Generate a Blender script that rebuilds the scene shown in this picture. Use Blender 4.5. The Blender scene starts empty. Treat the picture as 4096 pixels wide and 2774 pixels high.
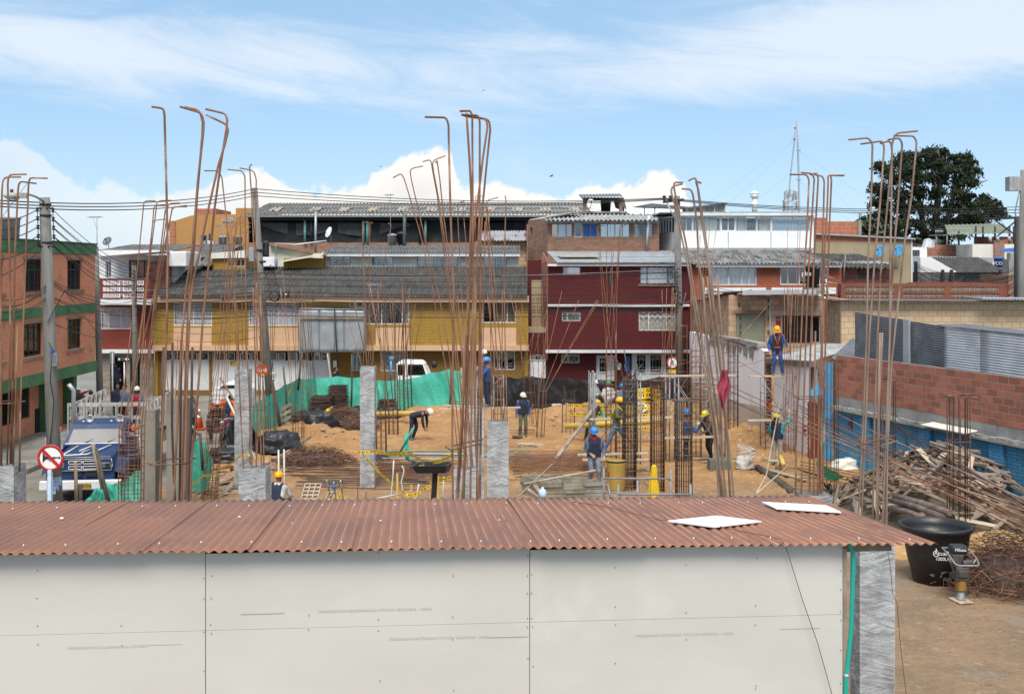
import bpy,math,random
from mathutils import Vector as V,Matrix,noise
from math import sin,cos,pi,radians as R,sqrt,atan2
random.seed(7)
S=bpy.context.scene
COL=S.collection
# camera
F,CX,HY,H=4750.0,2048.0,1080.0,6.7
cam=bpy.data.cameras.new('camera'); co=bpy.data.objects.new('camera',cam); COL.objects.link(co)
co.location=(0,0,H); co.rotation_euler=(pi/2,0,0)
cam.sensor_width=36; cam.lens=36*F/4096; cam.shift_y=-(1387-HY)/4096
cam.clip_start=.2; cam.clip_end=3000
S.camera=co
S.render.resolution_x,S.render.resolution_y=1024,693
S.view_settings.view_transform='Standard'; S.view_settings.look='None'
S.view_settings.exposure=0.36; S.view_settings.gamma=1
S.render.engine='CYCLES'
# world: daylight sky with clouds
SUN_EL,SUN_AZ=R(55),R(183)
w=bpy.data.worlds.new('World'); S.world=w; w.use_nodes=True
nt=w.node_tree; N=nt.nodes; L=nt.links; N.clear()
def nd(t,**k):
 n=N.new(t)
 for a,b in k.items():setattr(n,a,b)
 return n
def mth(op,a,b=None,c=None,cl=False):
 n=nd('ShaderNodeMath',operation=op,use_clamp=cl)
 for i,x in enumerate((a,b,c)):
  if x is None:continue
  if isinstance(x,(int,float)):n.inputs[i].default_value=x
  else:L.new(x,n.inputs[i])
 return n.outputs[0]
def sstep(x,lo,hi):
 n=nd('ShaderNodeMapRange',interpolation_type='SMOOTHSTEP'); L.new(x,n.inputs[0])
 n.inputs[1].default_value=lo; n.inputs[2].default_value=hi
 return n.outputs[0]
def mixc(f,a,b):
 n=nd('ShaderNodeMix',data_type='RGBA')
 for i,x in((0,f),(6,a),(7,b)):
  if isinstance(x,(int,float)):n.inputs[i].default_value=x
  elif isinstance(x,tuple):n.inputs[i].default_value=(*x,1)
  else:L.new(x,n.inputs[i])
 return n.outputs[2]
def nz(vec,scale,detail=8,rough=.55,sx=1,sy=1,off=0,dist=0):
 mp=nd('ShaderNodeMapping'); mp.inputs['Scale'].default_value=(sx,sy,1); mp.inputs['Location'].default_value=(off,off*.7,off*.3)
 L.new(vec,mp.inputs[0])
 n=nd('ShaderNodeTexNoise'); n.inputs['Scale'].default_value=scale; n.inputs['Detail'].default_value=detail
 n.inputs['Roughness'].default_value=rough; n.inputs['Distortion'].default_value=dist
 L.new(mp.outputs[0],n.inputs['Vector']); return n.outputs[0]
sky=nd('ShaderNodeTexSky',sky_type='NISHITA'); sky.sun_disc=False
sky.sun_elevation=SUN_EL; sky.sun_rotation=SUN_AZ; sky.altitude=2600; sky.air_density=1.0; sky.dust_density=.6; sky.ozone_density=1.2
tc=nd('ShaderNodeTexCoord'); sp=nd('ShaderNodeSeparateXYZ'); L.new(tc.outputs['Generated'],sp.inputs[0])
az=mth('ARCTAN2',sp.outputs[0],sp.outputs[1])
hyp=mth('SQRT',mth('ADD',mth('MULTIPLY',sp.outputs[0],sp.outputs[0]),mth('MULTIPLY',sp.outputs[1],sp.outputs[1])))
el=mth('DIVIDE',sp.outputs[2],mth('MAXIMUM',hyp,.05))
cb=nd('ShaderNodeCombineXYZ'); L.new(az,cb.inputs[0]); L.new(el,cb.inputs[1]); AE=cb.outputs[0]
# cumulus bank: its skyline as a curve over azimuth
fc=nd('ShaderNodeFloatCurve'); L.new(mth('ADD',az,.5,cl=True),fc.inputs[1])
prof=[(0,560),(120,560),(230,610),(330,690),(450,745),(560,775),(700,790),(830,760),(900,720),(960,690),(1030,665),(1090,690),(1130,745),(1250,750),(1330,730),(1440,735),(1500,690),(1590,645),(1680,590),(1740,590),(1810,640),(1860,735),(1960,715),(2050,745),(2200,760),(2330,735),(2450,745),(2560,700),(2640,680),(2710,720),(2760,790),(2850,900),(3000,960),(4096,985)]
cv=fc.mapping.curves[0]
pts=[((x-CX)/F+.5,(HY-y)/F*5)for x,y in prof]
cv.points[0].location=(0,.45); cv.points[1].location=(1,.12)
for a,b in pts:cv.points.new(a,b)
fc.mapping.update()
hgt=mth('DIVIDE',fc.outputs[0],5)
n1=nz(AE,26,9,.55); n2=nz(AE,90,6,.6,off=3)
edge=mth('ADD',mth('MULTIPLY',mth('SUBTRACT',n1,.5),.045),mth('MULTIPLY',mth('SUBTRACT',n2,.5),.016))
d=mth('SUBTRACT',mth('ADD',hgt,edge),el)
soft=nz(AE,5,2,.5,off=8)
cum=mth('MULTIPLY',sstep(d,-.0005,.006),mth('ADD',.42,mth('MULTIPLY',sstep(az,-.36,-.15),.55)))
depth=sstep(d,0,.06)
cumcol=mixc(depth,(8.1,7.8,7.4),mixc(sstep(nz(AE,14,6,.5,sy=1.6,off=5),.35,.65),(6.7,6.5,6.5),(7.8,7.3,6.9)))
cumcol=mixc(sstep(el,.045,.005),cumcol,(6.3,6.5,6.9))
# high cirrus sheets
rot=nd('ShaderNodeMapping'); rot.inputs['Rotation'].default_value=(0,0,R(7)); L.new(AE,rot.inputs[0]); AR=rot.outputs[0]
c1=nz(AR,5.5,10,.66,sx=1,sy=4.6,off=1.7,dist=.7); c2=nz(AR,3.0,4,.55,sx=1.2,sy=2.6,off=4.2)
# main band: rises to the right, centred on a slanted line
azs=mth('ADD',az,.07)
bl=mth('ADD',mth('MULTIPLY',azs,mth('MULTIPLY',azs,.15)),.164)
band=sstep(mth('ABSOLUTE',mth('SUBTRACT',el,bl)),mth('ADD',.040,mth('MULTIPLY',az,.03))if False else .060,.0)
right=mth('MULTIPLY',sstep(az,.05,.32),sstep(el,.09,.2))
topw=mth('MULTIPLY',sstep(el,.215,.24),.2)
bias=mth('ADD',mth('ADD',mth('MULTIPLY',band,.30),mth('MULTIPLY',right,.20)),mth('MULTIPLY',topw,.15))
cir=sstep(mth('ADD',mth('ADD',mth('MULTIPLY',c1,.75),mth('MULTIPLY',c2,.25)),bias),.52,.92)
veil=mth('MULTIPLY',sstep(el,.16,.0),.42)
skyc=mixc(1.0,sky.outputs[0],sky.outputs[0])
tint=nd('ShaderNodeMix',data_type='RGBA',blend_type='MULTIPLY'); tint.inputs[0].default_value=1
L.new(sky.outputs[0],tint.inputs[6]); tint.inputs[7].default_value=(1.1,1.15,1.2,1)
base=mixc(mth('ADD',veil,.08),mixc(.62,tint.outputs[2],(2.95,4.95,6.9)),(5.3,6.6,7.5))
c=mixc(mth('MULTIPLY',cir,.72),base,(7.0,7.4,7.9))
c=mixc(cum,c,cumcol)
# thicker cloud overhead and behind the eye (soft light on the place)
over=mth('MULTIPLY',sstep(sp.outputs[2],.35,.7),.55)
c=mixc(over,c,(8.6,8.8,9.1))
bg=nd('ShaderNodeBackground'); L.new(c,bg.inputs[0]); bg.inputs[1].default_value=.102
out=nd('ShaderNodeOutputWorld'); L.new(bg.outputs[0],out.inputs[0])
sl=bpy.data.lights.new('sun','SUN'); sl.energy=3.2; sl.angle=R(30); sl.color=(1,.95,.87)
so=bpy.data.objects.new('sun',sl); COL.objects.link(so)
sd=V((sin(SUN_AZ)*cos(SUN_EL),cos(SUN_AZ)*cos(SUN_EL),sin(SUN_EL)))
so.rotation_euler=sd.to_track_quat('Z','Y').to_euler(); so.location=(0,-5,40)
# helpers
def W(px,py,Y):return V(((px-CX)/F*Y,Y,H-(py-HY)/F*Y))
def G(px,py,z=0.0):
 Y=(H-z)*F/(py-HY); return V(((px-CX)/F*Y,Y,z))
def wx(px,Y):return(px-CX)/F*Y
def wz(py,Y):return H-(py-HY)/F*Y
rnd=random.uniform
class MB:
 def __init__(s):s.v=[]; s.f=[]; s.m=[]; s.s=[]
 def add(s,vs,fs,mi=0,sm=False):
  o=len(s.v); s.v+=[tuple(q)for q in vs]
  for f in fs:s.f.append(tuple(o+i for i in f)); s.m.append(mi); s.s.append(sm)
  return s
 def box(s,x0,y0,z0,x1,y1,z1,mi=0):
  if x1<x0:x0,x1=x1,x0
  if y1<y0:y0,y1=y1,y0
  if z1<z0:z0,z1=z1,z0
  return s.add([(x0,y0,z0),(x1,y0,z0),(x1,y1,z0),(x0,y1,z0),(x0,y0,z1),(x1,y0,z1),(x1,y1,z1),(x0,y1,z1)],[(3,2,1,0),(4,5,6,7),(0,1,5,4),(1,2,6,5),(2,3,7,6),(3,0,4,7)],mi)
 def obox(s,c,a,b,d,mi=0):
  c=V(c); vs=[c+a*i+b*j+d*k for k in(-1,1)for j in(-1,1)for i in(-1,1)]
  return s.add(vs,[(0,2,3,1),(4,5,7,6),(0,1,5,4),(1,3,7,5),(3,2,6,7),(2,0,4,6)],mi)
 def beam(s,a,b,w,h,mi=0,up=(0,0,1)):
  a,b=V(a),V(b); d=(b-a); l=d.length; d.normalize(); u=V(up)
  sd_=d.cross(u)
  if sd_.length<1e-3:sd_=V((1,0,0))
  sd_.normalize(); u=sd_.cross(d)
  return s.obox((a+b)/2,d*l/2,sd_*w/2,u*h/2,mi)
 def tube(s,pts,r,n=6,mi=0,cap=True,sq=1.0):
  pts=[V(p)for p in pts]; k=len(pts); rs=r if isinstance(r,(list,tuple))else[r]*k
  vs=[]; ref=None
  for i,p in enumerate(pts):
   t=(pts[min(i+1,k-1)]-pts[max(i-1,0)])
   if t.length<1e-9:t=V((0,0,1))
   t.normalize()
   if ref is None:ref=V((1,0,0))if abs(t.x)<.8 else V((0,1,0))
   a=ref-t*ref.dot(t)
   if a.length<1e-4:a=t.orthogonal()
   a.normalize(); ref=a; b=t.cross(a)
   for j in range(n):
    q=2*pi*j/n; vs.append(p+(a*cos(q)+b*sin(q)*sq)*rs[i])
  fs=[(i*n+j,i*n+(j+1)%n,(i+1)*n+(j+1)%n,(i+1)*n+j)for i in range(k-1)for j in range(n)]
  s.add(vs,fs,mi,True)
  if cap:
   o=len(s.v)-k*n
   s.f.append(tuple(o+j for j in reversed(range(n)))); s.m.append(mi); s.s.append(False)
   s.f.append(tuple(o+(k-1)*n+j for j in range(n))); s.m.append(mi); s.s.append(False)
  return s
 def lathe(s,c,prof,n=20,mi=0,axis=(0,0,1),sm=True,sx=1,sy=1,cap=True):
  c=V(c); q=V((0,0,1)).rotation_difference(V(axis)); vs=[]
  for r,z in prof:
   for j in range(n):
    a=2*pi*j/n; vs.append(c+q@V((r*cos(a)*sx,r*sin(a)*sy,z)))
  fs=[(i*n+j,i*n+(j+1)%n,(i+1)*n+(j+1)%n,(i+1)*n+j)for i in range(len(prof)-1)for j in range(n)]
  s.add(vs,fs,mi,sm); o=len(s.v)-len(vs); k=len(prof)
  if cap and prof[0][0]>1e-4:s.f.append(tuple(o+j for j in reversed(range(n)))); s.m.append(mi); s.s.append(False)
  if cap and prof[-1][0]>1e-4:s.f.append(tuple(o+(k-1)*n+j for j in range(n))); s.m.append(mi); s.s.append(False)
  return s
 def ball(s,c,rx,ry=None,rz=None,n=10,mi=0,rot=None):
  ry=ry or rx; rz=rz or rx; c=V(c); vs=[]; m=n//2+1
  for i in range(m+1):
   t=pi*i/m
   for j in range(n):
    a=2*pi*j/n; q=V((rx*sin(t)*cos(a),ry*sin(t)*sin(a),rz*cos(t)))
    if rot is not None:q=rot@q
    vs.append(c+q)
  return s.add(vs,[(i*n+j,(i+1)*n+j,(i+1)*n+(j+1)%n,i*n+(j+1)%n)for i in range(m)for j in range(n)],mi,True)
 def quad(s,a,b,c,d,mi=0):return s.add([a,b,c,d],[(0,1,2,3)],mi)
 def prism(s,poly,ext,mi=0):
  n=len(poly); e=V(ext); vs=[V(p)for p in poly]+[V(p)+e for p in poly]
  return s.add(vs,[tuple(range(n)),tuple(range(2*n-1,n-1,-1))]+[(i,i+n,(i+1)%n+n,(i+1)%n)for i in range(n)],mi)
 def grid(s,fn,nu,nv,mi=0,sm=True):
  vs=[fn(i/nu,j/nv)for j in range(nv+1)for i in range(nu+1)]
  return s.add(vs,[(j*(nu+1)+i,j*(nu+1)+i+1,(j+1)*(nu+1)+i+1,(j+1)*(nu+1)+i)for j in range(nv)for i in range(nu)],mi,sm)
 def corr(s,P,U,Vv,pitch,amp,rows=1,step=.02,seg=6,mi=0,thick=.006,sag=0):
  P,U,Vv=V(P),V(U),V(Vv); n=U.cross(Vv).normalized(); k=max(1,int(U.length/pitch))*seg
  if n.z<0:n=-n
  for r in range(rows):
   def fn(u,v,r=r):
    w_=(r+v*1.06)/rows if rows>1 else v
    return P+U*u+Vv*w_+n*(amp*cos(2*pi*u*k/seg)+(step*(1-v)if rows>1 else 0)+sag*sin(u*9)*.5)
   s.grid(fn,k,2 if rows>1 else 3,mi)
   s.grid(lambda u,v,fn=fn:fn(u,0)-n*thick*v,k,1,mi,False)
  return s
 def build(s,name,mats,parent=None,local=False,solid=0,bevel=0):
  if not isinstance(mats,(list,tuple)):mats=[mats]
  me=bpy.data.meshes.new(name)
  off=V((0,0,0))if(parent is None or local)else WL(parent)
  me.from_pydata([(a-off.x,b-off.y,c_-off.z)for a,b,c_ in s.v],[],s.f)
  for q in mats:me.materials.append(q)
  me.polygons.foreach_set('material_index',s.m); me.polygons.foreach_set('use_smooth',s.s); me.update()
  o=bpy.data.objects.new(name,me); COL.objects.link(o)
  if parent is not None:o.parent=parent
  if solid:q=o.modifiers.new('solid','SOLIDIFY'); q.thickness=solid; q.offset=0
  if bevel:q=o.modifiers.new('bevel','BEVEL'); q.width=bevel; q.segments=2; q.limit_method='ANGLE'
  return o
def WL(o):
 p=V((0,0,0))
 while o is not None:p=p+o.location; o=o.parent
 return p
def tag(o,label,cat,group=None,kind=None):
 if label:o['label']=label
 if cat:o['category']=cat
 if group:o['group']=group
 if kind:o['kind']=kind
 return o
def thing(name,label,cat,loc=(0,0,0),group=None,rz=0):
 o=bpy.data.objects.new(name,None); COL.objects.link(o); o.location=loc; o.rotation_euler=(0,0,rz); o.empty_display_size=.2
 return tag(o,label,cat,group)
def dup(o,parent=None,loc=None,rz=None):
 q=o.copy(); COL.objects.link(q)
 if parent is not None:q.parent=parent
 if loc is not None:q.location=loc
 if rz is not None:q.rotation_euler=(0,0,rz)
 return q
def dup_tree(o,parent=None):
 q=dup(o,parent)
 for ch in[x for x in COL.objects if x.parent==o]:dup_tree(ch,q)
 return q
MATS={}
def _base(name):
 m=bpy.data.materials.new(name); m.use_nodes=True; t=m.node_tree; b=t.nodes['Principled BSDF']
 return m,t,b
def nn(t,ty,**k):
 n=t.nodes.new(ty)
 for a,q in k.items():
  if a in n.inputs:n.inputs[a].default_value=q
  else:setattr(n,a,q)
 return n
def objv(t,scale=(1,1,1),rot=(0,0,0)):
 c_=nn(t,'ShaderNodeTexCoord'); mp=nn(t,'ShaderNodeMapping'); mp.inputs['Scale'].default_value=scale; mp.inputs['Rotation'].default_value=rot
 t.links.new(c_.outputs['Object'],mp.inputs[0]); return mp.outputs[0]
def mixn(t,f,a,b,blend='MIX'):
 n=t.nodes.new('ShaderNodeMix'); n.data_type='RGBA'; n.blend_type=blend
 for i,x in((0,f),(6,a),(7,b)):
  if isinstance(x,(int,float)):n.inputs[i].default_value=x
  elif isinstance(x,tuple):n.inputs[i].default_value=(*x[:3],1)
  else:t.links.new(x,n.inputs[i])
 return n.outputs[2]
def ramp(t,x,lo,hi):
 n=nn(t,'ShaderNodeMapRange',interpolation_type='SMOOTHSTEP'); t.links.new(x,n.inputs[0]); n.inputs[1].default_value=lo; n.inputs[2].default_value=hi
 return n.outputs[0]
def noise_(t,vec,scale,detail=5,rough=.6,dist=0):
 n=nn(t,'ShaderNodeTexNoise'); n.inputs['Scale'].default_value=scale; n.inputs['Detail'].default_value=detail
 n.inputs['Roughness'].default_value=rough; n.inputs['Distortion'].default_value=dist; t.links.new(vec,n.inputs['Vector']); return n.outputs[0]
def bump_(t,b,hgt_,strength,dist=.01):
 n=nn(t,'ShaderNodeBump'); n.inputs['Strength'].default_value=strength; n.inputs['Distance'].default_value=dist
 t.links.new(hgt_,n.inputs['Height']); t.links.new(n.outputs[0],b.inputs['Normal'])
def mk(name,c,rough=.75,c2=None,scale=4,st=(1,1,1),lo=.35,hi=.65,metal=0,bump=.25,bs=30,bd=.01,fine=.12,spec=.4,c3=None,s3=1.2,lo3=.55,hi3=.7):
 if name in MATS:return MATS[name]
 m,t,b=_base(name)
 c2=c2 or tuple(x*.72 for x in c); v=objv(t,st)
 col=mixn(t,ramp(t,noise_(t,v,scale),lo,hi),c,c2)
 if c3:col=mixn(t,ramp(t,noise_(t,objv(t),s3,7,.62),lo3,hi3),col,c3)
 fn=noise_(t,objv(t),bs*1.7,3,.6)
 if fine:col=mixn(t,fine,col,mixn(t,fn,(0,0,0),(1,1,1)),'OVERLAY')
 t.links.new(col,b.inputs['Base Color']); b.inputs['Roughness'].default_value=rough; b.inputs['Metallic'].default_value=metal
 b.inputs['Specular IOR Level'].default_value=spec
 if bump:bump_(t,b,noise_(t,v,bs,4,.6),bump,bd)
 MATS[name]=m; return m
def mkbrick(name,c1,c2,mo,bw=.25,bh=.075,ms=.012,bump=.5,dirt=.35,dcol=(.05,.045,.04),rough=.85,dl=.5,dh=.75):
 m,t,b=_base(name); tcn=nn(t,'ShaderNodeTexCoord'); s_=nn(t,'ShaderNodeSeparateXYZ'); t.links.new(tcn.outputs['Object'],s_.inputs[0])
 ad=nn(t,'ShaderNodeMath'); ad.operation='ADD'; t.links.new(s_.outputs[0],ad.inputs[0]); t.links.new(s_.outputs[1],ad.inputs[1])
 cbn=nn(t,'ShaderNodeCombineXYZ'); t.links.new(ad.outputs[0],cbn.inputs[0]); t.links.new(s_.outputs[2],cbn.inputs[1])
 wob=nn(t,'ShaderNodeTexNoise'); wob.inputs['Scale'].default_value=3/bw*.25; t.links.new(tcn.outputs['Object'],wob.inputs[0])
 vm=nn(t,'ShaderNodeVectorMath'); vm.operation='MULTIPLY_ADD'; t.links.new(wob.outputs[1],vm.inputs[0]); vm.inputs[1].default_value=(bh*.12,)*3; t.links.new(cbn.outputs[0],vm.inputs[2])
 bt=nn(t,'ShaderNodeTexBrick'); t.links.new(vm.outputs[0],bt.inputs['Vector'])
 bt.inputs['Color1'].default_value=(*c1,1); bt.inputs['Color2'].default_value=(*c2,1); bt.inputs['Mortar'].default_value=(*mo,1)
 bt.inputs['Scale'].default_value=1; bt.inputs['Brick Width'].default_value=bw; bt.inputs['Row Height'].default_value=bh
 bt.inputs['Mortar Size'].default_value=ms; bt.inputs['Mortar Smooth'].default_value=.3; bt.inputs['Bias'].default_value=-.1
 col=mixn(t,ramp(t,noise_(t,objv(t),1.3,8,.65),dl,dh),bt.outputs[0],mixn(t,dirt,bt.outputs[0],dcol))
 col=mixn(t,.25,col,noise_(t,objv(t),25/bw*.2,3),'OVERLAY')
 t.links.new(col,b.inputs['Base Color']); b.inputs['Roughness'].default_value=rough; b.inputs['Specular IOR Level'].default_value=.25
 inv=nn(t,'ShaderNodeMath'); inv.operation='SUBTRACT'; inv.inputs[0].default_value=1; t.links.new(bt.outputs[1],inv.inputs[1])
 bump_(t,b,inv.outputs[0],bump,.012); MATS[name]=m; return m
def mkglass(name,tint=(.55,.6,.62),refl=.25,rough=.03):
 m,t,b=_base(name); t.nodes.remove(b); o=t.nodes['Material Output']
 tr=nn(t,'ShaderNodeBsdfTransparent'); tr.inputs[0].default_value=(*tint,1)
 gl=nn(t,'ShaderNodeBsdfGlossy'); gl.inputs['Roughness'].default_value=rough; gl.inputs['Color'].default_value=(.9,.95,1,1)
 lw=nn(t,'ShaderNodeLayerWeight'); lw.inputs[0].default_value=refl
 mm=nn(t,'ShaderNodeMath'); mm.operation='MAXIMUM'; t.links.new(lw.outputs[0],mm.inputs[0]); mm.inputs[1].default_value=refl
 mx=nn(t,'ShaderNodeMixShader'); t.links.new(mm.outputs[0],mx.inputs[0]); t.links.new(tr.outputs[0],mx.inputs[1]); t.links.new(gl.outputs[0],mx.inputs[2])
 t.links.new(mx.outputs[0],o.inputs[0]); MATS[name]=m; return m
def mkwrap(name):
 m,t,b=_base(name); tcn=nn(t,'ShaderNodeTexCoord'); q=nn(t,'ShaderNodeSeparateXYZ'); t.links.new(tcn.outputs['Object'],q.inputs[0])
 def ma(op,x,y,z=None):
  n=nn(t,'ShaderNodeMath'); n.operation=op
  for i,k in enumerate((x,y,z)):
   if k is None:continue
   if isinstance(k,(int,float)):n.inputs[i].default_value=k
   else:t.links.new(k,n.inputs[i])
  return n.outputs[0]
 u=ma('ADD',q.outputs[0],q.outputs[1]); lo=noise_(t,objv(t),1.7,2); lay=[]
 for ang,fz,sd in((.16,24,0),(-.22,19,5),(.36,15,9)):
  z=ma('ADD',ma('MULTIPLY_ADD',u,ang,q.outputs[2]),ma('MULTIPLY',lo,.07)); c_=nn(t,'ShaderNodeCombineXYZ')
  t.links.new(ma('MULTIPLY_ADD',u,.8,sd),c_.inputs[0]); t.links.new(ma('MULTIPLY',z,fz),c_.inputs[2]); c_.inputs[1].default_value=sd
  n=noise_(t,c_.outputs[0],1.0,6,.62,.12); big=noise_(t,objv(t,(1,1,1.6)),2.0+sd*.23,3)
  ridge=ma('SUBTRACT',1,ma('MULTIPLY',ma('ABSOLUTE',ma('SUBTRACT',n,.5),0),15)); lay.append(ma('MULTIPLY',ma('MAXIMUM',ridge,0),ramp(t,big,.42,.58)))
 mx=ma('MAXIMUM',ma('MAXIMUM',lay[0],lay[1]),lay[2]); haze_=ramp(t,noise_(t,objv(t,(1,1,2.2)),3.2,4),.35,.75)
 al=ma('ADD',ma('MULTIPLY',mx,.42),ma('MULTIPLY_ADD',haze_,.30,.12))
 b.inputs['Base Color'].default_value=(.76,.77,.79,1); b.inputs['Roughness'].default_value=.25; b.inputs['Specular IOR Level'].default_value=.7
 t.links.new(al,b.inputs['Alpha']); bump_(t,b,mx,.45,.02); MATS[name]=m; return m
M={}
M['rust']=mk('rusty_rebar',(.30,.15,.085),.8,(.17,.078,.045),3,(1,1,.6),bump=.5,bs=60,c3=(.42,.28,.19),s3=2.0)
M['rust_dark']=mk('dark_rebar',(.10,.055,.04),.75,(.055,.035,.03),3,c3=(.18,.08,.045),s3=1.5,bump=.4)
M['rust_pale']=mk('weathered_rebar',(.32,.24,.19),.75,(.2,.12,.08),2,(1,1,.5),c3=(.17,.08,.045),s3=1.3,bump=.4)
M['steel']=mk('grey_rebar',(.095,.09,.085),.6,(.065,.05,.04),3,bump=.3)
M['conc']=mk('concrete',(.31,.30,.28),.9,(.23,.22,.205),2,c3=(.16,.155,.145),s3=1.7,bump=.3)
M['conc_wet']=mk('film_covered_concrete',(.2,.195,.185),.9,(.12,.118,.112),4,c3=(.27,.265,.255),s3=3,bump=.3)
M['conc_new']=mk('new_concrete',(.23,.21,.175),.9,(.165,.15,.125),1.6,(1,1,.4),c3=(.28,.255,.215),s3=1.3,bump=.2)
M['conc_pole']=mk('pole_concrete',(.22,.215,.2),.9,(.15,.145,.13),2,(2,2,.3),c3=(.12,.115,.1),s3=1,bump=.3)
M['wrap']=mkwrap('stretch_film')
M['white']=mk('white_paint',(.74,.75,.76),.6,(.62,.63,.63),1.5,c3=(.5,.49,.46),s3=.9,lo3=.62,hi3=.85,bump=.1)
M['white_clean']=mk('white_board',(.8,.8,.79),.6,(.76,.76,.75),2,bump=.05)
M['cream']=mk('cream_paint',(.72,.69,.60),.75,(.63,.60,.52),1.2,(1,1,.5),c3=(.35,.32,.26),s3=1,lo3=.6,hi3=.85,bump=.15)
M['peach']=mk('peach_paint',(.62,.40,.25),.7,(.56,.36,.22),1,c3=(.42,.27,.17),s3=.8,lo3=.6,hi3=.85,bump=.1)
M['green']=mk('green_paint',(.075,.20,.085),.7,(.05,.15,.06),1.2,(1,1,.4),c3=(.03,.06,.035),s3=1.3,bump=.15)
M['fib']=mk('grey_fibre_cement',(.16,.155,.15),.9,(.075,.072,.07),2.4,(3,.5,.5),lo=.3,hi=.7,c3=(.26,.255,.245),s3=1.4,bump=.3,bs=18)
M['fib_dark']=mk('dark_fibre_cement',(.085,.081,.076),.92,(.042,.04,.038),2.2,(3,.5,.5),lo=.3,hi=.7,c3=(.16,.15,.14),s3=1.1,lo3=.58,hi3=.75,bump=.3,bs=18)
M['fib_light']=mk('pale_fibre_cement',(.38,.38,.37),.85,(.24,.24,.235),1.8,(3,.5,.5),c3=(.5,.5,.49),s3=1.2,bump=.2)
M['zinc']=mk('zinc_sheet',(.42,.44,.46),.5,(.33,.35,.37),1.5,(2,.5,.5),metal=.35,c3=(.5,.46,.38),s3=.7,lo3=.62,hi3=.75,bump=.1)
M['zinc_dark']=mk('dark_zinc_sheet',(.17,.18,.2),.5,(.12,.125,.14),1.3,metal=.35,c3=(.24,.25,.265),s3=.9,bump=.1)
M['galv']=mk('galvanised_sheet',(.36,.385,.40),.48,(.30,.325,.34),1.1,metal=.3,c3=(.43,.45,.46),s3=1.6,bump=.1,bd=.03,bs=3)
M['rustroof']=mk('rusty_roof_sheet',(.29,.128,.072),.55,(.215,.098,.06),1.1,(1.5,.5,1),metal=.12,c3=(.33,.15,.085),s3=2.2,lo3=.56,hi3=.74,bump=.15,bs=90,bd=.003,spec=.5)
M['board']=mk('fibre_cement_board',(.56,.525,.47),.85,(.525,.49,.435),1.2,(.6,1,1.4),c3=(.575,.545,.49),s3=.8,bump=.08,bs=80,bd=.002,fine=.05)
M['timber']=mk('weathered_timber',(.34,.27,.20),.9,(.22,.165,.12),3,(1,1,1),c3=(.13,.10,.075),s3=2,bump=.4)
M['timber_new']=mk('pale_timber',(.50,.41,.30),.85,(.40,.31,.22),3,c3=(.3,.24,.17),s3=2,bump=.3)
M['bark']=mk('dark_wood',(.12,.095,.08),.95,(.07,.055,.045),4,(1,1,.4),bump=.6)
M['black']=mk('black_plastic',(.018,.019,.022),.42,(.012,.013,.015),4,bump=.25,bs=8,bd=.03,spec=.5)
M['blacktarp']=mk('black_sheeting',(.022,.023,.026),.38,(.013,.013,.015),2,bump=.6,bs=6,bd=.05,c3=(.045,.045,.05),s3=1.5)
M['tarp']=mk('green_tarpaulin',(.085,.50,.38),.42,(.06,.42,.31),1.2,c3=(.12,.56,.44),s3=2.2,bump=.5,bs=5,bd=.05)
M['pvcgreen']=mk('green_conduit',(.015,.40,.30),.35,(.012,.33,.25),2,bump=.02)
M['pvc']=mk('white_pvc',(.62,.60,.54),.45,(.5,.47,.42),2,bump=.05)
M['pvcyel']=mk('yellow_pipe',(.62,.42,.10),.5,(.5,.33,.09),2,bump=.05)
M['yellow']=mk('yellow_plastic',(.75,.50,.02),.5,(.66,.42,.02),3,bump=.1)
M['drum']=mk('mustard_drum',(.40,.27,.055),.55,(.34,.22,.05),1.5,(2,2,.6),c3=(.27,.18,.06),s3=1.6,lo3=.6,hi3=.8,bump=.1)
M['red']=mk('red_paint',(.5,.02,.025),.45,(.42,.02,.02),3,bump=.05)
M['orange']=mk('orange_plastic',(.75,.12,.02),.5,(.65,.10,.02),3,bump=.1)
M['blue']=mk('blue_plastic',(.03,.14,.45),.45,(.025,.11,.38),3,bump=.05)
M['skyblue']=mk('sky_blue_plastic',(.10,.36,.60),.5,(.08,.3,.52),3,bump=.05)
M['ltblue']=mk('pale_blue_paper',(.45,.62,.78),.8,(.6,.72,.82),9,bump=.05)
M['iron']=mk('dark_iron',(.03,.03,.032),.6,(.02,.02,.02),4,bump=.1)
M['tube']=mk('scaffold_tube',(.30,.30,.31),.6,(.20,.19,.185),3,metal=.3,c3=(.42,.4,.37),s3=3,bump=.3)
M['alu']=mk('bare_aluminium',(.55,.56,.57),.4,(.48,.49,.5),3,metal=.5,bump=.05)
M['wire']=mk('black_cable',(.016,.016,.018),.6,(.012,.012,.012),3,bump=0)
M['darkin']=mk('dark_interior',(.03,.03,.03),.9,(.022,.022,.022),1,bump=0)
M['cloth_white']=mk('white_curtain',(.86,.85,.90),.9,(.74,.73,.80),2,(6,6,.4),bump=.3)
M['cloth_pink']=mk('pink_curtain',(.62,.42,.40),.9,(.46,.3,.3),2,(6,6,.4),bump=.3)
M['cloth_lace']=mk('cream_curtain',(.72,.66,.55),.9,(.56,.5,.42),2,(6,6,.4),bump=.3)
M['cloth_gold']=mk('gold_curtain',(.36,.22,.07),.9,(.26,.16,.05),2,(6,6,.4),bump=.3)
M['cloth_grey']=mk('grey_curtain',(.52,.54,.57),.9,(.43,.45,.48),2,(6,6,.4),bump=.2)
M['cloth_green']=mk('green_curtain',(.34,.36,.12),.9,(.24,.26,.08),2,(6,6,.4),bump=.2)
M['net']=mk('shade_net',(.028,.028,.031),.9,(.02,.02,.022),.8,(1,1,2),c3=(.06,.06,.063),s3=.25,bump=.2)
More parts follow.
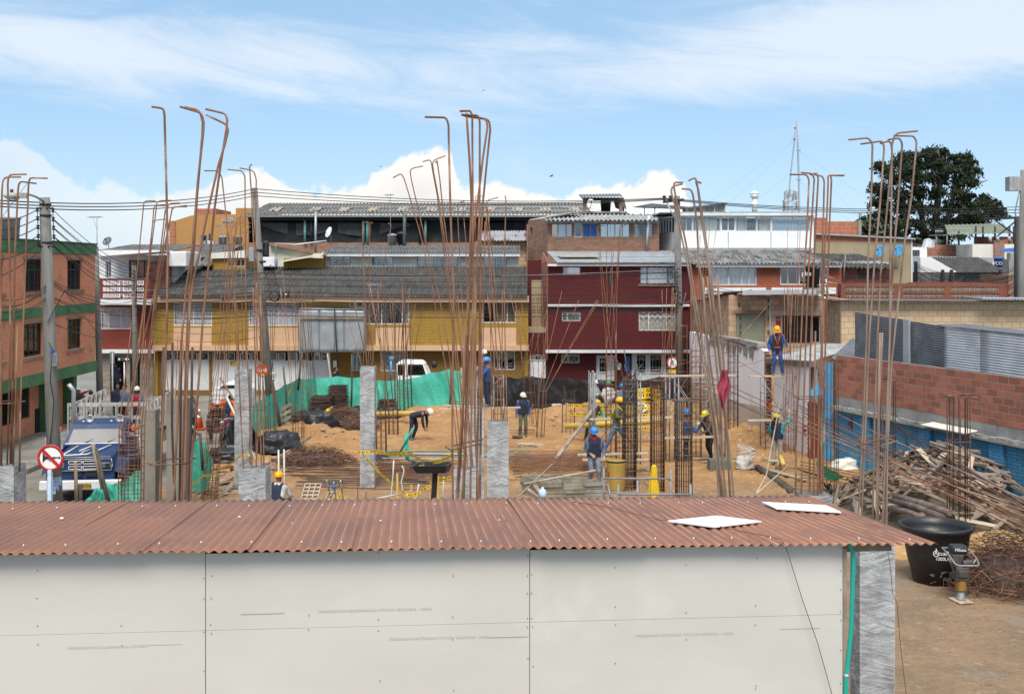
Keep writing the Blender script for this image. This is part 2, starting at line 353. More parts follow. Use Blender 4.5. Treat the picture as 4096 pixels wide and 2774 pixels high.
M['windscreen']=mk('windscreen_glass',(.085,.09,.095),.25,(.065,.07,.075),2,bump=0,spec=.35); M['glass']=mkglass('window_glass',(.95,.96,.96),.12); M['glass_dark']=mkglass('tinted_glass',(.3,.32,.33),.14); M['glass_pale']=mkglass('pale_glass',(.85,.88,.9),.3)
M['br_orange']=mkbrick('orange_brick',(.70,.27,.15),(.60,.225,.12),(.44,.26,.18),.30,.085,.008,.3)
M['br_yellow']=mkbrick('mustard_brick',(.39,.24,.045),(.335,.20,.037),(.17,.105,.03),.26,.078,.010,.4,.25)
M['br_maroon']=mkbrick('maroon_brick',(.115,.020,.021),(.092,.016,.018),(.06,.012,.013),.26,.075,.010,.4,.2)
M['br_redwall']=mkbrick('red_glazed_brick',(.22,.045,.03),(.19,.04,.028),(.12,.035,.025),.26,.075,.008,.3,.2)
M['br_house']=mkbrick('orange_house_brick',(.38,.115,.06),(.33,.095,.05),(.17,.06,.04),.30,.10,.008,.35,.25)
M['br_rough']=mkbrick('rough_common_brick',(.40,.19,.11),(.22,.09,.05),(.27,.21,.17),.25,.07,.014,.6,.5)
M['br_block']=mkbrick('clay_block',(.56,.38,.24),(.36,.20,.115),(.27,.245,.21),.36,.235,.016,.5,.45,(.16,.10,.07))
M['br_blockred']=mkbrick('red_clay_block',(.43,.155,.095),(.24,.085,.055),(.25,.21,.185),.30,.20,.017,.6,.55,(.10,.055,.045))
M['br_blockorange']=mkbrick('orange_clay_block',(.42,.15,.085),(.36,.12,.07),(.36,.27,.21),.55,.27,.018,.5,.3)
M['br_blue']=mkbrick('blue_painted_brick',(.085,.28,.45),(.07,.24,.40),(.045,.155,.28),.27,.095,.012,.5,.35,(.04,.10,.15))
M['ochre']=mk('ochre_paint',(.45,.235,.08),.85,(.40,.205,.07),.5,bump=.1,c3=(.36,.19,.075),s3=.4)
M['tan']=mk('tan_render',(.37,.30,.19),.9,(.31,.25,.16),.6,(1,1,.6),c3=(.25,.21,.15),s3=.5,bump=.2)
M['stone']=mkbrick('stone_cladding',(.36,.31,.25),(.20,.175,.145),(.14,.12,.1),.35,.06,.008,.6)
M['leaf']=mk('cypress_foliage',(.02,.029,.017),.9,(.032,.043,.024),1.2,bump=0,spec=.15)
M['leaf2']=mk('shrub_foliage',(.06,.08,.045),.85,(.09,.11,.06),2,bump=0)
M['marker']=mk('spray_paint',(.02,.07,.06),.6,bump=0)
# ==== THE SETTING
def gauss(x,y,cx,cy,sx,sy,h):return h*math.exp(-((x-cx)/sx)**2-((y-cy)/sy)**2)
def mpx(px,py,sx,sy,h):
 p=G(px,py); return(p.x,p.y,sx,sy,h)
MOUNDS=[mpx(2290,1660,1.6,1.0,.36),mpx(2200,1690,1.3,.9,.28),mpx(1740,1670,1.8,.9,.45),mpx(1600,1700,1.2,.7,.2),mpx(1160,1760,1.6,1.0,.36),mpx(1290,1755,1.8,.7,.24),mpx(1420,1770,1.4,.6,.18),mpx(1060,1800,1.1,1.3,.32),mpx(2960,1700,1.2,1.6,.4),mpx(2860,1640,2,1.2,.35),mpx(2700,1640,2,1.2,.3),mpx(2990,1760,.9,.8,.45),mpx(3650,1960,2.6,2.2,.25),mpx(2450,1650,1.6,1,.25),mpx(1750,1790,1.4,.5,.1)]
def gh(x,y):
 far=min(1,max(0,(y-33)/5)); z=.03
 z+=(.035+.09*far)*(noise.noise(V((x*.9,y*.9,0)))+1)*.5+(.02+.06*far)*noise.noise(V((x*2.7,y*2.7,3)))+(.012+.022*far)*noise.noise(V((x*6,y*6,9)))
 for m in MOUNDS:
  g=gauss(x,y,*m)
  if g>.004:z+=g*(1+.5*noise.noise(V((x*2.2,y*2.2,5)))+.25*noise.noise(V((x*5,y*5,7))))
 return max(z,.008)
def xl(y):return-10.9 if y<36 else-10.9+min(1,(y-36)/12)*1.0
# soil
m,t,b=_base('soil'); v=objv(t)
sx=nn(t,'ShaderNodeSeparateXYZ'); t.links.new(v,sx.inputs[0])
ofs=nn(t,'ShaderNodeMath'); ofs.operation='MULTIPLY_ADD'; t.links.new(noise_(t,v,.5,5),ofs.inputs[0]); ofs.inputs[1].default_value=10; t.links.new(sx.outputs[1],ofs.inputs[2])
big=noise_(t,v,.8,8,.65); fin=noise_(t,v,5,9,.72)
far_=mixn(t,ramp(t,big,.32,.68),(.46,.265,.12),(.35,.185,.082)); far_=mixn(t,ramp(t,fin,.5,.7),far_,(.53,.36,.205)); far_=mixn(t,ramp(t,noise_(t,v,2.2,8,.7),.58,.72),far_,(.25,.14,.075))
near=mixn(t,ramp(t,big,.35,.65),(.345,.23,.14),(.255,.18,.118)); near=mixn(t,ramp(t,fin,.52,.74),near,(.45,.335,.22))
near=mixn(t,ramp(t,noise_(t,objv(t,(1,.35,1),(0,0,.5)),1.1,7,.6),.55,.7),near,(.31,.26,.20))
near=mixn(t,ramp(t,noise_(t,objv(t,(2.2,5,1),(0,0,.25)),4.5,4,.75),.66,.74),near,(.56,.50,.42)); near=mixn(t,ramp(t,noise_(t,v,1.9,8,.72),.6,.72),near,(.19,.15,.125))
col=mixn(t,ramp(t,ofs.outputs[0],37.5,44),near,far_)
col=mixn(t,ramp(t,noise_(t,v,11,5,.75),.56,.68),col,(.17,.105,.06))
t.links.new(col,b.inputs['Base Color']); b.inputs['Roughness'].default_value=.95; b.inputs['Specular IOR Level'].default_value=.15
bump_(t,b,noise_(t,v,9,8,.7),1.0,.09); M['soil']=m
M['grey_ground']=mk('paved_ground',(.24,.235,.22),.95,(.18,.175,.165),.5,c3=(.3,.29,.27),s3=.8)
M['asphalt']=mk('worn_road_surface',(.245,.22,.185),.9,(.175,.158,.135),.7,c3=(.26,.235,.195),s3=1.6,bump=.4,bs=20)
M['pave']=mk('pavement_concrete',(.33,.305,.26),.92,(.23,.22,.195),.9,c3=(.17,.16,.14),s3=1.5,bump=.3)
g=MB().quad((-1500,-300,-.03),(1500,-300,-.03),(1500,2500,-.03),(-1500,2500,-.03)).build('ground',M['grey_ground']); tag(g,'grey built up ground under the whole neighbourhood','ground',kind='structure')
def soilfn(u,v):
 y=10+v*47.3; x0=xl(y); x=x0+u*(16.5-x0); z=gh(x,y)
 if u<.001 or v>.999:z=-.02
 return V((x,y,z))
g=MB().grid(soilfn,260,440).build('soil',M['soil']); tag(g,'orange and brown bare soil of the building site','soil',kind='structure')
rd=MB().quad((-45,8,-.022),(-9.4,8,-.022),(-9.4,60.6,-.022),(-45,60.6,-.022)).quad((-9.4,56.5,-.022),(25,56.5,-.022),(25,60.6,-.022),(-9.4,60.6,-.022)).build('road',M['asphalt'])
tag(rd,'worn grey road running past the site and the houses','road',kind='structure')
pv=MB().box(-19.6,15,-.03,-16.1,51.3,.13); pv.box(-16.1,15,-.03,-15.98,51.3,.15); o=pv.build('pavement',M['pave'],bevel=.02); tag(o,'grey concrete pavement beside the left brick building','pavement',kind='structure')
pv=MB().box(-45,60.4,-.03,25,62.6,.12); o=pv.build('pavement',M['pave'],bevel=.02); tag(o,'pavement in front of the row of painted houses','pavement',kind='structure')
# building kit
def wallg(mb,O,ud,n,Lu,z0,z1,holes=(),th=.22,mi=0,top=None):
# wall in the plane O + u*ud + z, n = outward normal; holes (u0,z0,u1,z1)
 O,ud,n=V(O),V(ud),V(n); zt=top or(lambda u:z1)
 us=sorted({0,Lu,*[min(max(h[0],0),Lu)for h in holes],*[min(max(h[2],0),Lu)for h in holes]})
 zs=sorted({z0,z1,*[h[1]for h in holes],*[h[3]for h in holes]})
 P=lambda u,z,d=0:O+ud*u+V((0,0,(z if z<z1-1e-6 else zt(u))-O.z))-n*d
 for i in range(len(us)-1):
  for j in range(len(zs)-1):
   a,b_,c_,d_=us[i],zs[j],us[i+1],zs[j+1]
   if any(a>=h[0]-1e-6 and c_<=h[2]+1e-6 and b_>=h[1]-1e-6 and d_<=h[3]+1e-6 for h in holes):continue
   mb.quad(P(a,b_),P(c_,b_),P(c_,d_),P(a,d_),mi); mb.quad(P(a,b_,th),P(a,d_,th),P(c_,d_,th),P(c_,b_,th),mi)
 for h in list(holes)+[(0,z0,Lu,z1)]:
  a,b_,c_,d_=h
  for p,q in(((a,b_),(c_,b_)),((c_,b_),(c_,d_)),((c_,d_),(a,d_)),((a,d_),(a,b_))):
   mb.quad(P(*p),P(*q),P(*q,th),P(*p,th),mi)
 return mb
def wallpx(mb,x0,y0,x1,y1,Y,holes=(),th=.22,mi=0,zb=None):
 X0,X1=wx(x0,Y),wx(x1,Y); z1=wz(y0,Y); z0=zb if zb is not None else wz(y1,Y)
 hs=[(wx(a,Y)-X0,max(wz(d_,Y),z0),wx(c_,Y)-X0,wz(b_,Y))for a,b_,c_,d_ in holes]
 return wallg(mb,(X0,Y,z0),(1,0,0),(0,-1,0),X1-X0,z0,z1,hs,th,mi)
def shell(mb,x0,x1,ytop,Y,depth,zb=0,mi=0,topz=None):
 X0,X1,z1=wx(x0,Y),wx(x1,Y),topz or wz(ytop,Y)
 mb.box(X0,Y+.22,zb,X0+.2,Y+depth,z1-.003,mi); mb.box(X1-.2,Y+.22,zb,X1,Y+depth,z1-.003,mi); mb.box(X0+.2,Y+depth-.2,zb,X1-.2,Y+depth,z1-.003,mi)
 mb.box(X0+.2,Y+.22,z1-.15,X1-.2,Y+depth-.2,z1-.004,mi)
 return mb
def window(par,x0,y0,x1,y1,Y,fm='white',vd=(),hd=(),cur=None,grille=None,rec=.1,fw=.055,glass='glass',cfill=(0,1),gap=None,sill=None,gm=None,opaque=None):
 X0,X1,z0,z1=wx(x0,Y),wx(x1,Y),wz(y1,Y),wz(y0,Y); y=Y+rec; fr=MB()
 for a,b_ in((X0,X0+fw),(X1-fw,X1)):fr.box(a,y-.03,z0,b_,y+.03,z1)
 for a,b_ in((z0,z0+fw),(z1-fw,z1)):fr.box(X0+fw,y-.03,a,X1-fw,y+.03,b_)
 for q in vd:c_=X0+(X1-X0)*q; fr.box(c_-fw*.45,y-.028,z0+fw,c_+fw*.45,y+.028,z1-fw)
 for q in hd:c_=z1-(z1-z0)*q; fr.box(X0+fw,y-.025,c_-fw*.35,X1-fw,y+.025,c_+fw*.35)
 w_=fr.build('window',M[fm],par)
 gl=MB().box(X0+fw*.5,y-.004,z0+fw*.5,X1-fw*.5,y+.004,z1-fw*.5)
 gl.build('pane',M[opaque or glass],w_)
 if cur:
  cm=MB(); a,b_=X0+(X1-X0)*cfill[0],X0+(X1-X0)*cfill[1]; ph=rnd(0,6); kk=max(6,int((b_-a)*5))
  if gap is None:cm.grid(lambda u,v:V((a+(b_-a)*u,y+.13+.03*sin(u*kk*6.28+ph),z0+(z1-z0)*v)),kk*6,2)
  else:
   for s_ in(0,1):
    cm.grid(lambda u,v,s_=s_:V(((a+(b_-a)*.5*u*(1-gap*sin(min(1,(1-v)*1.3)*1.5))if s_==0 else b_-(b_-a)*.5*u*(1-gap*sin(min(1,(1-v)*1.3)*1.5))),y+.13+.03*sin(u*kk*3+ph),z0+(z1-z0)*v)),kk*4,8)
  cm.build('curtain',M[cur],w_)
 if grille:
  gb=MB(); yy=Y+.02; r_=.0065
  if grille=='diamond':
   st=.30; n_=int((X1-X0+z1-z0)/st)+1
   for i in range(n_):
    for sg in(1,-1):
     c0=X0-(z1-z0)+i*st*1.0 if sg==1 else X0+i*st
     a=[c0,z0]; b_=[c0+sg*(z1-z0),z1]
     lo,hi=(a,b_)if a[0]<b_[0]else(b_,a)
     t0=max(0,(X0-lo[0])/(hi[0]-lo[0])); t1=min(1,(X1-lo[0])/(hi[0]-lo[0]))
     if t1-t0<.05:continue
     gb.tube([(lo[0]+(hi[0]-lo[0])*t0,yy,lo[1]+(hi[1]-lo[1])*t0),(lo[0]+(hi[0]-lo[0])*t1,yy,lo[1]+(hi[1]-lo[1])*t1)],r_,4)
  elif grille=='bars':
   k=max(3,int((X1-X0)/.16))
   for i in range(1,k):gb.tube([(X0+(X1-X0)*i/k,yy,z0),(X0+(X1-X0)*i/k,yy,z1)],r_,4)
   for q in(.3,.7):gb.tube([(X0,yy,z0+(z1-z0)*q),(X1,yy,z0+(z1-z0)*q)],r_,4)
  elif grille=='bricks':
   for q in range(1,5):gb.tube([(X0,yy,z0+(z1-z0)*q/5),(X1,yy,z0+(z1-z0)*q/5)],r_,4)
   k=max(3,int((X1-X0)/.22))
   for q in range(5):
    for i in range(k):xx=X0+(X1-X0)*(i+.5*(q%2))/k; gb.tube([(xx,yy,z0+(z1-z0)*q/5),(xx,yy,z0+(z1-z0)*(q+1)/5)],r_,4)
  elif grille=='ornate':
   k=max(1,round((X1-X0)/.5))
   for i in range(k):
    a,b_=X0+(X1-X0)*i/k,X0+(X1-X0)*(i+1)/k; n_=max(1,round((z1-z0)/.5))
    for j in range(n_):
     c_,d_=z0+(z1-z0)*j/n_,z0+(z1-z0)*(j+1)/n_; mx_,mz_=(a+b_)/2,(c_+d_)/2
     gb.tube([(a,yy,c_),(b_,yy,d_)],r_,4); gb.tube([(a,yy,d_),(b_,yy,c_)],r_,4); gb.tube([(a,yy,c_),(a,yy,d_)],r_,4)
     gb.tube([(mx_+(b_-a)*.25*cos(q),yy-.004,mz_+(d_-c_)*.25*sin(q))for q in[i_*pi/4 for i_ in range(9)]],r_*.8,4)
  gb.build('grille',M[gm or fm],w_)
 if sill:MB().box(X0-.08,Y-.06,z0-.09,X1+.08,Y+.06,z0-.004).build('sill',M[sill],w_)
 return w_
def pxbox(mb,x0,y0,x1,y1,Y,d=.1,mi=0):return mb.box(wx(x0,Y),Y,wz(y1,Y),wx(x1,Y),Y+d,wz(y0,Y),mi)
def pxtube(mb,pts,Y,r,n=6,mi=0):return mb.tube([W(a,b_,Y)for a,b_ in pts],r,n,mi)
def door_panel(par,x0,y0,x1,Y,m_='white',rec=.1,ribs=6,name='door',zb=.14):
 X0,X1,z1=wx(x0,Y),wx(x1,Y),wz(y0,Y); mb=MB(); mb.box(X0,Y+rec,zb,X1,Y+rec+.05,z1)
 for i in range(ribs+1):q=X0+(X1-X0)*i/ribs; mb.box(q-.012,Y+rec-.015,zb+.04,q+.012,Y+rec-.002,z1-.04)
 return mb.build(name,M[m_],par)
FY=62.0
# left brick building (its face runs along the street)
LX=-18.25
bl_=thing('brick_apartment_building','three storey orange brick block with green painted bands at the left street corner','building',(LX,45,0))
mb=MB(); wins=[(36.6,38.4),(40.7,42.6),(44.4,46.2),(48.75,50.4)]; zr=[(5.87,7.12),(3.42,4.67)]
hs=[(a-24,z0,b_-24,z1)for a,b_ in wins for z0,z1 in zr]
wallg(mb,(LX,24,2.31),(0,1,0),(1,0,0),28,2.31,7.35,hs,.25)
mb.box(LX-9,51.8,2.31,LX-.25,52,7.35); mb.box(LX-9,24,7.1,LX-.25,51.8,7.3); mb.box(LX-9,24,2.31,LX-.25,51.8,2.5)
mb.box(LX-9.2,24,0,LX-9,52,7.35)
mb.build('wall',M['br_orange'],bl_)
gx_=LX-1.0; mb=MB(); gw=[(41.0,42.6,.75,2.05),(44.6,46.15,.8,2.05),(46.6,47.4,.85,2.05)]
wallg(mb,(gx_,24,0),(0,1,0),(1,0,0),27.5,0,2.31,[(a-24,z0,b_-24,z1)for a,b_,z0,z1 in gw],.25); mb.box(gx_-6,51.3,0,gx_-.25,51.5,2.31)
mb.build('ground_floor_wall',M['br_orange'],bl_)
mb=MB(); mb.box(LX-9.2,23.9,7.36,LX+.05,52.05,7.82); mb.box(LX-.2,23.9,4.87,LX+.035,52.03,5.27); mb.box(LX-1.2,23.9,2.29,LX+.06,52.06,2.74)
mb.build('painted_band',M['green'],bl_)
mb=MB(); mb.box(LX-9.2,23.8,7.83,LX+.1,52.1,7.87); mb.build('roof',M['fib'],bl_)
for y in(39.6,43.4,48.3,50.9):MB().box(gx_,y,.13,LX-.55,y+.4,2.28).build('green_pillar',M['green'],bl_)
for a,b_ in wins+[]:
 for z0,z1 in zr:
  x=LX-.12; fr=MB()
  for q in(a,b_-.06,a+(b_-a)*.36,a+(b_-a)*.66):fr.box(x-.03,q,z0,x+.03,q+.06,z1)
  for q in(z0,z1-.06):fr.box(x-.028,a+.06,q,x+.028,b_-.06,q+.06)
  fr.box(x-.025,a+.06,z1-.42,x+.025,b_-.06,z1-.37)
  w_=fr.build('window',M['iron'],bl_); MB().box(x-.005,a+.03,z0+.03,x+.005,b_-.03,z1-.03).build('pane',M['glass'],w_)
  cm=MB(); c0,c1=(a+.1,a+(b_-a)*rnd(.35,.65)); cm.grid(lambda u,v:V((x-.15+.03*sin(u*26),c0+(c1-c0)*u*(1-.25*(1-v)),z0+(z1-z0)*v)),26,3)
  if a>48:cm.grid(lambda u,v:V((x-.15+.03*sin(u*26),b_-.1-(b_-a)*.4*u,z0+(z1-z0)*v)),26,3)
  cm.build('curtain',M['cloth_gold' if(a>48 and z0<4)else 'cloth_grey'],w_)
  s_=MB(); s_.box(LX-.02,a-.1,z0-.14,LX+.07,b_+.1,z0-.004); s_.box(LX-.02,a-.1,z1+.004,LX+.03,b_+.1,z1+.12); s_.build('sill',M['br_rough'],w_)
for a,b_,z0,z1 in gw:
 fr=MB(); x=gx_-.06
 for i in range(9):q=a+(b_-a-.03)*i/8; fr.box(x-.015,q,z0,x+.015,q+.03,z1)
 for q in(z0,z1-.05):fr.box(x-.02,a,q,x+.02,b_,q+.05)
 w_=fr.build('window',M['iron'],bl_); MB().box(x-.08,a,z0,x-.06,b_,z1).build('pane',M['glass_dark'],w_)
fr=MB(); fr.box(gx_+.01,47.9,.13,gx_+.05,48.28,1.1); fr.box(gx_+.01,43.05,.6,gx_+.12,43.35,1.3); fr.build('meter_box',M['iron'],bl_)
fr=MB(); fr.box(gx_+.01,36,.13,gx_+.05,39.4,2.25); fr.box(gx_+.01,42.7,.13,gx_+.03,43,2.2); fr.build('shutter',M['green'],bl_)
# tank and box on its roof
tk=thing('roof_tank','pale concrete water tank on the roof of the left brick building','water tank',(-21.0,49,7.87))
MB().lathe((-21.0,49,7.87),[(.62,0),(.66,.9),(.70,.92),(.70,1.0)],20).build('tank_body',M['conc'],tk); MB().box(-21.95,48.8,7.87,-21.75,49.2,8.8).build('vent_block',M['conc'],tk)
an=MB(); an.tube([(-21.2,50,7.87),(-21.2,50,9.3)],.012,4); an.tube([(-21.5,50,8.9),(-20.3,50,10.5)],.01,4); tag(an.build('tv_antenna',M['iron']),'thin slanted television antenna beside the pale roof tank','antenna')
# white balcony house
wb=thing('balcony_house','white and red corner house with pierced white balcony blocks and stone clad shop','house',(wx(498,FY),FY,0))
mb=MB(); wallpx(mb,385,1185,612,1398,FY,[(400,1230,522,1316)]); shell(mb,385,612,1185,FY,7,zb=2.5); mb.build('wall',M['br_redwall'],wb)
mb=MB(); wallpx(mb,385,1412,612,1580,FY+.15,[(440,1425,505,1580),(520,1430,560,1580)],zb=0); mb.build('shop_front',M['stone'],wb)
mb=MB(); pxbox(mb,383,1398,614,1412,FY-.25,.6); pxbox(mb,392,1196,604,1218,FY-1.0,1.2); mb.build('ledge',M['white'],wb)
mb=MB(); X0,X1=wx(440,FY),wx(560,FY); mb.box(X0-.5,FY+1.4,0,X1+.5,FY+1.5,2.4); mb.build('shop_interior',M['darkin'],wb)
window(wb,400,1230,522,1316,FY,vd=(.28,.68),hd=(),cur='cloth_white',grille='bars')
mb=MB(); bY=FY-1.0
for a,b_ in((1113,1120),(1140,1146),(1165,1172),(1190,1196)):pxbox(mb,394,a,600,b_,bY,.14)
pxbox(mb,394,1120,411,1190,bY+.002,.136); pxbox(mb,575,1120,600,1190,bY+.002,.136); mb.build('balcony_wall',M['br_redwall'],wb)
mb=MB()
for a,b_ in((1120,1140),(1146,1165),(1172,1190)):
 k=12
 for i in range(k):
  if i==5:continue
  x0,x1=411+164*i/k,411+164*(i+1)/k; q0,q1=W(x0,b_,bY+.03),W(x1,a,bY+.03); c_=(q0+q1)/2
  mb.beam((q0.x+.01,bY+.06,q0.z),(q0.x+.01,bY+.06,q1.z),.05,.08,up=(0,1,0)); mb.beam((q1.x-.01,bY+.06,q0.z),(q1.x-.01,bY+.06,q1.z),.05,.08,up=(0,1,0))
  for j in range(4):
   e=pi/4+j*pi/2; mb.beam((c_.x+cos(e)*.05,bY+.05,c_.z+sin(e)*.05),(c_.x+cos(e)*.14,bY+.05,c_.z+sin(e)*.14),.05,.05,up=(0,1,0))
  mb.box(q0.x,bY+.03,q0.z-.002,q1.x,bY+.09,q0.z+.04); mb.box(q0.x,bY+.03,q1.z-.04,q1.x,bY+.09,q1.z+.002)
 mb.build('pierced_blocks',M['white_clean'],wb); mb=MB()
mb=MB(); wallpx(mb,385,1020,700,1185,FY+2.0,[(422,1045,445,1110),(515,1040,590,1110)]); shell(mb,385,700,1020,FY+2,4,zb=wz(1185,FY)); mb.build('upper_wall',M['white'],wb)
window(wb,422,1045,445,1110,FY+2,'alu',(.5,),glass='glass'); window(wb,515,1040,590,1110,FY+2,'iron',(.4,.8),cur='cloth_lace')
mb=MB(); mb.prism([W(386,1000,FY-.8),W(640,1000,FY-.8),W(640,1006,FY-.8),W(395,1025,FY-.8),W(386,1008,FY-.8)],(0,3.2,0)); mb.build('canopy',M['white_clean'],wb)
mb=MB(); A,B=W(385,1004,FY+1.5),W(702,1004,FY+1.5); mb.corr(A,B-A,V((0,6,.46)),.177,.028,2,seg=6); mb.build('roof',M['fib'],wb)
mb=MB(); pxbox(mb,590,1045,672,1190,FY+1.2,.7); mb.build('side_wall',M['br_blockred'],wb)
mb=MB(); pxbox(mb,672,1005,745,1066,FY+1.0,3); tag(mb.build('stair_hut',M['white'],bevel=.06),'small white rooftop hut at the left end of the mustard house roof','hut')
# satellite dish, antennas on that roof
def dish(px,py,Y,r,label,m_='tube',tilt=(.5,-.75,.45),base=None,logo=None):
 c_=W(px,py,Y); t_=thing('satellite_dish',label,'dish',c_); ax=V(tilt).normalized()
 MB().lathe(c_,[(.02,0),(r*.5,.05*r),(r*.8,.13*r),(r,.22*r),(r*.99,.25*r),(r*.78,.17*r),(r*.4,.06*r),(.01,.03*r)],26,axis=ax).build('reflector',M[m_],t_)
 q=c_+ax*r*.9+V((0,0,-.1*r)); dn=c_-V((0,0,r))*.9+ax*.2*r; mb=MB(); mb.tube([dn,c_+ax*r*.55-V((0,0,r*.5)),q],.015,5); mb.box(q.x-.04,q.y-.04,q.z-.04,q.x+.04,q.y+.04,q.z+.06); mb.build('feed_arm',M['iron'],t_)
 bs=base if base is not None else r*1.5; MB().tube([c_,c_-ax*.1-V((0,0,r*.6)),c_-ax*.1-V((0,0,bs))],.022,6).build('mast',M['tube'],t_)
 return t_
dish(431,966,66,.28,'dark grey satellite dish on the grey roof behind the white balcony house','zinc_dark',(-.25,-.75,.5))
def yagi(px,py0,py1,Y,label,arm=28,k=5):
 mb=MB(); pxtube(mb,[(px,py1),(px,py0)],Y,.018,5); pxtube(mb,[(px-arm,py0+4),(px+arm*.5,py0+1)],Y,.012,4)
 for i in range(k):
  q=W(px-arm+arm*1.5*i/(k-1),py0+3,Y); mb.tube([q-V((0,.5,0)),q+V((0,.5,0))],.008,4); mb.tube([q-V((.12,0,.05)),q+V((.12,0,.02))],.008,4)
 pxtube(mb,[(px,py0+50),(px-arm*.6,py0+5)],Y,.01,4)
 return tag(mb.build('tv_antenna',M['tube']),label,'antenna')
yagi(388,865,990,66,'television antenna on a tall mast above the white balcony house')
# mustard row house
yh=thing('mustard_house','long two storey mustard brick house with peach bands and white garage doors','house',(wx(1360,FY),FY,0))
gd=[(645,742),(745,836),(849,1018),(1022,1185),(1188,1322)]
uh=[(693,1209,848,1303),(993,1209,1195,1303),(1397,1207,1452,1228),(1458,1207,1637,1297),(1929,1206,2064,1291)]
mb=MB(); wallpx(mb,612,1207,2113,1380,FY,uh,zb=2.5); shell(mb,612,2113,1186,FY,6.5,zb=0)
mb.build('wall',M['br_yellow'],yh)
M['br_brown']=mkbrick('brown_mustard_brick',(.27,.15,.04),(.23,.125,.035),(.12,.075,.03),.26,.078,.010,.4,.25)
lw=[(645,1404,836,1560),(849,1404,1322,1560),(1409,1408,1445,1483),(1522,1403,1632,1484),(1976,1399,2060,1479)]
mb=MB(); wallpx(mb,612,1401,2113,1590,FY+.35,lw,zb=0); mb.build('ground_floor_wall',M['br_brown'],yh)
mb=MB(); pxbox(mb,610,1184,2116,1208,FY-.35,.34); pxbox(mb,610,1381,2115,1402,FY-.3,.62)
for a,b_ in((694,847),(994,1194),(1503,1637),(1929,2065)):pxbox(mb,a,1311,b_,1380,FY-.06,.055)
mb.build('peach_band',M['peach'],yh)
for q in(1254,1275):pass
mb=MB();
for x in(893,1254,1820):q=W(x,1196,FY-.35); mb.tube([q-V((0,.12,0)),q+V((0,.1,0))],.04,8)
mb.build('gutter_outlet',M['iron'],yh)
window(yh,*uh[0],FY,vd=(.25,.52,.77),cur='cloth_white',grille='bars',gm='white'); window(yh,*uh[1],FY,vd=(.27,.6),cur='cloth_white',grille='diamond',gm='white')
window(yh,*uh[2],FY,vd=(.5,),grille='ornate',glass='glass_dark'); window(yh,*uh[3],FY,vd=(.38,.84),cur='cloth_pink',gap=.75,grille='diamond',gm='iron'); window(yh,*uh[4],FY,vd=(.36,.74),cur='cloth_gold',grille='diamond',cfill=(.38,1),gm='iron')
mb=MB(); A,B=W(634,1187,FY-.5),W(2110,1187,FY-.5); zr_=wz(1068,FY+5); mb.corr(A,B-A,V((0,5.5,zr_-A.z)),.177,.035,3,.03,8)
mb.build('roof',M['fib_dark'],yh)
mb=MB(); mb.prism([W(620,1189,FY-.3),(wx(676,FY+5),FY+5,zr_),(wx(690,FY+5),FY+5,zr_-.25),W(640,1192,FY-.3)],(0,.02,-.05)); mb.build('verge',M['zinc_dark'],yh)
for a,b_ in gd[:2]:door_panel(yh,a+2,1442,b_-2,FY+.35,ribs=8,name='garage_door')
for a,b_ in gd[2:]:door_panel(yh,a+2,1442,b_-2,FY+.35,ribs=12,name='garage_door')
for a,b_ in((648,689),(693,740),(748,786),(790,832),(857,900),(904,938),(960,1000),(1004,1030),(1079,1107),(1111,1140),(1153,1190),(1196,1232),(1256,1280),(1284,1310)):
 window(yh,a,1409,b_,1441,FY+.35,grille='ornate',glass='glass_dark',fw=.04,gm='white')
for a,b_ in((645,647),(741,746),(834,836),(849,853),(1018,1022),(1184,1189),(1310,1322)):mb=MB(); pxbox(mb,a,1404,b_,1585,FY+.4,.1); mb.build('door_frame',M['white'],yh)
window(yh,*lw[2],FY+.35,vd=(.5,),hd=(.25,),grille='diamond',cur='cloth_grey',gm='white'); window(yh,*lw[3],FY+.35,vd=(.4,.7),hd=(.25,),cur='cloth_pink',grille='diamond',gm='white'); window(yh,*lw[4],FY+.35,vd=(.25,.62),hd=(),grille='ornate',glass='glass_dark')
mb=MB(); pxbox(mb,1333,1441,1349,1471,FY+.3,.04); mb.build('meter_grille',M['white_clean'],yh)
sg=thing('parking_sign','small yellow parking sign on the white garage door','sign',W(925,1454,FY+.42)); MB().box(wx(915,FY),FY+.425,wz(1466,FY),wx(935,FY),FY+.435,wz(1444,FY)).build('plate',M['yellow'],sg)
# galvanised sheet hoarding wrapped round part of the upper floor
hb=thing('sheet_hoarding','grey galvanised sheet enclosure with a plank hung on the mustard house','hoarding',(wx(1328,FY-1),FY-1,wz(1410,FY-1)))
Y_=FY-1.0; mb=MB()
ed=[1199,1276,1338,1342,1375,1458]
for a,b_ in((1199,1276),(1277,1338),(1339,1375),(1376,1458)):
 mb.grid(lambda u,v,a=a,b_=b_:W(a+(b_-a)*u,1408-(1408-1237)*v,Y_)+V((0,.03*noise.noise(V((u*2+a,v*3,1))),0)),8,10)
mb.box(wx(1199,Y_)-.02,Y_+.05,wz(1408,Y_),wx(1199,Y_)+.02,FY-.1,wz(1237,Y_)); mb.box(wx(1458,Y_)-.02,Y_+.05,wz(1408,Y_),wx(1458,Y_)+.02,FY-.1,wz(1237,Y_))
mb.build('sheet_panel',M['galv'],hb,solid=.01); mb=MB(); pxbox(mb,1202,1268,1456,1275,Y_-.12,.08); mb.build('plank',M['timber'],hb)
mb=MB(); pxbox(mb,1197,1236,1201,1412,Y_-.1,.1); pxbox(mb,1199,1233,1458,1237,Y_-.05,1.0); mb.build('frame',M['zinc'],hb)
mb=MB(); pxtube(mb,[(1338,1234),(1352,1500)],Y_-.2,.035); tag(mb.build('prop_pole',M['iron']),'dark pole standing in front of the galvanised sheet hoarding','pole')
